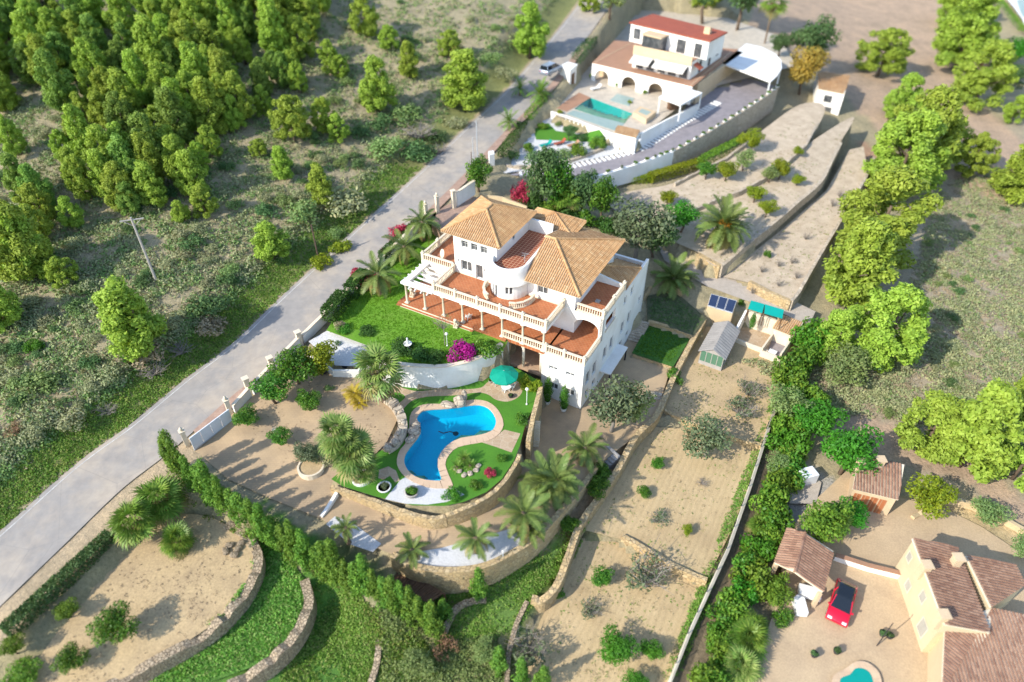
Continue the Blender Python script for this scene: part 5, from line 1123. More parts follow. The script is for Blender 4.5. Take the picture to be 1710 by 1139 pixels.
cover('dry_field_cover', 'green tufts in the dry field beyond the pine row', scatter(_dryf, 900, 22, -3, .5), ('scrub_green', 12, (.25,.6), .7, .12), 7)
cover('straw_cover', 'straw coloured litter in the dry field', scatter(_dryf, 2600, 23, -3, .3), ('scrub_dry', 10, (.2,.5), .5, .11), 8)
for i, p in enumerate(scatter(_dryf, 46, 31, -3)):
    z = float(gz(p[None,0], p[None,1])[0]); k = ('scrub_grey','scrub_dark','scrub_green')[i % 3]
    plant('scrub_bush', 'bush_'+k, 0, 0, 0, {'scrub_grey':'low grey bush in the dry field beyond the pine row','scrub_dark':'low dark bush in the dry field beyond the pine row','scrub_green':'low olive bush in the dry field beyond the pine row'}[k], 'bush', k.replace('scrub_','')+' bushes of the dry field', .7, (p[0],p[1],z), i, wm=_g.uniform(.9,2.0))
# weeds on the lower left steps and around the walls
cover('step_weeds', 'lush green weeds on the step below the tan lot', scatter([(300,1150),(440,1100),(500,1040),(508,970),(470,925),(425,905),(425,980),(385,1045),(250,1130)], 2600, 41, -4.8), ('weed_green', 11, (.15,.45), .6, .10), 9)
cover('step_weeds', 'green weeds on the lowest left terrace', scatter([(470,1130),(515,1040),(530,940),(600,985),(628,1060),(615,1150),(470,1160)], 2000, 42, -5.5, .25), ('weed_green', 11, (.15,.45), .6, .10), 10)
cover('bank_weeds', 'weeds on the bank between conifer hedge and green steps', scatter([(300,830),(420,900),(520,940),(600,1000),(700,1060),(745,1130),(640,1150),(600,1010),(470,920),(330,850)], 1500, 43, -4.5, .4), ('verge_grass', 11, (.15,.4), .7, .10), 11)
cover('bank_weeds', 'weeds below the tall curved wall', scatter([(690,985),(800,985),(880,935),(940,880),(985,860),(960,930),(900,985),(870,1040),(800,1080),(740,1060)], 2200, 44, -5, .35), ('weed_green', 11, (.15,.4), .6, .09), 12)
cover('bank_weeds', 'rough green growth in the bottom hollow', scatter([(640,1010),(740,1070),(860,1060),(850,1160),(640,1160)], 1300, 45, -6, .3), ('scrub_green', 12, (.2,.6), .7, .11), 13)
cover('fence_grass', 'green grass strip inside the mesh fence', scatter([(1318,590),(1332,600),(1262,790),(1200,955),(1130,1139),(1105,1139),(1175,960),(1250,770)], 1500, 46, -5, .2), ('weed_green', 10, (.12,.35), .7, .08), 14)
cover('field_stubble', 'sparse stubble over the greenhouse field', scatter([(1130,640),(1170,590),(1310,600),(1270,725),(1120,690)], 420, 47, -4.3, .3), ('verge_grass', 8, (.08,.2), .6, .06), 15)
cover('square_weeds', 'green cover in the planting square beside the villa', scatter([(1085,545),(1145,567),(1121,605),(1062,587)], 700, 48, -3.3), ('lush_leaf', 10, (.08,.2), .5, .07), 16)
cover('square_weeds', 'dark ground cover in the shaded planting bed', scatter([(1087,498),(1127,494),(1172,534),(1154,555),(1085,531)], 520, 49, -2.6), ('scrub_dark', 10, (.1,.28), .6, .08), 17)
cover('terrace_weeds', 'dry weeds on the pale gravel terraces', scatter([(1020,335),(1140,350),(1210,440),(1330,500),(1440,300),(1440,245),(1380,185),(1300,190),(1180,290)], 620, 61, 1.5, .35), ('scrub_dry', 9, (.08,.26), .5, .07), 21)
cover('terrace_weeds', 'small green weeds on the pale gravel terraces', scatter([(1020,335),(1140,350),(1210,440),(1330,500),(1440,300),(1440,245),(1380,185),(1300,190),(1180,290)], 420, 62, 1.5, .5), ('verge_grass', 9, (.08,.24), .6, .07), 22)
cover('field_stubble', 'sparse dry stubble on the raked and lowest fields', scatter([(1090,705),(1265,750),(1180,968),(1120,1139),(900,1139),(960,940),(1040,800)], 900, 63, -5.3, .4), ('scrub_dry', 8, (.07,.2), .5, .06), 23)
cover('field_stubble', 'green weeds on the raked and lowest fields', scatter([(1090,705),(1265,750),(1180,968),(1120,1139),(900,1139),(960,940),(1040,800)], 420, 64, -5.3, .6), ('verge_grass', 8, (.07,.22), .6, .06), 24)
cover('lot_weeds', 'dry weeds on the bare tan lot', scatter([(60,1139),(200,950),(280,870),(400,900),(420,950),(340,1060),(180,1139)], 420, 65, -2.3, .5), ('scrub_dry', 8, (.07,.22), .5, .06), 25)
cover('orchard_litter', 'fallen leaves and weeds on the orchard sand', scatter([(400,700),(500,610),(640,650),(650,735),(560,800),(470,770)], 420, 66, .5, .4), ('scrub_dry', 8, (.06,.18), .4, .05), 26)
_lw = scatter([(548,550),(575,507),(632,454),(690,395),(722,356),(700,450),(665,515),(780,558),(838,572),(790,598),(742,609),(690,607),(640,602),(625,580)], 6500, 50, 2.95)
cover('lawn_grass', 'short bright blades of the mown lawn', _lw, ('lawn_blade', 7, (.05,.13), .5, .05), 18, .0)
# ------------------------------------------------------------------ conifer hedge, garden hedges, right hedge row
_hp = smooth([(298,792),(345,828),(400,868),(450,903),(500,935),(550,962),(600,985),(645,1008),(690,1032),(728,1062)], 3)
for i, (a, b) in enumerate(_hp):
    plant('hedge_conifer', 'conifer', a, b, 42+5*math.sin(i*2.1), ORD[i]+' upright conifer of the diagonal hedge, counted from the white gate', 'conifer', 'conifers of the diagonal hedge', 1.25+.22*math.sin(i*1.7), seed=i)
for i, (a, b) in enumerate(((742,1035),(835,1115),(905,1150),(870,1140),(800,1000))):
    plant('conifer', 'conifer', a, b, 40, ['pointed conifer at the lower tip of the hedge','dull conifer in the bottom hollow','conifer cut by the bottom edge','dark conifer beside the crumbling wall','small conifer in the shade under the tall curved wall'][i], 'conifer', None, .9+.1*i)
def clipped_hedge(label, px0, px1, z, wdt, h, mat='hedge_dark', n=3200, name='clipped_hedge'):
    a, b = np.array(un(*px0, z)), np.array(un(*px1, z)); L = np.linalg.norm(b-a); g = R(int(px0[0]))
    x, y, zz = g.uniform(0,L,n), g.uniform(-wdt/2,wdt/2,n), g.uniform(0,h,n); f = g.random(n); y[f<.3] = wdt/2*np.sign(g.normal(size=(f<.3).sum())); zz[f>.55] = h
    x[(f>.3)&(f<.36)] = 0; x[(f>.36)&(f<.42)] = L
    P = np.c_[x,y,zz]+g.normal(0,.04,(n,3)); t = g.normal(size=(n,3)); t /= np.linalg.norm(t,axis=1)[:,None]; bb = np.cross(t, g.normal(size=(n,3))); bb /= np.linalg.norm(bb,axis=1)[:,None]
    s = .11; V = np.stack([P-t*s,P-bb*s*.6,P+t*s,P+bb*s*.6],1).reshape(-1,3)
    o = inst(name, npmesh(name, V, np.arange(4*n).reshape(-1,4), M(mat)), None, (a[0],a[1],z), (0,0,math.atan2(b[1]-a[1],b[0]-a[0])))
    return tag(o, label, 'hedge')
clipped_hedge('clipped box shaped hedge nearest the garden corner by the road', (549,538), (576,505), 2.9, 1.5, 1.7)
clipped_hedge('clipped box shaped hedge next to the red bougainvillea', (585,500), (612,470), 2.95, 1.4, 1.8)
clipped_hedge('dark loose hedge behind the lawn palms along the road', (640,440), (712,372), 3.0, 1.2, 1.5, 'hedge_dark', 4200, 'loose_hedge')
clipped_hedge('long low dark hedge along the tan lot beside the road', (18,1062), (190,902), -1.6, 1.1, 1.2, 'scrub_dark', 7000, 'loose_hedge')
clipped_hedge('yellow green hedge under the mauve drive wall, left part', (960,313), (1085,303), 2.0, 1.4, 1.1, 'citrus_yellow', 5200, 'loose_hedge')
clipped_hedge('yellow green hedge under the mauve drive wall, middle part', (1085,303), (1170,278), 2.2, 1.4, 1.2, 'citrus_yellow', 4200, 'loose_hedge')
clipped_hedge('yellow green hedge under the mauve drive wall, far part', (1170,276), (1240,240), 3.0, 1.4, 1.2, 'hedge_leaf', 3600, 'loose_hedge')
_rh = smooth([(1345,572),(1338,612),(1322,650),(1335,690),(1318,730),(1318,775),(1300,815),(1288,860),(1275,900),(1258,940),(1240,985),(1222,1025),(1205,1070),(1200,1115),(1185,1150)], 2)
for i, (a, b) in enumerate(_rh):
    k = ('bush_hedge_leaf','bush_lush_leaf','bush_hedge_leaf','bush_citrus_leaf')[i % 4]
    plant('hedge_shrub', k, a+8*math.sin(i*1.3), b, 66+8*math.sin(i*2.3), ORD[i]+' leafy shrub of the long hedge outside the mesh fence, counted from the kennel', 'shrub', 'shrubs of the long right hedge', 1.25+.2*math.sin(i), seed=i)
for i, (px, py, wp, k, hs, lab) in enumerate(((1402,792,100,'tree_lush',.9,'bluish green spreading tree left of the small tiled house'),(1365,900,88,'tree_fresh',.9,'bright green tree behind the tiled carport'),(1412,880,60,'tree_lush',.8,'darker tree behind the bright one by the carport'),(1540,855,74,'tree_yellow',.85,'yellow green shrub tree right of the small tiled house'),
    (1290,1005,58,'tree_fresh',.95,'round bright tree at the corner of the tiled carport'),(1402,640,84,'tree_dull',.7,'dull green thicket below the right pine row'),(1440,615,60,'tree_dark',.7,'dark bush behind the dull thicket'),(1310,705,80,'tree_dull',.8,'dull olive shrub in the right hedge'),(1350,730,84,'tree_lush',.8,'large lush shrub in the right hedge'),
    (1295,790,50,'tree_dull',.6,'brownish bush by the pale shed'),(1640,870,66,'tree_dull',.6,'thin olive shrub beside the courtyard wall'),(1705,930,60,'tree_dull',.8,'shrub at the right edge above the yellow villa'))):
    plant('garden_tree', k, px, py, wp, lab, 'tree', None, hs)
# ------------------------------------------------------------------ orchard, yard and fields
for px, py, wp, k, hs, lab in ((538,625,66,'tree_yellow',.8,'light green citrus tree beside the white gravel bed'),(500,642,72,'tree_citrus',.85,'largest dark citrus tree against the road wall'),(462,672,68,'tree_citrus',.8,'dark citrus tree nearest the gate pillar wall'),(518,685,48,'tree_citrus',.75,'small bright citrus tree in the middle of the orchard'),
    (414,710,50,'tree_citrus',.6,'little open crowned citrus tree behind the gate'),(470,742,40,'tree_citrus',.75,'round dark citrus bush alone on the orchard sand'),(510,770,44,'tree_olive',.75,'silvery olive in the round stone bed'),(1172,762,84,'tree_olive',.8,'big grey green round tree in the raked field'),
    (1020,720,100,'tree_olive',1.0,'large spreading olive at the edge of the yard'),(1058,705,62,'tree_dull',1.0,'greener olive at the yard corner above the steps'),(1075,828,26,'tree_citrus',.6,'small citrus by the long wall, lower one'),(1097,780,28,'tree_citrus',.6,'small citrus by the long wall, upper one'),(1146,892,22,'tree_yellow',.8,'yellow seedling tree in the raked field'),
    (1003,975,42,'tree_citrus',.7,'round dark citrus left of the bare tree'),(1028,1095,68,'tree_lush',.65,'broad round citrus in the lowest field'),(1085,1095,42,'tree_lush',.75,'smaller round citrus right of the broad one'),(1060,1150,44,'tree_lush',.7,'citrus cut by the bottom edge in the lowest field'),
    (996,825,44,'tree_citrus',.7,'citrus between the two walls, upper one'),(1003,800,36,'tree_citrus',.8,'citrus between the two walls beside the dark steps'),(950,885,38,'tree_citrus',.7,'citrus between the two walls, lower one'),
    (205,1060,72,'tree_citrus',.75,'big round citrus on the tan lot'),(118,1030,40,'tree_fresh',.75,'small citrus on the tan lot near the hedge'),(128,1110,52,'tree_citrus',.7,'citrus on the tan lot at the lower left'),(30,1090,40,'tree_fresh',.9,'citrus at the lower left edge'),(45,1139,60,'tree_fresh',.6,'shrub in the bottom left corner'),
    (1210,302,40,'tree_yellow',.75,'yellow citrus on the middle gravel terrace'),(1178,300,34,'tree_citrus',.85,'dark citrus on the middle gravel terrace'),(1135,388,58,'tree_lush',.8,'feathery green tree left of the orange palm'),(1113,345,30,'tree_yellow',.9,'yellow citrus left of the feathery tree'),(1258,338,34,'tree_yellow',.8,'yellow citrus right behind the orange palm'),
    (1278,362,34,'tree_yellow',.8,'yellow citrus on the edge of the palm terrace'),(1300,300,40,'tree_yellow',.8,'yellow green citrus on the upper palm terrace'),(1283,305,34,'tree_dull',.8,'grey green shrub beside the upper citrus'),(1330,310,24,'tree_yellow',.7,'tiny yellow citrus near the terrace wall'),(1330,262,18,'tree_yellow',.9,'tiny citrus by the low dividing wall'),
    (1240,285,36,'tree_dull',.9,'dull green shrub behind the middle terrace citrus'),(1250,255,44,'tree_yellow',.8,'yellow green shrub at the foot of the drive wall'),(1060,434,104,'tree_olive',1.0,'big silvery tree crowding the back of the villa'),(1092,430,68,'tree_dark',1.0,'dark tree behind the back parapet of the villa'),
    (905,352,64,'tree_dark',1.5,'tall dark tree behind the villa roofs at left'),(932,356,58,'tree_citrus',1.4,'tall green tree behind the villa roofs in the middle'),(1003,372,56,'tree_citrus',1.3,'tall green tree behind the villa roofs at right'),(972,362,52,'tree_dark',1.5,'dark tree between the two green ones'),
    (1250,660,48,'sparse',.8,'pale bare shrub in the greenhouse field'),(1235,692,60,'sparse',.7,'silvery bare tree at the lower end of the greenhouse field'),(1075,972,84,'sparse',1.0,'large bare grey tree beside the yellow stone wall'),(880,1095,80,'sparse',.8,'grey leafless fig in the bottom hollow'),(985,1020,44,'sparse',.6,'faint pale shrub in the lowest field'),(1100,870,40,'sparse',.5,'thin bare vine in the raked field'),(1172,808,26,'twiggy',.5,'small dead bush in the middle of the raked field'),
    (1128,635,34,'bush_citrus_leaf',1.1,'green bush leaning on the long stone wall'),(800,320,56,'tree_citrus',1.0,'round dark shrub beside the white gate wall'),(870,335,44,'bush_bougainvillea_red',1.3,'red bougainvillea behind the villa roof'),(1018,30,60,'tree_dull',1.0,'tree on the road side above the white house'),
    (1230,50,80,'tree_dark',1.3,'large dark tree behind the white house'),(1175,40,76,'tree_dark',1.3,'broad dark green tree behind the red roof'),(1345,120,70,'tree_dark',1.1,'dark tree between carport and dirt track'),(1335,158,62,'tree_autumn',1.1,'orange autumn tree beside the small orange roofed hut'),(1300,95,40,'tree_dark',.9,'dark shrub behind the curved carport'),
    (1690,110,50,'tree_lush',.8,'garden tree right of the small red house'),(1690,140,40,'tree_dark',.7,'dark shrub below the small red house'),(810,1095,50,'tree_dull',.7,'yellowish thicket in the bottom hollow'),(700,1120,60,'tree_dull',.7,'dull thicket below the conifer hedge'),(930,990,30,'bush_lush_leaf',.8,'green clump at the end of the long stone wall'),(1305,1035,40,'bush_citrus_leaf',1,'shrub at the courtyard corner')):
    plant('garden_tree' if k.startswith('tree') else 'shrub', k, px, py, wp, lab, 'tree' if k.startswith('tree') else 'shrub', None, hs)
# flowering and edging plants around the lawn and pool
for px, py, wp, k, hs, lab, z in ((770,598,52,'bush_bougainvillea',.9,'magenta bougainvillea on top of the white curved wall',2.9),(815,590,52,'bush_citrus_leaf',.9,'green climber beside the magenta bougainvillea',2.9),(708,598,44,'bush_hedge_dark',.7,'dark shrub behind the white curved wall',2.85),(728,600,36,'bush_hedge_dark',.7,'bluish shrub left of the bougainvillea',2.85),
    (672,585,50,'bush_hedge_dark',.6,'shaded shrub behind the tall fan palm',2.85),(622,478,48,'bush_bougainvillea_red',.8,'red bougainvillea beside the clipped hedge',2.95),(604,462,34,'bush_bougainvillea_red',1.0,'pinkish bougainvillea over the road wall',2.95),(662,400,44,'bush_bougainvillea_red',1.1,'red bougainvillea behind the lawn palms',3.0),(646,424,26,'bush_bougainvillea',1.0,'magenta bougainvillea tip above the lawn palms',3.0),
    (575,552,30,'bush_lush_leaf',.5,'green clump on the lawn edge by the gravel bed',2.85),(614,555,34,'bush_hedge_dark',.5,'dark clump on the lawn edge',2.85),(568,550,24,'bush_scrub_dry',1.0,'dry pale shrub beside the road wall',2.85),(563,575,14,'bush_scrub_dark',.8,'small cushion plant in the white gravel bed',2.25),
    (760,1,1,'',1,'',0)):
    if k: plant('shrub', k, px, py, wp, lab, 'shrub', None, hs, z=z)
for a, b, wp, k, hs, lab in ((1415,385,16,'bush_citrus_yellow',1.8,'yellow flowering shrub beside the globe lamp'),(1390,590,18,'bush_citrus_leaf',1.2,'creeper at the top of the pool stairs'),(1280,805,14,'bush_citrus_leaf',.9,'red flowered planter on the stone wall, first from the stairs'),(1205,895,15,'bush_bougainvillea_red',.8,'red flowered planter on the stone wall, middle one'),(1120,970,15,'bush_citrus_leaf',.9,'red flowered planter on the stone wall, nearest the gravel'),
    (970,1035,22,'bush_lush_leaf',.7,'green plant on the low yellow wall by the gravel end'),(1470,395,16,'bush_citrus_yellow',1.5,'bright bush at the top of the stone stub wall'),(145,800,26,'bush_olive_leaf',1.2,'low silver shrub in the round stone bed'),(255,390,12,'bush_scrub_dark',.8,'small plant on the orchard sand'),(215,830,20,'bush_scrub_grey',.9,'grey cushion shrub at the edge of the round stone bed')):
    p = pz1(a, b); plant('shrub', k, p[0], p[1], wp*1.6, lab, 'shrub', None, hs, z=0.05 if a > 300 else None)
for i, (a, b) in enumerate(((1256,490),(1237,510),(1262,515),(1272,455),(1300,478),(1322,440),(1345,400),(1330,465),(1300,445),(1280,430),(1390,345),(1402,330))):
    plant('sapling', 'bush_citrus_leaf' if i in (1,9) else 'twiggy', a, b, 15, ['young plant in a stone ring on the lower gravel terrace','leafy young plant on the lower gravel terrace'][i in (1,9)], 'young plant', 'young plants of the gravel terrace', 1.6)
# ------------------------------------------------------------------ the palms
for px, py, wp, h, lab in ((708,402,66,2.6,'date palm closest to the villa on the lawn'),(678,440,72,2.3,'leaning date palm in the middle of the lawn palms'),(636,490,84,2.6,'date palm in front of the clipped hedges on the lawn')):
    date_palm(px, py, wp, h, lab, 'date palms of the lawn', 24, z=2.95)
date_palm(1202,408,96,2.7,'broad date palm with orange fruit on the gravel terrace', None, 72, 10)
date_palm(1122,482,84,1.4,'dark green date palm behind the corner of the villa', None, 44)
for px, py, wp, h, lab, n in ((975,768,84,1.7,'date palm with a thick dark trunk at the end of the yard',24),(915,820,110,1.2,'largest clump of date palms beside the pool wall',44),(930,825,86,1.9,'right stem of the big date palm clump',26),(873,888,96,2.6,'slim date palm above the tall curved wall',26),(882,893,70,.8,'young date palm at the foot of the slim one',22),
    (796,922,76,1.9,'small date palm in the white gravel bed',24),(690,928,62,.7,'stemless palm at the left end of the white gravel bed',22),(583,905,50,1.9,'thin date palm beside the conifer hedge',22)):
    date_palm(px, py, wp, h, lab, None, n)
fan_palm(642,678,88,4.9,'tall fan palm in a round white planter by the pool', None, 40, .7, z=.05, r=.26)
fan_palm(598,800,84,3.7,'big fan palm of the cluster beside the pool', None, 38, .4, z=.05)
fan_palm(580,792,80,5.2,'upper fan palm of the cluster beside the pool', None, 38, .3, z=.1)
fan_palm(606,806,60,2.2,'lowest green fan palm of the cluster beside the pool', None, 46, 0, (2,1), z=.05)
for px, py, wp, h, lab, sk in ((236,895,76,2.0,'stout fan palm with brown skirt beside the road',1.4),(282,862,78,2.3,'fan palm with brown skirt near the conifer hedge',1.3),(302,915,56,1.0,'low fan palm on the tan lot',.5),(945,362,50,3.0,'fan palm behind the villa roofs',.3),(1240,1085,70,1.6,'palm at the bottom of the long right hedge',.3),(1230,1125,70,1.2,'grey palm cut by the bottom edge',.2),(1265,885,40,.6,'small palm at the edge of the long right hedge',0),(1250,1060,56,1.0,'palm leaning over the courtyard edge',0),
    (1380,895,56,2.0,'palm behind the tiled carport',.2)):
    fan_palm(px, py, wp, h, lab, None, 40, sk, (2,) if px != 1230 else (0,))
fan_palm(1277,72,50,7.5,'very tall thin palm with an orange skirt above the carport', None, 34, 1.2, (2,), r=.16)
cycad(*pz1(1050,820), 30, 'cycad on the rocky island in the turf beside the pool', None, 30, z=.1)
cycad(*pz1(1010,860), 26, 'low cycad in front of the taller one on the rocky island', None, 24, z=.1, dz=.1)
cycad(*pz1(1085,850), 24, 'second low cycad at the right side of the rocky island', None, 24, z=.1, dz=.1)
cycad(*pz1(400,440), 44, 'yellow fronded cycad at the top of the rockery', None, 24, True, z=.9, dz=.5)
cycad(*pz1(430,490), 34, 'smaller yellow fronded cycad below the first one', None, 20, True, z=.7, dz=.3)
for a, b, wp, lab in ((868,160,34,'dark palm leaning over the neighbour garden fence, far one'),(905,160,26,'palm tuft by the neighbour gate pavilion'),(850,215,40,'palm in the neighbour fence bed, near one'),(900,168,44,'broad palm in the neighbour fence bed')):
    cycad(a, b, wp*1.1, lab, None, 22, dz=1.1)

for i, (px, py, k) in enumerate(((885,350,'bush_hedge_dark'),(920,362,'bush_hedge_leaf'),(950,368,'bush_hedge_dark'),(985,378,'bush_citrus_leaf'),(1015,388,'bush_hedge_dark'),(1035,400,'bush_scrub_dark'))):
    plant('shrub', k, px, py, 46, ORD[i]+' understorey shrub behind the villa roofs, counted from the red bougainvillea', 'shrub', 'understorey shrubs behind the villa', 1.2)
# ------------------------------------------------------------------ frames: local axes laid along a line seen in the picture
class Frame:
    def __init__(s, p0, p1, z):
        a, b = un(*p0, z), un(*p1, z); s.o = a; s.z = z; s.a = math.atan2(b[1]-a[1], b[0]-a[0]); s.L = math.dist(a, b)
    def p(s, px, py, z):
        x, y = un(px, py, z); x -= s.o[0]; y -= s.o[1]; c, n = math.cos(s.a), math.sin(s.a); return (x*c+y*n, -x*n+y*c)
    def thing(s, name, label, cat, z=0): return thing(name, label, cat, (s.o[0], s.o[1], z), s.a)
def lamp(px, py, h, label, z=None, globe=.18):
    x, y, zz = hitg(px, py) if z is None else (*un(px, py, z), z)
    o = thing('garden_lamp', label, 'lamp', (x, y, zz)); MB().lathe([(.10,0),(.10,.1),(.035,.2),(.03,h)], 8).build('post', M('frame_white'), o)
    MB().lathe([(.02,0),(globe*.8,.08),(globe,globe),(globe*.7,globe*1.7),(.02,globe*2)], 10, (0,0,h)).build('globe', M('frame_white'), o, True); return o
def pot(px, py, r, h, label, plant_kind=None, pw=0, z=None, mat='white_paint', ph=1.0):
    x, y, zz = hitg(px, py) if z is None else (*un(px, py, z), z)
    o = thing('planter', label, 'planter', (x, y, zz)); MB().lathe([(r*.7,0),(r*.95,h*.5),(r,h*.9),(r*1.08,h),(r*.85,h),(r*.85,h*.75)], 14).build('pot', M(mat), o, True)
    MB().lathe([(0,h*.8),(r*.86,h*.8)], 12).build('soil', M('bark'), o)
    if plant_kind:
        me = PROTO[plant_kind][int(px) % len(PROTO[plant_kind])][0][-1][1]; s = (pw or r)/1.0; inst('plant', me, o, (0,0,h*.75), (0,0,px), (s,s,s*ph))
    return o
# cypresses in pots by the villa front, pots about the pool
for px, py, h, lab in ((914,674,3.7,'taller cypress in a pot at the villa front, left one'),(941,686,3.5,'narrow cypress in a white pot at the villa corner')):
    x, y, z = hitg(px, py); s = h/4.0; pot(px, py, .34, .5, 'round pot under the '+('left' if px < 930 else 'right')+' cypress at the villa front')
    tag(inst('cypress', PROTO['cypress'][int(px) % 3][0][0][1], None, (x,y,z+.35), (0,0,px), (s,s,s)), lab, 'cypress')
for px, py, lab in ((1254,548,'thin young cypress inside the walled pen, left one'),(1282,553,'thin young cypress inside the walled pen, right one')):
    x, y, z = hitg(px, py); tag(inst('cypress', PROTO['cypress'][0][0][0][1], None, (x,y,z), (0,0,px), (.7,.7,.62 if px < 1270 else .4)), lab, 'cypress')
pot(*pz1(742,1018), .62, .5, 'large round planter on the white gravel', 'bush_citrus_leaf', .55, .02, 'concrete')
pot(*pz1(577,985), .62, .35, 'round white planter on the turf corner', 'bush_olive_leaf', .45, 0)
pot(*pz1(1328,438), .28, .3, 'small dark pot on the parasol patio', 'bush_scrub_dark', .2, .02, 'iron')
pot(*pz1(1208,350), .25, .3, 'little pot left of the parasol', 'bush_citrus_leaf', .3, .02, 'concrete')
pot(*pz1(345,265), .35, .5, 'blue black pot by the gravel bed wall', None, 0, 1.4, 'iron')
pot(*pz1(218,292), .45, .45, 'dark pot under the light green citrus', None, 0, 1.5, 'iron')
def ring(px, py, r, label, mat='white_paint', z=None, h=.28, name='planter_ring'):
    x, y, zz = hitg(px, py) if z is None else (*un(px, py, z), z)
    o = tag(MB().lathe([(r*1.0,-.4),(r*1.0,h),(r*.86,h),(r*.86,.02)], 20, (0,0,0)).build(name, M(mat), None, False, (x,y,zz)), label, 'planter')
    if h > .2: MB().lathe([(0,h*.72),(r*.87,h*.7)], 16).build('soil', M('sand_yard'), o)
    return o
ring(642,677,.95,'round white planter ring under the tall fan palm', z=.0); ring(604,800,.9,'white planter ring under the fan palm cluster', z=0)
ring(520,782,1.25,'round stone bed of the silvery olive','cream_stone',None,.35); ring(460,718,.35,'hose ring lying on the orchard sand','concrete',None,.06)
for i, (a, b) in enumerate(((1020,880),(1050,905),(1085,895),(1120,875),(1135,850),(1000,865))): rock('island_rock', 'pale stones ringing the cycad island', *pz1(a,b), 0, .7, .55, .3, 70+i, i, 'rock', 'stones of the cycad island')
for i, (px, py) in enumerate(((644,668),(660,676),(668,690),(672,708),(668,726),(660,742),(648,752))): rock('rockery_stone', 'rough boulders along the rockery edge', px, py, .5, 1.0, .8, .9, 80+i, i, 'rock', 'boulders of the rockery')
for i, (px, py) in enumerate(((384,912),(398,918),(378,922),(392,928),(404,908))): rock('loose_stone', 'tan stones heaped inside the dry stone wall bend', px, py, -2.3, .9, .7, .5, 90+i, i, 'dry_stone', 'heaped stones on the tan lot')
for i, (px, py) in enumerate(((502,985),(507,1000),(498,1018),(500,972),(488,1035))): rock('loose_stone', 'pale tumbled stones on the weedy step wall', px, py, -4.5, 1.0, .8, .6, 95+i, i, 'dry_stone', 'tumbled stones of the weedy wall')
lamp(*pz1(1422,482), 2.0, 'white globe lamp at the head of the pool stairs', .0)
lamp(747,578, 1.5, 'white globe lamp on the lawn near the bare tree', 2.85)
lamp(697,920,.8,'short white post at the left end of the palm gravel', -1.8, .1); lamp(840,930,.8,'short white post on the rim of the tall curved wall', -1.9, .1)
x, y = un(743,577,2.85); bt = thing('bare_tree', 'thin bare young tree standing on the lawn before the portico', 'tree', (x,y,2.85))
MB().tube([(0,0,0),(.02,0,1.5),(0,.05,3.6)],.05,6,.03).build('trunk', M('bark_grey'), bt); inst('branches', twig_mesh(R(77),1.3,1.4,22,'bark_grey'), bt, (0,0,2.3)); inst('leaves', leafmesh('leaves', R(78), [(0,0,3.4,1.2,1.2,.7)], 120, .06, 'palm_leaf_old'), bt)
# fountain and lions
x, y = un(682,583,2.85); fo = thing('garden_fountain', 'white tiered statue fountain on the lawn edge', 'fountain', (x,y,2.85)); fo.scale = (.72,.72,.85)
MB().lathe([(.45,0),(.45,.12),(.2,.2),(.14,.6),(.2,.7)],12).build('pedestal', M('white_paint'), fo, True); MB().lathe([(.15,.7),(.6,.85),(.64,.95),(.5,.9),(.1,.85)],14).build('basin', M('white_paint'), fo, True)
MB().lathe([(.1,.85),(.16,1.1),(.2,1.35),(.12,1.55),(.14,1.68),(.1,1.8),(0,1.84)],9).build('figure', M('white_paint'), fo, True)
def lion(px, py, z, label, rz):
    x, y = un(px, py, z); o = thing('lion_statue', label, 'statue', (x,y,z), rz); MB().box(-.45,.35,-.24,.24,0,.18).build('plinth', M('cream_stone'), o)
    m = MB(); m.tube([(-.35,0,.3),(-.15,0,.42),(.08,0,.62),(.16,0,.85)],.2,8,.15); m.lathe([(.02,-.17),(.16,-.1),(.2,0),(.16,.12),(.02,.17)],9,(.2,0,.98)); m.lathe([(.02,-.09),(.09,-.04),(.09,.05),(.02,.08)],7,(.38,0,.93))
    for s in (-1,1): m.tube([(.14,s*.12,.6),(.26,s*.13,.3),(.30,s*.13,.18)],.07,6,.06); m.tube([(-.3,s*.16,.35),(-.12,s*.2,.26),(.02,s*.2,.2)],.1,6,.07)
    m.tube([(-.5,0,.25),(-.58,.08,.4),(-.5,.1,.52)],.035,5,.03); m.build('body', M('cream_stone'), o, True)
lion(689,494,T_+.0,'pale stone lion standing under the pergola', -1.9); lion(762,545,2.95,'pale stone lion at the right end of the portico steps', -1.9)
# parasol, table and chairs
x, y = un(*pz1(1288,395), .02); pa = thing('parasol', 'open green eight sided parasol over the patio table', 'parasol', (x,y,.02))
NP = NT('canvas_green'); NP.done(NP.mix(NP.noise(3,3),(.0,.24,.155),(.0,.29,.19)), .7)
MB().tube([(0,0,0),(0,0,2.75)],.03,7).build('pole', M('frame_white'), pa); MB().lathe([(.3,0),(.3,.08),(.06,.12)],10).build('base', M('concrete'), pa)
for k in range(8):
    a0, a1 = k*PI/4+.2, (k+1)*PI/4+.2; e = lambda a, r, z: (r*math.cos(a), r*math.sin(a), z); am = (a0+a1)/2
    MB().add([(0,0,2.72), e(a0,.75,2.5), e(a1,.75,2.5), e(a0,1.5,2.17), e(am,1.43,2.13), e(a1,1.5,2.17), e(a0,1.5,2.02), e(am,1.43,1.99), e(a1,1.5,2.02)], [(0,1,2),(1,3,4),(1,4,2),(2,4,5),(3,6,7,4),(4,7,8,5)]).build('canopy_panel', M('canvas_green'), pa)
    MB().bar((0,0,2.66), e(a0,1.48,2.15), .025, .02).build('rib', M('frame_white'), pa)
x, y = un(*pz1(1286,398), .02); tb = thing('patio_table', 'round white patio table under the green parasol', 'table', (x+.25,y-.1,.02))
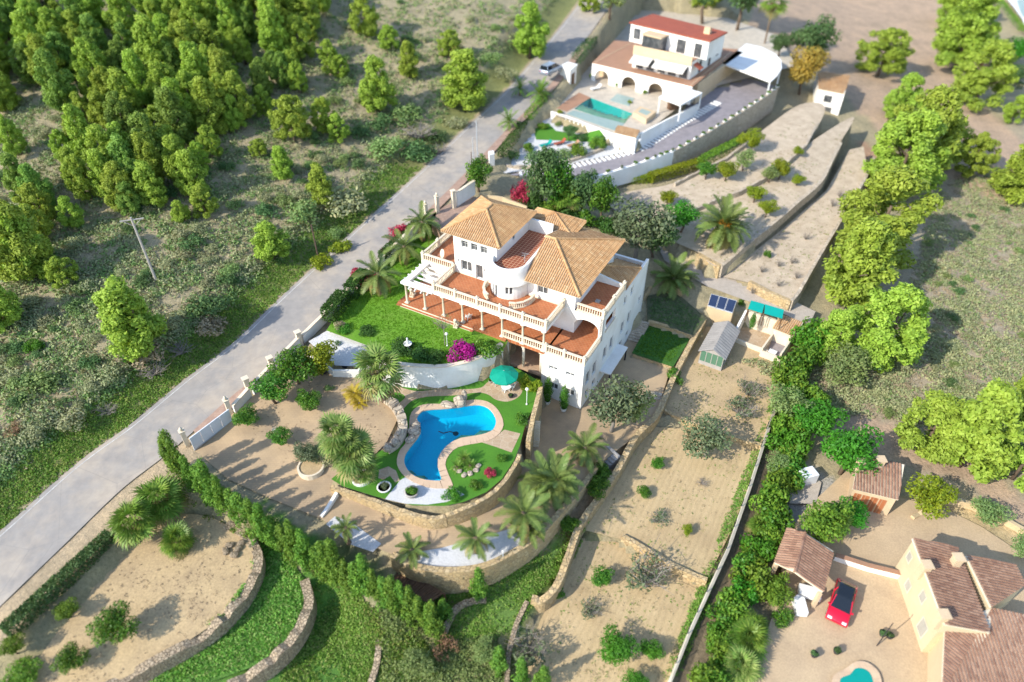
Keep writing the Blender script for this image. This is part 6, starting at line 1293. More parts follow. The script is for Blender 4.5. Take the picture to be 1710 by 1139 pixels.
MB().lathe([(.55,.70),(.55,.74),(.02,.745)],16).build('table_top', M('frame_white'), tb)
for k in range(3): MB().bar((.35*math.cos(k*2.1),.35*math.sin(k*2.1),0),(.1*math.cos(k*2.1),.1*math.sin(k*2.1),.7),.05,.05).build('leg', M('frame_white'), tb)
def chair(px, py, z, rz, label, lounge=0):
    x, y = un(px, py, z); o = thing('lounge_chair' if lounge else 'garden_chair', label, 'chair', (x,y,z), rz); L = .75 if lounge else .5
    MB().box(-.25,.25,-.25,-.25+L,.36,.42).build('seat', M('frame_white'), o); MB().add([(-.25,-.25,.42),(.25,-.25,.42),(.25,-.5,.95),(-.25,-.5,.95),(-.25,-.29,.42),(.25,-.29,.42),(.25,-.54,.95),(-.25,-.54,.95)],[(0,1,2,3),(7,6,5,4),(0,4,5,1),(3,2,6,7),(0,3,7,4),(1,5,6,2)]).build('backrest', M('frame_white'), o)
    for a in (-.22,.22):
        for b in (-.22,-.28+L): MB().bar((a,b,0),(a,b,.38),.05,.05).build('leg', M('frame_white'), o)
        MB().bar((a,-.3,.6),(a,.2,.6),.05,.04).build('armrest', M('frame_white'), o)
chair(*pz1(1332,388),.02,1.2,'white garden chair right of the parasol',1); chair(*pz1(1240,365),.02,-1.0,'white garden chair half hidden behind the parasol'); chair(782,533,T_,.6,'white chair standing in the shade of the portico')
x, y = un(*pz1(1000,650), -.15); pc = thing('pool_cleaner', 'dark pool cleaner trailing its hose in the blue pool', 'pool cleaner', (x,y,-.35))
MB().lathe([(.25,0),(.3,.08),(.15,.2),(0,.22)],9).build('head', M('iron'), pc, True); MB().tube([(0,0,.2),(-.6,.1,.24),(-1.2,-.1,.24),(-1.7,.15,.24)],.05,6).build('hose', M('iron'), pc)
# ------------------------------------------------------------------ road wall with pillars, gate, poles
def pillar(px, py, z, h, label, w=.42, ball=True):
    x, y = un(px, py, z); o = thing('gate_pillar', label, 'pillar', (x,y,z), .65); MB().box(-w/2,w/2,-w/2,w/2,-.8,h).build('shaft', M('cream_stone'), o); MB().box(-w/2-.07,w/2+.07,-w/2-.07,w/2+.07,h,h+.12).build('cap', M('cream_stone'), o)
    if ball: MB().lathe([(.05,0),(.13,.06),(.19,.2),(.13,.36),(.05,.42),(0,.5)],9,(0,0,h+.12)).build('finial', M('cream_stone'), o, True)
for a in ((385,690,.55,1.8,'pillar with finial between the white gate and the road wall'),(313,742,.1,1.8,'pillar with finial at the hedge end of the white gate'),(417,655,.9,1.9,'tall pillar of the road wall near the dark citrus',.5,False),(456,618,1.2,1.7,'pillar of the road wall beside the citrus trees',.5,False),(502,575,1.8,1.7,'pillar of the road wall at the gravel bed',.5,False),
    (731,352,4.6,2.1,'pillar at the villa entrance, palm side'),(712,362,4.4,1.8,'lower pillar behind the first lawn palm',.4),(758,345,4.6,2.3,'white pillar at the villa entrance, far side',.45,False)): pillar(*a)
def pwall(label, pts, h, th=.25, mat='wall_white', cap='cream_stone', name='garden_wall'):
    o, D = gwall(label, [(a,b,z) for a,b,z in pts], h, th, mat, name, cap, rough=0); return o
pwall('white wall between gate and first tall road pillar', [(388,678,1.6),(415,648,2.0)], 2.0); pwall('white road wall between the two citrus pillars', [(419,644,2.0),(455,607,2.4)], 2.0); pwall('white road wall from the citrus pillar to the gravel bed', [(458,604,2.4),(500,562,2.9)], 2.0); pwall('low road wall beside gravel bed and hedges', [(504,560,2.8),(545,520,3.3),(590,474,3.8)], 1.2); pwall('low road wall behind the lawn palms', [(595,469,3.8),(650,418,4.4),(712,357,5.2)], 1.2)
ga, gb = (316,733,1.65), (382,684,1.95); A, B = Vector((*un(*ga),ga[2])), Vector((*un(*gb),gb[2])); gd = (B-A); gt = thing('driveway_gate', 'white sliding metal gate of flat panels closing the lower driveway', 'gate', (A.x,A.y,0), math.atan2(gd.y,gd.x)); GL = math.hypot(gd.x,gd.y)
for k in range(4): MB().add([(GL*(k+.02)/4,-.03,.15+.35*k/4),(GL*(k+.98)/4,-.03,.15+.35*(k+1)/4),(GL*(k+.98)/4,-.03,1.6+.3*(k+1)/4),(GL*(k+.02)/4,-.03,1.6+.3*k/4),(GL*(k+.02)/4,.03,.15+.35*k/4),(GL*(k+.98)/4,.03,.15+.35*(k+1)/4),(GL*(k+.98)/4,.03,1.6+.3*(k+1)/4),(GL*(k+.02)/4,.03,1.6+.3*k/4)],[(3,2,1,0),(4,5,6,7),(0,1,5,4),(2,3,7,6),(1,2,6,5),(3,0,4,7)]).build('gate_panel', M('gate_white'), gt)
MB().bar((0,0,1.66),(GL,0,1.98),.09,.09).build('top_rail', M('gate_white'), gt); MB().bar((0,0,.06),(GL,0,.45),.10,.12).build('bottom_rail', M('pale_metal'), gt)
pwall('white entrance wall slanting from the far pillar', [(762,322,6.4),(778,311,6.6),(792,302,6.6)], 2.0)
g_ = sheet('entrance_paving', [un(a,b,4.4) for a,b in ((735,345),(755,322),(800,330),(760,400),(740,385),(722,372))], lambda x,y: np.full(np.shape(x),4.4), M('pavers_pink'), 0, 1.4, 'pink paved entrance court behind the villa')
gwall('pink edge wall of the entrance court', [(722,374,4.4),(742,388,4.4),(760,402,4.4)], 1.6, .25, 'pavers_pink')
gwall('yellow rendered wall behind the villa roof', [(800,322,4.6),(840,330,4.4),(880,345,4.2)], 2.2, .25, 'yellow_render')
def pole(px, py, top, label, mat='wood_pole', cross=0, z=None, r=.11):
    x, y, zz = hitg(px, py) if z is None else (*un(px,py,z), z); k = F_PX*(x*0+1); lo, hi = 0, 16
    for _ in range(30):
        m = (lo+hi)/2; fw = y*_c-(zz+m-CAM_H)*_s; up_ = y*_s+(zz+m-CAM_H)*_c; yy = 569.5-F_PX*up_/fw
        lo, hi = (m, hi) if yy > top else (lo, m)
    o = thing('utility_pole', label, 'utility pole', (x,y,zz), .3); MB().tube([(0,0,-.5),(0,0,lo)],r,7,r*.7).build('pole', M(mat), o)
    if cross: MB().bar((-cross,0,lo-.3),(cross,0,lo-.3),.12,.1).build('crossarm', M(mat), o); MB().bar((-cross*.8,0,lo-.3),(0,0,lo-1.1),.06,.06).build('brace', M(mat), o); MB().bar((cross*.8,0,lo-.3),(0,0,lo-1.1),.06,.06).build('brace', M(mat), o)
    return o
pole(261,468,363,'grey utility pole with crossarm on the left hillside','concrete',1.2,r=.16); pole(533,437,375,'dark wooden pole leaning over the road verge'); pole(798,282,202,'tall grey metal pole by the neighbour gate post','pale_metal',z=6.3,r=.08); pole(791,284,230,'shorter grey metal pole by the neighbour gate post','pale_metal',z=6.2,r=.07); pole(788,284,254,'short brown pole by the neighbour gate post','wood_pole',z=6.2,r=.07)
pole(1372,460,457,'low pale fence post line','pale_metal') if False else None
# ------------------------------------------------------------------ mesh fence along the boundary wall
N = NT('green_mesh'); N.b.inputs['Alpha'].default_value = .55; N.done((.0,.22,.13), .7)
fx = [(1338,553,-3.3),(1312,616,-3.6),(1280,716,-4.0),(1250,812,-4.5),(1213,916,-4.9),(1180,988,-5.2),(1148,1058,-5.6),(1108,1160,-6.0)]
fe = tag(inst('mesh_fence', None), 'low green mesh fence along the boundary wall of the fields', 'fence')
FD = [np.array((*un(a,b,z),z)) for a,b,z in fx]
for a, b in zip(FD, FD[1:]):
    k = max(2, int(np.linalg.norm(b-a)/2.4))
    for i in range(k):
        p, q = a+(b-a)*i/k, a+(b-a)*(i+1)/k; MB().bar(tuple(p),tuple(p+[0,0,1.1]),.06,.06).build('post', M('iron'), fe); MB().add([tuple(p+[0,0,.02]),tuple(q+[0,0,.02]),tuple(q+[0,0,1.0]),tuple(p+[0,0,1.0])],[(0,1,2,3)]).build('mesh_panel', M('green_mesh'), fe)
# ------------------------------------------------------------------ greenhouse shed, solar panels, green roofs, pen
q4 = lambda a, b: (980+a/3.798, 420+b/3.798)
def block(name, outline, ztop, zbot, mat, parent, fr, off=0):
    """solid with the outline traced at its top"""
    zt = ztop if hasattr(ztop,'__len__') else [ztop]*len(outline); P = [fr.p(*o, z) for o, z in zip(outline, zt)]
    return MB().prism(P, zbot, list(zt)).build(name, M(mat), parent)
fr = Frame(q4(705,705), q4(850,755), -4.15); gh = fr.thing('greenhouse', 'small grey greenhouse shed with a corrugated gable roof on the upper field', 'greenhouse')
Wd, Dp = fr.L, 5.6; ez, rz_ = -2.2, -1.35
N = NT('netting_green'); N.b.inputs['Alpha'].default_value = .8; N.done((.10,.22,.14), .6)
MB().box(0,Wd,0,.15,-4.4,-3.7).box(0,.15,.15,Dp,-4.4,-3.7).box(Wd-.15,Wd,.15,Dp,-4.4,-3.7).box(.15,Wd-.15,Dp-.15,Dp,-4.4,-3.7).build('base_wall', M('concrete'), gh)
for a, b in (((.05,.05),(Wd-.05,.05)),((Wd-.05,.05),(Wd-.05,Dp)),((.05,Dp),(.05,.05)),((Wd-.05,Dp),(.05,Dp))):
    MB().add([(*a,-3.7),(*b,-3.7),(*b,ez),(*a,ez)],[(0,1,2,3)]).build('net_wall', M('netting_green'), gh)
    k = 4
    for i in range(k): c = [a[j]+(b[j]-a[j])*i/k for j in (0,1)]; MB().bar((*c,-3.7),(*c,ez),.07,.07).build('post', M('concrete'), gh)
MB().add([(0,.04,ez),(Wd,.04,ez),(Wd/2,.04,rz_-.05)],[(0,1,2)]).build('gable', M('concrete'), gh)
plain('fibre_sheet', (.36,.33,.30), (.27,.25,.23), .9, .9, .3, 12, fine=.2)
for sgn in (0, 1):
    m = MB(); k = 26
    for i in range(k):
        y0, y1 = -.25+(Dp+.5)*i/k, -.25+(Dp+.5)*(i+1)/k; h0, h1 = (.05,0) if i % 2 else (0,.05); xe = -.25 if sgn == 0 else Wd+.25
        m.add([(xe,y0,ez-.08+h0),(xe,y1,ez-.08+h1),(Wd/2,y1,rz_+h1),(Wd/2,y0,rz_+h0)],[(0,1,2,3)])
    m.build('roof_sheet', M('fibre_sheet'), gh)
N = NT('solar_glass'); N.b.inputs['Specular IOR Level'].default_value = .5; N.done(N.mix(N.noise(1,2),(.012,.022,.06),(.03,.045,.09)), .15)
so = thing('solar_heater', 'three dark solar panels on a yellow plinth by the gravel drive', 'solar panels'); SP = [q4(787,267), q4(952,312), q4(925,390), q4(765,342)]; SZ = [-.55,-.55,-1.35,-1.35]
C4 = [np.array((*un(*p,z),z)) for p, z in zip(SP, SZ)]
for i in range(3):
    f0, f1 = (i+.03)/3, (i+.97)/3; q = [C4[0]+(C4[1]-C4[0])*f0, C4[0]+(C4[1]-C4[0])*f1, C4[3]+(C4[2]-C4[3])*f1, C4[3]+(C4[2]-C4[3])*f0]
    fo_ = MB().add([tuple(p) for p in q]+[tuple(p-[0,0,.1]) for p in q],[(0,1,2,3),(7,6,5,4),(0,4,5,1),(1,5,6,2),(2,6,7,3),(3,7,4,0)]).build('panel', M('pale_metal'), so); c = sum(q)/4
    MB().add([tuple(c+(p-c)*.93+[0,0,.012]) for p in q],[(0,1,2,3)]).build('glass', M('solar_glass'), fo_)
MB().prism([tuple(p[:2]) for p in C4], -3.9, [z-.16 for z in SZ]).build('plinth', M('yellow_render'), so)
NG = NT('green_sheet'); NG.done(NG.mix(NG.noise(1,3),(.0,.24,.20),(.0,.29,.25)), .55)
for lab, P, in (('left green sheet roof shelter above the cream wall', [(1042,310),(1128,334),(1112,390),(1022,362)]), ('right green sheet roof shelter above the cream wall', [(1130,334),(1250,370),(1240,424),(1126,392)])):
    sh = thing('sheet_shelter', lab, 'shelter'); zz = [.15,.15,-.25,-.25]; Q = [(*un(*q4(*p),z),z) for p, z in zip(P, zz)]
    MB().add(Q+[(a,b,c-.06) for a,b,c in Q],[(0,1,2,3),(7,6,5,4),(0,4,5,1),(1,5,6,2),(2,6,7,3),(3,7,4,0)]).build('roof_sheet', M('green_sheet'), sh)
    for a, b, c in Q: MB().bar((a*.98+Q[0][0]*.01+Q[2][0]*.01,b*.98+Q[0][1]*.01+Q[2][1]*.01,-2.2),(a*.98+Q[0][0]*.01+Q[2][0]*.01,b*.98+Q[0][1]*.01+Q[2][1]*.01,c-.08),.08,.08).build('post', M('wood_brown'), sh)
pwall('cream wall under the green sheet shelters', [(*q4(1012,372),-1.6),(*q4(1105,405),-1.65),(*q4(1210,440),-1.7)], 2.6, .3, 'cream_stone', None); pwall('left cream wall of the pen', [(*q4(1012,372),-1.6),(*q4(975,440),-2.0),(*q4(935,518),-2.6)], 1.9, .25, 'wall_white', None); pwall('low front wall of the pen', [(*q4(940,548),-3.6),(*q4(1050,592),-3.6),(*q4(1150,628),-3.6)], .7, .25, 'cream_stone', None)
sheet('pen_paving', [un(*q4(a,b),-3.9) for a,b in ((1015,420),(1200,470),(1150,625),(940,545))], lambda x,y: np.full(np.shape(x),-3.88), M('crazy_paving'), 0, 1.5, 'paved floor of the little walled pen')
fr = Frame(q4(1190,485), q4(1305,530), -2.0); ke = fr.thing('dog_kennel', 'small tiled kennel with a walled run at the corner of the field', 'kennel'); KL = fr.L
tile_roof([[(-.2,-.2,-2.0),(KL+.3,-.2,-2.0),(KL+.3,2.3,-1.45),(-.2,2.3,-1.45)]], ke, pitch=.24)
MB().box(0,KL,.1,.3,-4.1,-2.15).box(0,.2,.3,2.2,-4.1,-2.15).box(KL-.2,KL,.3,2.2,-4.1,-2.15).box(.2,KL-.2,2.0,2.2,-4.1,-1.65).build('wall', M('cream_stone'), ke)
MB().box(-.1,.1,-3.3,.1,-4.2,-2.9).build('run_wall', M('cream_stone'), ke); MB().box(KL-.1,KL+.1,-3.3,.1,-4.2,-2.6).build('run_wall', M('cream_stone'), ke); MB().box(.1,KL-.1,-3.3,-3.1,-4.2,-3.3).build('run_wall', M('cream_stone'), ke); MB().box(.1,KL-.1,-3.1,.1,-4.2,-4.0).build('run_floor', M('pavers_mauve'), ke)
MB().box(.6,1.5,-2.6,-1.9,-4.0,-3.6).build('crate', M('frame_white'), None, False, (*fr.o,0), fr.a); o = bpy.data.objects['crate']; tag(o, 'white plastic crate inside the kennel run', 'crate')
# ------------------------------------------------------------------ vehicles
N = NT('car_red'); N.b.inputs['Coat Weight'].default_value = .6; N.done((.52,.006,.03), .3)
N = NT('car_silver'); N.b.inputs['Coat Weight'].default_value = .5; N.b.inputs['Metallic'].default_value = .4; N.done((.36,.40,.46), .35)
N = NT('glass_dark'); N.b.inputs['Specular IOR Level'].default_value = .6; N.done((.012,.016,.022), .06)
plain('tyre', (.02,.02,.02), None, 3, .8, 0); N = NT('headlight'); N.done((.7,.72,.74), .15); N = NT('tail_red'); N.done((.4,.01,.01), .25)
def vehicle(name, label, cat, px, py, z, rz, L, Wd, prof, cab, paint):
    """prof: (x, z) side outline of the body; cab: (x0, x1, x2, x3, z0, z1) glasshouse from rear base, rear top, front top, front base"""
    x, y = un(px, py, z); o = thing(name, label, cat, (x,y,z), rz); m = MB(); n = len(prof); secs = ((-.5,.80),(-.485,.93),(-.40,1),(.40,1),(.485,.93),(.5,.80))
    V = [(a*(1 if abs(s) < .45 else .985), s*Wd, .38+(b-.38)*k) for s, k in secs for a, b in prof]
    F = [(j*n+i, j*n+(i+1)%n, (j+1)*n+(i+1)%n, (j+1)*n+i) for j in range(5) for i in range(n)]+[tuple(range(n-1,-1,-1)), tuple(range(5*n,6*n))]
    m.add(V, F); m.build('body', M(paint), o, True)
    x0,x1,x2,x3,z0,z1 = cab; w0, w1 = Wd*.46, Wd*.37
    b = [(x0,-w0,z0),(x3,-w0,z0),(x3,w0,z0),(x0,w0,z0)]; t = [(x1,-w1,z1),(x2,-w1,z1),(x2,w1,z1),(x1,w1,z1)]
    MB().add(t+[(a,c,d+.04) for a,c,d in [(x1+.12,-w1+.1,z1),(x2-.12,-w1+.1,z1),(x2-.12,w1-.1,z1),(x1+.12,w1-.1,z1)]],[(0,1,5,4),(1,2,6,5),(2,3,7,6),(3,0,4,7),(4,5,6,7)]).build('roof', M('glass_dark' if cat == 'car' else paint), o)
    for nm, q in (('windscreen',(b[1],b[2],t[2],t[1])),('rear_window',(b[3],b[0],t[0],t[3])),('side_window',(b[0],b[1],t[1],t[0])),('side_window',(b[2],b[3],t[3],t[2]))): MB().add(q,[(0,1,2,3)]).build(nm, M('glass_dark'), o)
    for s in (-1,1):
        MB().bar((x0,s*w0*1.005,z0),(x1,s*w1*1.005,z1),.09,.05).build('pillar', M(paint), o); MB().bar((x3,s*w0*1.005,z0),(x2,s*w1*1.005,z1),.07,.05).build('pillar', M(paint), o); MB().bar(((x0+x3)/2-.1,s*w0*1.01,z0),((x1+x2)/2-.1,s*w1*1.01,z1),.08,.04).build('pillar', M(paint), o)
        for wx in (-L*.3, L*.31):
            wh = MB().lathe([(.2,-.1),(.30,-.1),(.32,-.06),(.32,.06),(.30,.1),(.2,.1)],14).mesh('wheel', M('tyre'), True); wo = inst('wheel', wh, o, (wx,s*(Wd/2-.1),.32), (PI/2,0,0)); inst('rim', MB().lathe([(0,-.105),(.19,-.1),(.19,.1),(0,.105)],10).mesh('rim', M('pale_metal')), wo)
        MB().box(L/2-.3,L/2-.02,s*Wd*.33-.17,s*Wd*.33+.17,.62,.76).build('headlight', M('headlight'), o); MB().box(-L/2+.01,-L/2+.2,s*Wd*.35-.14,s*Wd*.35+.14,.72,.9).build('taillight', M('tail_red'), o); MB().bar((x3-.15,s*Wd*.47,z0+.02),(x3-.15,s*(Wd*.47+.2),z0+.08),.14,.12).build('mirror', M(paint), o)
    return o
vehicle('parked_car', 'shiny red compact car parked on the sandy courtyard', 'car', 1402, 1012, -5.33, math.radians(238), 4.1, 1.75, [(-2.05,.3),(2.0,.28),(2.06,.55),(1.95,.74),(1.2,.93),(.8,.97),(-1.6,1.02),(-1.98,.95),(-2.06,.6)], (-1.95,-1.35,.05,1.05,.94,1.42), 'car_red')
vx, vy = un(920,122,9.2); vehicle('parked_van', 'silver blue people carrier parked by the neighbour gate', 'van', 920, 122, 9.35, math.radians(52), 4.5, 1.8, [(-2.2,.32),(2.2,.3),(2.25,.6),(2.1,.85),(1.3,1.02),(1.0,1.06),(-1.9,1.1),(-2.2,1.05),(-2.25,.6)], (-2.15,-1.95,.35,1.35,1.02,1.72), 'car_silver')
# ------------------------------------------------------------------ the white house uphill with the infinity pool
q3 = lambda a, b: (780+a/3.167, b/3.167)
plain('tan_wall', (.62,.46,.29), (.55,.41,.26), .8, .85, .2, 25); plain('floor_brown', (.38,.21,.13), (.33,.185,.115), .8, .8, .2, 18, fine=.15); plain('awning_cloth', (.60,.56,.51), (.55,.52,.48), 2, .8, 0); plain('teal_ledge', (.30,.38,.34), (.25,.33,.30), 1.2, .4, 0)
fr = Frame(q3(662,335), q3(1190,460), 9.3); nh = fr.thing('white_house', 'white stepped house uphill with arches, red roof and awnings above an infinity pool', 'house'); FL = fr.L
ax = [fr.p(*q3(a, b), 6.5)[0] for a, b in ((735,420),(875,455),(1015,490))]; x0 = 0
for c in ax:
    MB().box(x0, c-1.35, 0, .35, 6.3, 9.3).build('front_wall', M('wall_white'), nh); A_ = arch(c-1.35, c+1.35, 6.4, 7.2, 8.5, 0, .35, 9.3); A_.build('arch', M('wall_white'), nh); x0 = c+1.35
MB().box(x0, FL, 0, .35, 6.3, 9.3).build('front_wall', M('wall_white'), nh)
rb = fr.p(*q3(1425,262), 9.3); lb = fr.p(*q3(735,240), 9.3)
MB().prism([(.2,.35),(FL-.1,.35),(FL-.1,max(2.6,rb[1]*.3)),(.2,2.6)], 6.3, 6.42).build('loggia_floor', M('pavers_cream'), nh)
MB().prism([(.1,2.6),(FL,2.6),(FL,rb[1]),(0,rb[1])], 5.6, 9.1).build('ground_storey', M('tan_wall'), nh)
MB().prism([(0,.0),(FL+.1,0),(rb[0]+.3,rb[1]),(lb[0],lb[1]+3)], 9.31, 9.42).build('terrace_floor', M('floor_brown'), nh)
for a in (.02,.98): MB().bar((FL*a,.3,9.42),(FL*a+(rb[0]-FL)*a*.9,rb[1]*.9,9.42),.1,.1).build('terrace_edge', M('tan_wall'), nh)
S2 = [fr.p(*q3(*p), z) for p, z in (((885,240),13.0),((1195,303),13.0),((1362,190),13.0),((1060,120),13.0))]
MB().prism([(a,b) for a, b in S2], 9.42, 12.2).build('middle_storey', M('wall_white'), nh)
e0, e1 = np.array(S2[0]), np.array(S2[1]); ed = (e1-e0)/np.linalg.norm(e1-e0); en = np.array([-ed[1], ed[0]])
MB().prism([tuple(e0-en*.25),tuple(e1-en*.25),tuple(e1),tuple(e0)], 11.7, 13.1).build('balcony_parapet', M('tan_wall'), nh)
MB().prism([tuple(e0+en*.02),tuple(e1+en*.02),S2[2],S2[3]], 12.2, 12.28).build('balcony_floor', M('floor_brown'), nh)
SL = np.linalg.norm(e1-e0)
for f0, f1 in ((.02,.36),(.42,.95)):
    a, b = e0+ed*SL*f0, e0+ed*SL*f1; MB().add([(*(a-en*.26),11.6),(*(b-en*.26),11.6),(*(b-en*2.0),10.9),(*(a-en*2.0),10.9),(*(b-en*2.0),10.7),(*(a-en*2.0),10.7)],[(0,1,2,3),(3,2,4,5)]).build('awning', M('awning_cloth'), nh)
for i in range(5):
    a = e0+ed*SL*(.06+.19*i); MB().add([(*(a-en*.012),9.5),(*(a+ed*1.4-en*.012),9.5),(*(a+ed*1.4-en*.012),11.3),(*(a-en*.012),11.3)],[(0,1,2,3)]).build('window', M('pane'), nh)
S3 = [fr.p(*q3(*p), 15.3) for p in ((868,120),(1282,216),(1367,172),(985,80))]
MB().prism(S3, 12.28, 15.2).build('top_storey', M('wall_white'), nh)
cx, cy = np.mean(S3, axis=0); G3 = [(cx+(a-cx)*1.04, cy+(b-cy)*1.08) for a, b in S3]; MB().prism(G3, 15.2, 15.4).build('roof', M('roof_red'), nh)
s0, s1 = np.array(S3[0]), np.array(S3[1]); sd_ = (s1-s0)/np.linalg.norm(s1-s0); sn = np.array([-sd_[1], sd_[0]]); L3 = np.linalg.norm(s1-s0)
for f, wd_, zz in ((.05,1.3,(12.9,14.6)),(.62,1.6,(12.4,14.5)),(.84,1.3,(12.4,14.5))):
    a = s0+sd_*L3*f; MB().add([(*(a-sn*.012),zz[0]),(*(a+sd_*wd_-sn*.012),zz[0]),(*(a+sd_*wd_-sn*.012),zz[1]),(*(a-sn*.012),zz[1])],[(0,1,2,3)]).build('window', M('pane'), nh)
gx = s0+sd_*L3*.26; MB().prism([tuple(gx-sn*2.2),tuple(gx+sd_*3.4-sn*2.2),tuple(gx+sd_*3.4-sn*.02),tuple(gx-sn*.02)], 12.3, 14.6).build('glass_room', M('pane'), nh); MB().prism([tuple(gx-sd_*.2-sn*2.4),tuple(gx+sd_*3.6-sn*2.4),tuple(gx+sd_*3.6-sn*.02),tuple(gx-sd_*.2-sn*.02)], 14.6, 14.8).build('glass_room_roof', M('tan_wall'), nh)
t1, t2 = np.array(S2[1]), np.array(S2[2]); td = (t2-t1)/np.linalg.norm(t2-t1); tn = np.array([td[1], -td[0]]); TL = np.linalg.norm(t2-t1)
for f, zz in ((.25,(9.5,11.5)),(.55,(9.5,11.5)),(.8,(10.3,11.5))):
    a = t1+td*TL*f; MB().add([(*(a+tn*.015),zz[0]),(*(a+td*1.1+tn*.015),zz[0]),(*(a+td*1.1+tn*.015),zz[1]),(*(a+tn*.015),zz[1])],[(0,1,2,3)]).build('window', M('pane'), nh)
MB().add([(*(t1+td*.5+tn*.03),11.7),(*(t1+td*2.2+tn*.03),11.7),(*(t1+td*2.2+tn*1.3),11.0),(*(t1+td*.5+tn*1.3),11.0)],[(0,1,2,3)]).build('red_awning', M('roof_red'), nh)
c = fr.p(*q3(1275,150), 16.2); MB().box(c[0]-.5,c[0]+.5,c[1]-.4,c[1]+.4,15.0,16.4).build('chimney', M('tan_wall'), nh)
for f in (.35,.7): MB().box(FL+(rb[0]-FL)*f-.2,FL+(rb[0]-FL)*f+.2,rb[1]*f-.2,rb[1]*f+.2,5.8,9.3).build('column', M('tan_wall'), nh)
# deck things
npx = [un(a, b, NB) for a, b in NPOOL]; n = len(npx)
MB().add([(a,b,NB+.02) for a,b in npx]+[(a,b,NB-1.4) for a,b in npx],[(i,n+i,n+(i+1)%n,(i+1)%n) for i in range(n)]).build('pool_wall', M('pool_tile_green'))['kind'] = 'structure'
sheet('pool_floor', npx, lambda x, y: np.full(np.shape(x), NB-1.4), M('pool_tile_green'), 0, 2); sheet('pool_water', npx, lambda x, y: np.full(np.shape(x), NB-.06), M('pool_water_green'), 0, 2, 'teal water of the rectangular infinity pool')
fr2 = Frame(q3(525,600), q3(795,690), NB); 
def nthing(name, label, cat, pts, ztop, zbot, mat, part=None):
    o = tag(MB().prism([un(*q3(*p), ztop) for p in pts], zbot, ztop).build(name, M(mat)), label, cat); return o
nthing('infinity_ledge','grey green spill ledge in front of the infinity pool','pool ledge',[(525,602),(562,583),(832,652),(795,695)],NB+.03,4.2,'teal_ledge'); nthing('pool_wing','shallow grey green wading basin behind the infinity pool','wading pool',[(755,530),(795,495),(885,520),(855,560)],NB+.05,NB-.3,'teal_ledge')
sheet('deck_red', [un(*q3(*p), NB) for p in ((470,572),(592,490),(655,517),(528,592))], lambda x, y: np.full(np.shape(x), NB), M('floor_brown'), .03, 2, 'reddish timber deck at the left end of the infinity pool')
sp = nthing('spa_tub','tan cube shaped spa tub beside the infinity pool','spa',[(878,592),(915,562),(1000,590),(948,632)],NB+.75,NB-.1,'tan_wall'); MB().prism([un(*q3(*p), NB+.76) for p in ((905,590),(925,574),(975,592),(950,610))], NB+.755, NB+.77).build('water', M('teal_ledge'), sp)
pw_ = lambda lab, pts, h, **k: gwall(lab, [(*q3(a,b),z) for a,b,z in pts], h, **k)[0]
pw_('white wall below the infinity pool facing the gravel garden', [(445,588,NB+.1),(520,612,NB+.1),(775,708,NB+.1)], 2.2, th=.3, mat='wall_white', name='garden_wall', rough=0)
pw_('long white wall along the drive from the orange capped box', [(918,705,NB+.5),(1060,630,NB+.5),(1222,552,NB+.5)], 2.7, th=.3, mat='wall_white', name='garden_wall', rough=0)
pw_('white kerb wall of the fence bed along the road', [(150,885,4.8),(300,700,5.2),(480,500,6.6)], 1.0, th=.3, mat='wall_white', name='garden_wall', rough=0)
cb = thing('pump_house', 'white box shed with an orange tiled lid at the corner of the pool wall', 'shed'); CP = [(778,700),(795,672),(915,700),(893,728)]; CX = [un(*q3(*p), NB+.55) for p in CP]
MB().prism(CX, 4.0, NB+.45).build('wall', M('wall_white'), cb); Q = [(*p, NB+.5) for p in CX]; tile_roof([[Q[3],Q[0],(*CX[1],NB+.85),(*CX[2],NB+.85)]], cb, pitch=.3)
for f in (.3,.62):
    a, b = np.array(CX[0]), np.array(CX[3]); p = a+(b-a)*f; d = (b-a)/np.linalg.norm(b-a); nn = np.array([d[1],-d[0]])*.02; MB().prism([tuple(p-nn),tuple(p+d*.12-nn),tuple(p+d*.12+nn),tuple(p+nn)], 4.3, NB+.3).build('seam', M('frame_grey'), cb)
def canopy(name, label, cat, pts, ztop, zg, posts, mat='pale_metal', th=.22, conv=q3):
    W = [un(*conv(*p), ztop) for p in pts]; c = np.mean(W, axis=0); o = thing(name, label, cat); MB().prism(W, ztop-th, ztop).build('roof', M(mat), o)
    for i in posts: p = np.array(W[i])*.95+c*.05; MB().box(p[0]-.1,p[0]+.1,p[1]-.1,p[1]+.1,zg,ztop-th).build('post', M('frame_white'), o)
    return o
canopy('carport', 'white flat carport roof with a rounded corner at the top of the mauve drive', 'carport', [(1350,335),(1475,230),(1560,248),(1632,285),(1662,320),(1664,362),(1640,400),(1605,432)], 9.1, 5.9, (0,1,5,7), 'white_paint'); canopy('pool_canopy', 'small white flat roofed pool bar canopy on the cream deck', 'canopy', [(1015,512),(1110,450),(1245,490),(1130,556)], 9.1, NB, (0,1,2,3), 'white_paint')
MB().box(-.9,.9,-.5,.5,0,1.0).build('counter', M('wood_brown'), None, False, (*un(*q3(1090,575), NB),NB), .4); tag(bpy.data.objects['counter'], 'dark bar counter under the white pool canopy', 'counter')
gp = nthing('gate_pavilion','white gate pavilion beside the parked van','pavilion',[(492,352),(535,335),(580,345),(545,372)],9.9,6.3,'wall_white')
MB().prism([un(*q3(*p), 9.95) for p in ((488,352),(535,331),(585,345),(546,377))], 9.905, 10.1).build('cap', M('white_paint'), gp); a = np.array(un(*q3(545,372),9.9)); b = np.array(un(*q3(580,345),9.9)); d = (b-a); nn = np.array([d[1],-d[0]])/np.linalg.norm(d)*.02
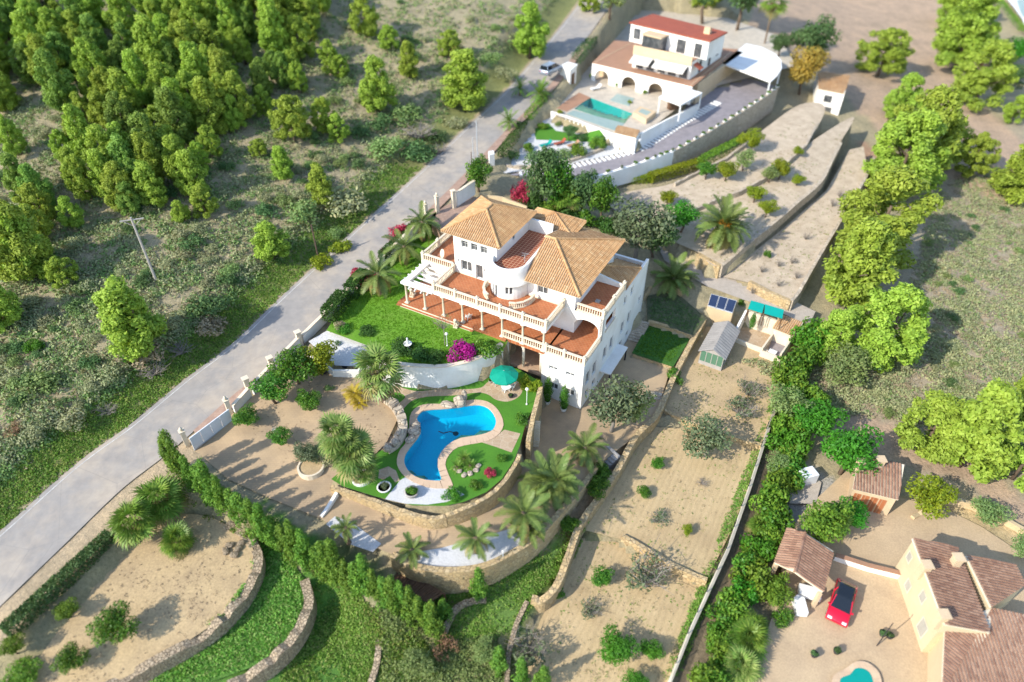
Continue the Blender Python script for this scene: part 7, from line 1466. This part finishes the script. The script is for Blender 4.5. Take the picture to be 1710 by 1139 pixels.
MB().add([(*(a+d*.25+nn),6.5),(*(a+d*.75+nn),6.5),(*(a+d*.75+nn),9.0),(*(a+d*.25+nn),9.0)],[(0,1,2,3)]).build('door', M('wood_brown'), gp)
nthing('gate_post','white square gate post at the lower drive entrance','gate post',[(112,800),(140,795),(145,815),(118,820)],6.9,3.8,'white_paint')
# drive wall with box planters, white slabs along the drive
W1 = [(470,950,5.0),(680,930,5.05),(950,848,5.2),(1088,800,5.4)]; W2 = [(1088,800,5.4),(1250,712,5.9),(1400,622,6.4),(1530,540,6.9),(1640,462,7.2)]
pw_('white rendered half of the curved mauve drive wall', W1, [1.6,2.2,2.8,3.2], th=.45, mat='wall_white', name='drive_wall', crv=True, rough=.02); pw_('grey stone half of the curved mauve drive wall', W2, [3.4,3.6,3.8,4,4], th=.45, mat='grey_stone', name='drive_wall', crv=True, rough=.02)
_fl = smooth([(a,b,z) for a,b,z in W1+W2[1:]], 8); bpm = MB().box(-.36,.36,-.13,.13,-.05,.16).mesh('box', M('white_paint'))
for i, (a, b, z) in enumerate(_fl[4::2]):
    x, y = un(*q3(a,b), z); o = thing('box_planter', ORD[i]+' white box planter on the curved mauve drive wall, counted from the lower end', 'planter', (x,y,z+.03), .5, 'box planters on the drive wall'); inst('box', bpm, o); inst('plant', PROTO[('bush_hedge_leaf','bush_olive_leaf','bush_citrus_leaf')[i%3]][0][0][0][1], o, (0,0,.1), (0,0,i), (.42,.3,.34))
sl = thing('stepping_slabs', 'row of white slabs set along the edge of the mauve drive', 'paving slabs'); SM = MB().box(-.2,.2,-.75,.75,-.2,.06).mesh('slab', M('white_paint')); SE = smooth([(265,912,4.25),(420,900,4.3),(560,872,4.35),(700,842,4.4),(820,812,4.5),(905,790,4.55),(1010,732,4.8),(1120,662,5.1),(1240,588,5.6),(1330,530,6.0)], 12)
SW = np.array([(*un(*q3(a,b), z), z) for a, b, z in SE]); sd2 = np.r_[0, np.cumsum(np.linalg.norm(np.diff(SW[:,:2],axis=0),axis=1))]
for s in np.arange(.5, sd2[-1], .82):
    p = [np.interp(s, sd2, SW[:,k]) for k in range(3)]; q = [np.interp(s+.2, sd2, SW[:,k]) for k in range(3)]; z = float(gz(np.array([p[0]]),np.array([p[1]]))[0]); inst('slab', SM, sl, (p[0],p[1],max(z,p[2]-.3)+.05), (0,0,math.atan2(q[1]-p[1],q[0]-p[0])))
sheet('garden_turf', [un(*q3(*p), 4.9) for p in ((352,700),(385,668),(430,665),(470,698),(600,712),(715,735),(728,765),(640,745),(520,742),(365,738))], lambda x, y: gz(x,y), M('turf'), .03, 2, 'curved strip of green turf in the gravel garden')
pw_('low rubble edging in front of the gravel garden', [(205,868,4.7),(300,878,4.7),(430,868,4.75),(560,838,4.8),(720,782,4.9)], .9, th=.5, mat='grey_stone', crv=True, rough=.08)
for i, (a, b, wp, k, lab) in enumerate(((240,840,30,'bush_scrub_dark','dark shrub at the pointed end of the gravel garden'),(330,800,26,'bush_hedge_leaf','yellow shrub at the pointed end of the gravel garden'),(350,845,34,'bush_scrub_dark','dark ground shrub along the rubble edging, left one'),(430,845,36,'bush_hedge_dark','ground shrub along the rubble edging, second one'),(510,835,36,'bush_scrub_green','ground shrub along the rubble edging, third one'),(590,820,38,'bush_hedge_leaf','ground shrub along the rubble edging, fourth one'),(690,790,38,'bush_hedge_leaf','green shrub along the rubble edging nearest the white shed'),(700,755,26,'bush_scrub_dark','dark shrub before the white shed'),
    (540,740,26,'tree_dark','little tree in the middle of the gravel garden'),(600,745,24,'bush_scrub_dark','dark shrub beside the little gravel garden tree'),(480,665,16,'bush_scrub_green','spiky shrub on the white gravel, left one'),(570,690,16,'bush_scrub_dark','spiky dark shrub on the white gravel, middle one'),(655,700,16,'bush_scrub_green','spiky shrub on the white gravel, right one'),(520,695,14,'bush_scrub_dark','tiny dark shrub on the white gravel'),
    (490,600,14,'bush_citrus_yellow','yellow shrub at the corner of the white pool wall'),(400,680,22,'bush_hedge_leaf','shrub on the garden turf strip'),(860,545,10,'bush_citrus_yellow','small bright plant on the pool deck'),(795,455,12,'bush_hedge_leaf','potted plant between the first and second arch'),(945,495,12,'bush_hedge_leaf','potted plant between the second and third arch'),(660,410,12,'bush_hedge_leaf','potted plant at the left of the first arch'))):
    zz = NB+.02 if b < 610 else None; plant('shrub' if k[0]=='b' else 'garden_tree', k, *q3(a,b), wp*.9, lab, 'shrub' if k[0]=='b' else 'tree', None, 1.0, z=zz)
for a, b, mt, lab in ((415,775,'green_sheet','teal sun lounger in the gravel garden'),(490,765,'roof_red','brown red sun lounger left of the small tree'),(560,775,'floor_brown','brown sun lounger right of the small tree'),(680,475,'frame_white','white lounger on the cream pool deck')):
    x, y, z = hitg(*q3(a,b)) if b > 600 else (*un(*q3(a,b),NB),NB); o = thing('sun_lounger', lab, 'sun lounger', (x,y,z), .5); MB().box(-.95,.5,-.32,.32,.28,.38).build('seat', M(mt), o); MB().add([(.5,-.32,.28),(1.0,-.32,.75),(1.0,.32,.75),(.5,.32,.28),(.5,-.32,.38),(.95,-.32,.85),(.95,.32,.85),(.5,.32,.38)],[(0,1,2,3),(7,6,5,4),(0,4,5,1),(3,2,6,7),(1,5,6,2)]).build('backrest', M(mt), o)
    for u in (-.85,.4):
        for v in (-.28,.28): MB().box(u-.03,u+.03,v-.03,v+.03,0,.3).build('leg', M('frame_white'), o)
clipped_hedge('dark green planting along the neighbour fence, lower half', (838,262), (880,205), 5.6, 1.3, 1.1, 'hedge_dark', 2600, 'loose_hedge'); clipped_hedge('dark green planting along the neighbour fence, upper half', (882,200), (938,140), 6.6, 1.3, 1.2, 'hedge_leaf', 2600, 'loose_hedge'); clipped_hedge('green planting between road and white house beyond the pavilion', (962,105), (1015,45), 8.8, 1.8, 1.5, 'hedge_dark', 3000, 'loose_hedge')
fb = thing('bar_fence', 'dark barred gate between the grey poles and the white gate post', 'gate'); A_, B_ = np.array(un(*q3(85,905),5.0)), np.array(un(*q3(130,840),5.2))
for i in range(12): p = A_+(B_-A_)*i/11; MB().bar((p[0],p[1],3.9),(p[0],p[1],5.6),.05,.05).build('bar', M('iron'), fb)
MB().bar((*A_,5.6),(*B_,5.6),.08,.08).build('rail', M('iron'), fb)
# white hut with orange roof, small red house, terrace with pool at the top right
q7 = lambda a, b: (1260+a/3.796, b/3.796)
hu = thing('white_hut', 'small white hut with an orange roof at the end of the gravel terraces', 'hut'); HP = [(385,590),(430,572),(575,595),(555,640)]; HX = [un(*q7(*p), 5.2) for p in [(405,562),(395,470),(600,500),(572,595)]]
MB().prism(HX, .5, [5.0,5.5,5.5,5.0]).build('wall', M('wall_white'), hu); tile_roof([[(*HX[0],5.15),(*HX[3],5.15),(*HX[2],5.7),(*HX[1],5.7)]], hu, mat='roof_tile', pitch=.3)
a, b = np.array(HX[0]), np.array(HX[3]); d = b-a; nn = np.array([d[1],-d[0]])/np.linalg.norm(d)*.02
if nn[1] > 0: nn = -nn
for f0, f1, z0, z1 in ((.3,.6,3.2,4.4),(.25,.7,.8,2.4)): MB().add([(*(a+d*f0+nn),z0),(*(a+d*f1+nn),z0),(*(a+d*f1+nn),z1),(*(a+d*f0+nn),z1)],[(0,1,2,3)]).build('window', M('pane'), hu)
rh = thing('red_house', 'little pink and red house behind pines at the right edge', 'house'); RX = [un(*q7(*p), 4.0) for p in ((1395,300),(1470,205),(1565,225),(1560,330),(1480,350))]
MB().prism(RX, 0, 3.6).build('wall', M('pavers_pink'), rh); MB().prism([un(*q7(*p), 4.2) for p in ((1465,320),(1475,205),(1568,225),(1560,335))], 3.61, 3.9).build('roof', M('tan_wall'), rh); MB().prism([un(*q7(*p), 3.2) for p in ((1460,340),(1465,310),(1565,325),(1555,355))], 0, 3.0).build('porch', M('roof_red'), rh)
sheet('far_terrace', [un(*q7(*p), 2.2) for p in ((1575,-20),(1640,60),(1690,130),(1715,190),(1800,190),(1800,-60))], lambda x, y: np.full(np.shape(x), 2.6), M('white_paint'), 0, 3, 'white terrace of a neighbour at the top right corner'); sheet('far_pool', [un(*q7(*p), 2.62) for p in ((1660,0),(1690,90),(1740,150),(1800,120),(1800,-20))], lambda x, y: np.full(np.shape(x), 2.62), M('teal_ledge'), .01, 3, 'corner of a pale pool at the top right')
clipped_hedge('curved clipped hedge edging the white corner terrace', (1668,5), (1705,52), 2.0, 1.2, 1.0, 'hedge_leaf', 2600); clipped_hedge('dark hedge strip below the small red house', (1640,108), (1700,150), 1.0, 1.4, 1.2, 'hedge_dark', 2600, 'loose_hedge')
# ------------------------------------------------------------------ the yellow villa and its court (lower right)
q5 = lambda a, b: (1230+a/2.719, 720+b/2.719); GZ0 = -5.35
plain('shutter', (.42,.39,.33), None, 2, .7, 0); plain('wall_yellow', (.60,.49,.31), (.55,.44,.28), .5, .85, .15, 30, fine=.05)
yv = thing('yellow_villa', 'yellow rendered villa with brown tiled roofs cut by the lower right corner', 'house')
def roofblock(P, par, drop=.25, mat='roof_tile_brown', wall='wall_yellow', zb=GZ0-.3, inset=.97):
    W = [(*un(*q5(a,b), z), z) for a, b, z in P]; tile_roof([W], par, mat=mat, pitch=.27); c = np.mean([w[:2] for w in W], axis=0)
    MB().prism([tuple(c+(np.array(w[:2])-c)*inset) for w in W], zb, [w[2]-drop for w in W]).build('wall', M(wall), par); return W
RA = roofblock([(1150,915,-1.6),(1000,525,-1.6),(798,487,-.7),(945,878,-.7)], yv); roofblock([(1310,700,-2.2),(1262,602,-2.2),(1040,565,-1.4),(1155,800,-1.4)], yv)
roofblock([(935,1190,-2.6),(1320,1250,-2.6),(1320,835,-1.9),(1158,802,-1.9)], yv); roofblock([(930,1190,-2.6),(1158,802,-1.9),(1150,918,-1.9),(945,886,-1.95)], yv)
for a, b, z in ((868,605,-.9),(1012,572,-1.2),(945,830,-.9)):
    x, y = un(*q5(a,b), z+.9); ch = MB().box(x-.32,x+.32,y-.32,y+.32,z-.9,z+.8).build('chimney', M('tan_wall'), yv); MB().box(x-.42,x+.42,y-.42,y+.42,z+.8,z+.95).build('cap', M('tan_wall'), ch)
a, b = np.array(RA[3][:2]), np.array(RA[2][:2]); c = np.mean([w[:2] for w in RA], axis=0); a = c+(a-c)*.97; b = c+(b-c)*.97; d = b-a; LL = np.linalg.norm(d); d /= LL; nn = np.array([-d[1],d[0]])*.03
if np.dot(nn, a-c) < 0: nn = -nn
for f, w_, z0, z1 in ((.10,1.2,-4.9,-3.2),(.36,.9,-3.0,-1.8),(.62,.9,-4.6,-3.4),(.85,.8,-2.8,-1.7)):
    p = a+d*LL*f+nn; o = MB().add([(*p,z0),(*(p+d*w_),z0),(*(p+d*w_),z1),(*p,z1)],[(0,1,2,3)]).build('window', M('cream_stone'), yv); p = p+nn*.3; MB().add([(*(p+d*.1),z0+.1),(*(p+d*(w_-.1)),z0+.1),(*(p+d*(w_-.1)),z1-.1),(*(p+d*.1),z1-.1)],[(0,1,2,3)]).build('pane', M('shutter'), o)
th = thing('tiled_cottage', 'small tiled cottage with two chimneys behind the courtyard', 'cottage'); CW = roofblock([(527,262,-2.5),(735,312,-2.5),(762,152,-1.7),(557,112,-1.7)], th, wall='tan_wall', inset=.93)
for a, b in ((572,135),(658,125)): x, y = un(*q5(a,b), -.8); ch = MB().box(x-.35,x+.35,y-.3,y+.3,-2.2,-.9).build('chimney', M('tan_wall'), th); MB().box(x-.45,x+.45,y-.4,y+.4,-.9,-.78).build('cap', M('tan_wall'), ch)
c = np.mean([w[:2] for w in CW], axis=0); a = c+(np.array(CW[0][:2])-c)*.93; b = c+(np.array(CW[1][:2])-c)*.93; d = b-a; LL = np.linalg.norm(d); d /= LL; nn = np.array([d[1],-d[0]])*.03
for i in range(4): p = a+d*LL*(.06+.2*i)+nn; MB().add([(*p,-5.2),(*(p+d*LL*.17),-5.2),(*(p+d*LL*.17),-3.1),(*p,-3.1)],[(0,1,2,3)]).build('door', M('terracotta'), th)
cp = thing('tiled_carport', 'open gabled carport with brown tiles beside the red car', 'carport'); zr, ze = -2.1, -3.0
E0, E1 = (*un(*q5(392,730), ze), ze), (*un(*q5(440,545), ze), ze); R0, R1 = (*un(*q5(265,640), zr), zr), (*un(*q5(312,462), zr), zr); W0, W1_ = (*un(*q5(172,598), ze), ze), (*un(*q5(232,440), ze), ze)
tile_roof([[E0,E1,R1,R0],[W1_,W0,R0,R1]], cp, mat='roof_tile_brown', pitch=.27, caps=[(R0,R1)])
for p in (E0, E1, W0, W1_): MB().box(p[0]-.15+(.2 if p in (W0,W1_) else -.2),p[0]+.15+(.2 if p in (W0,W1_) else -.2),p[1]-.15,p[1]+.15,-5.6,-3.15).build('post', M('tan_wall'), cp)
MB().prism([E1[:2],W1_[:2],(W1_[0],W1_[1]-.25),(E1[0],E1[1]-.25)], -5.6, -3.2).build('back_wall', M('tan_wall'), cp); MB().prism([W0[:2],W1_[:2],(W1_[0]+.25,W1_[1]),(W0[0]+.25,W0[1])], -5.6, -3.2).build('side_wall', M('tan_wall'), cp)
x, y = un(*q5(330,735), -5.0); o = MB().box(-.9,.9,-.5,.5,0,.55).build('trailer', M('frame_white'), None, False, (x,y,-5.2), -.3); tag(o, 'low white trailer in the mouth of the tiled carport', 'trailer')
x, y = un(*q5(285,800), -5.2); o = MB().prism([(-.5,-.7),(.4,-.8),(.5,.6),(0,.9),(-.45,.6)],0,.7).build('covered_load', M('frame_white'), None, False, (x,y,-5.35)); tag(o, 'white tarpaulin bundle on the courtyard near the carport', 'tarpaulin')
o, D = gwall('low wall with white gaps crossing the courtyard', [(*q5(450,562),-4.6),(*q5(600,610),-4.6),(*q5(785,655),-4.6)], .9, .3, 'wall_white', 'courtyard_wall', 'floor_brown', rough=0)
gwall('yellow stone wall at the back of the courtyard', [(*q5(800,390),-5.0),(*q5(960,300),-4.6),(*q5(1080,330),-4.6),(*q5(1230,400),-4.7),(*q5(1320,450),-4.8)], .8, .4, 'yellow_render')
sheet('shed_yard', [un(*q5(*p), -5.2) for p in ((250,190),(300,150),(385,235),(360,330),(240,330))], lambda x, y: np.full(np.shape(x), -5.15), M('gravel_grey'), 0, 1.6, 'grey yard behind the long hedge')
x, y = un(*q5(325,195), -4.2); o = MB().box(-.8,.8,-.6,.6,0,1.3).build('tank', M('gate_white'), None, False, (x,y,-5.2), .3); tag(o, 'small white tank in the grey yard behind the hedge', 'tank')
cpx = smooth([q5(*p) for p in ((470,1180),(472,1125),(515,1105),(540,1078),(580,1080),(612,1110),(625,1180))], 3); sheet('court_pool_rim', [un(a,b,GZ0+.1) for a,b in smooth([q5(*p) for p in ((430,1180),(440,1110),(490,1080),(545,1045),(600,1052),(650,1100),(665,1180))],3)], lambda x, y: np.full(np.shape(x), GZ0+.08), M('coping'), 0, 1.5, 'sand coloured rim of the courtyard pool'); sheet('court_pool_water', [un(a,b,GZ0+.1) for a,b in cpx], lambda x, y: np.full(np.shape(x), GZ0+.1), M('green_sheet'), .01, 1.5, 'turquoise water of the courtyard pool')
for a, b, lab in ((660,925,'dark potted palm on the courtyard, left one'),(692,935,'dark potted palm on the courtyard, right one'),(350,1020,'dark pot plant by the lower courtyard edge'),(452,1005,'dark thin pot plant near the courtyard pool')): pot(*q5(a,b), .3, .4, lab, 'bush_scrub_dark', .35, GZ0+.05, 'iron')
pole(*q5(640,970), q5(592,872)[1], 'thin dark lamp pole standing on the courtyard', 'iron', z=GZ0, r=.05)
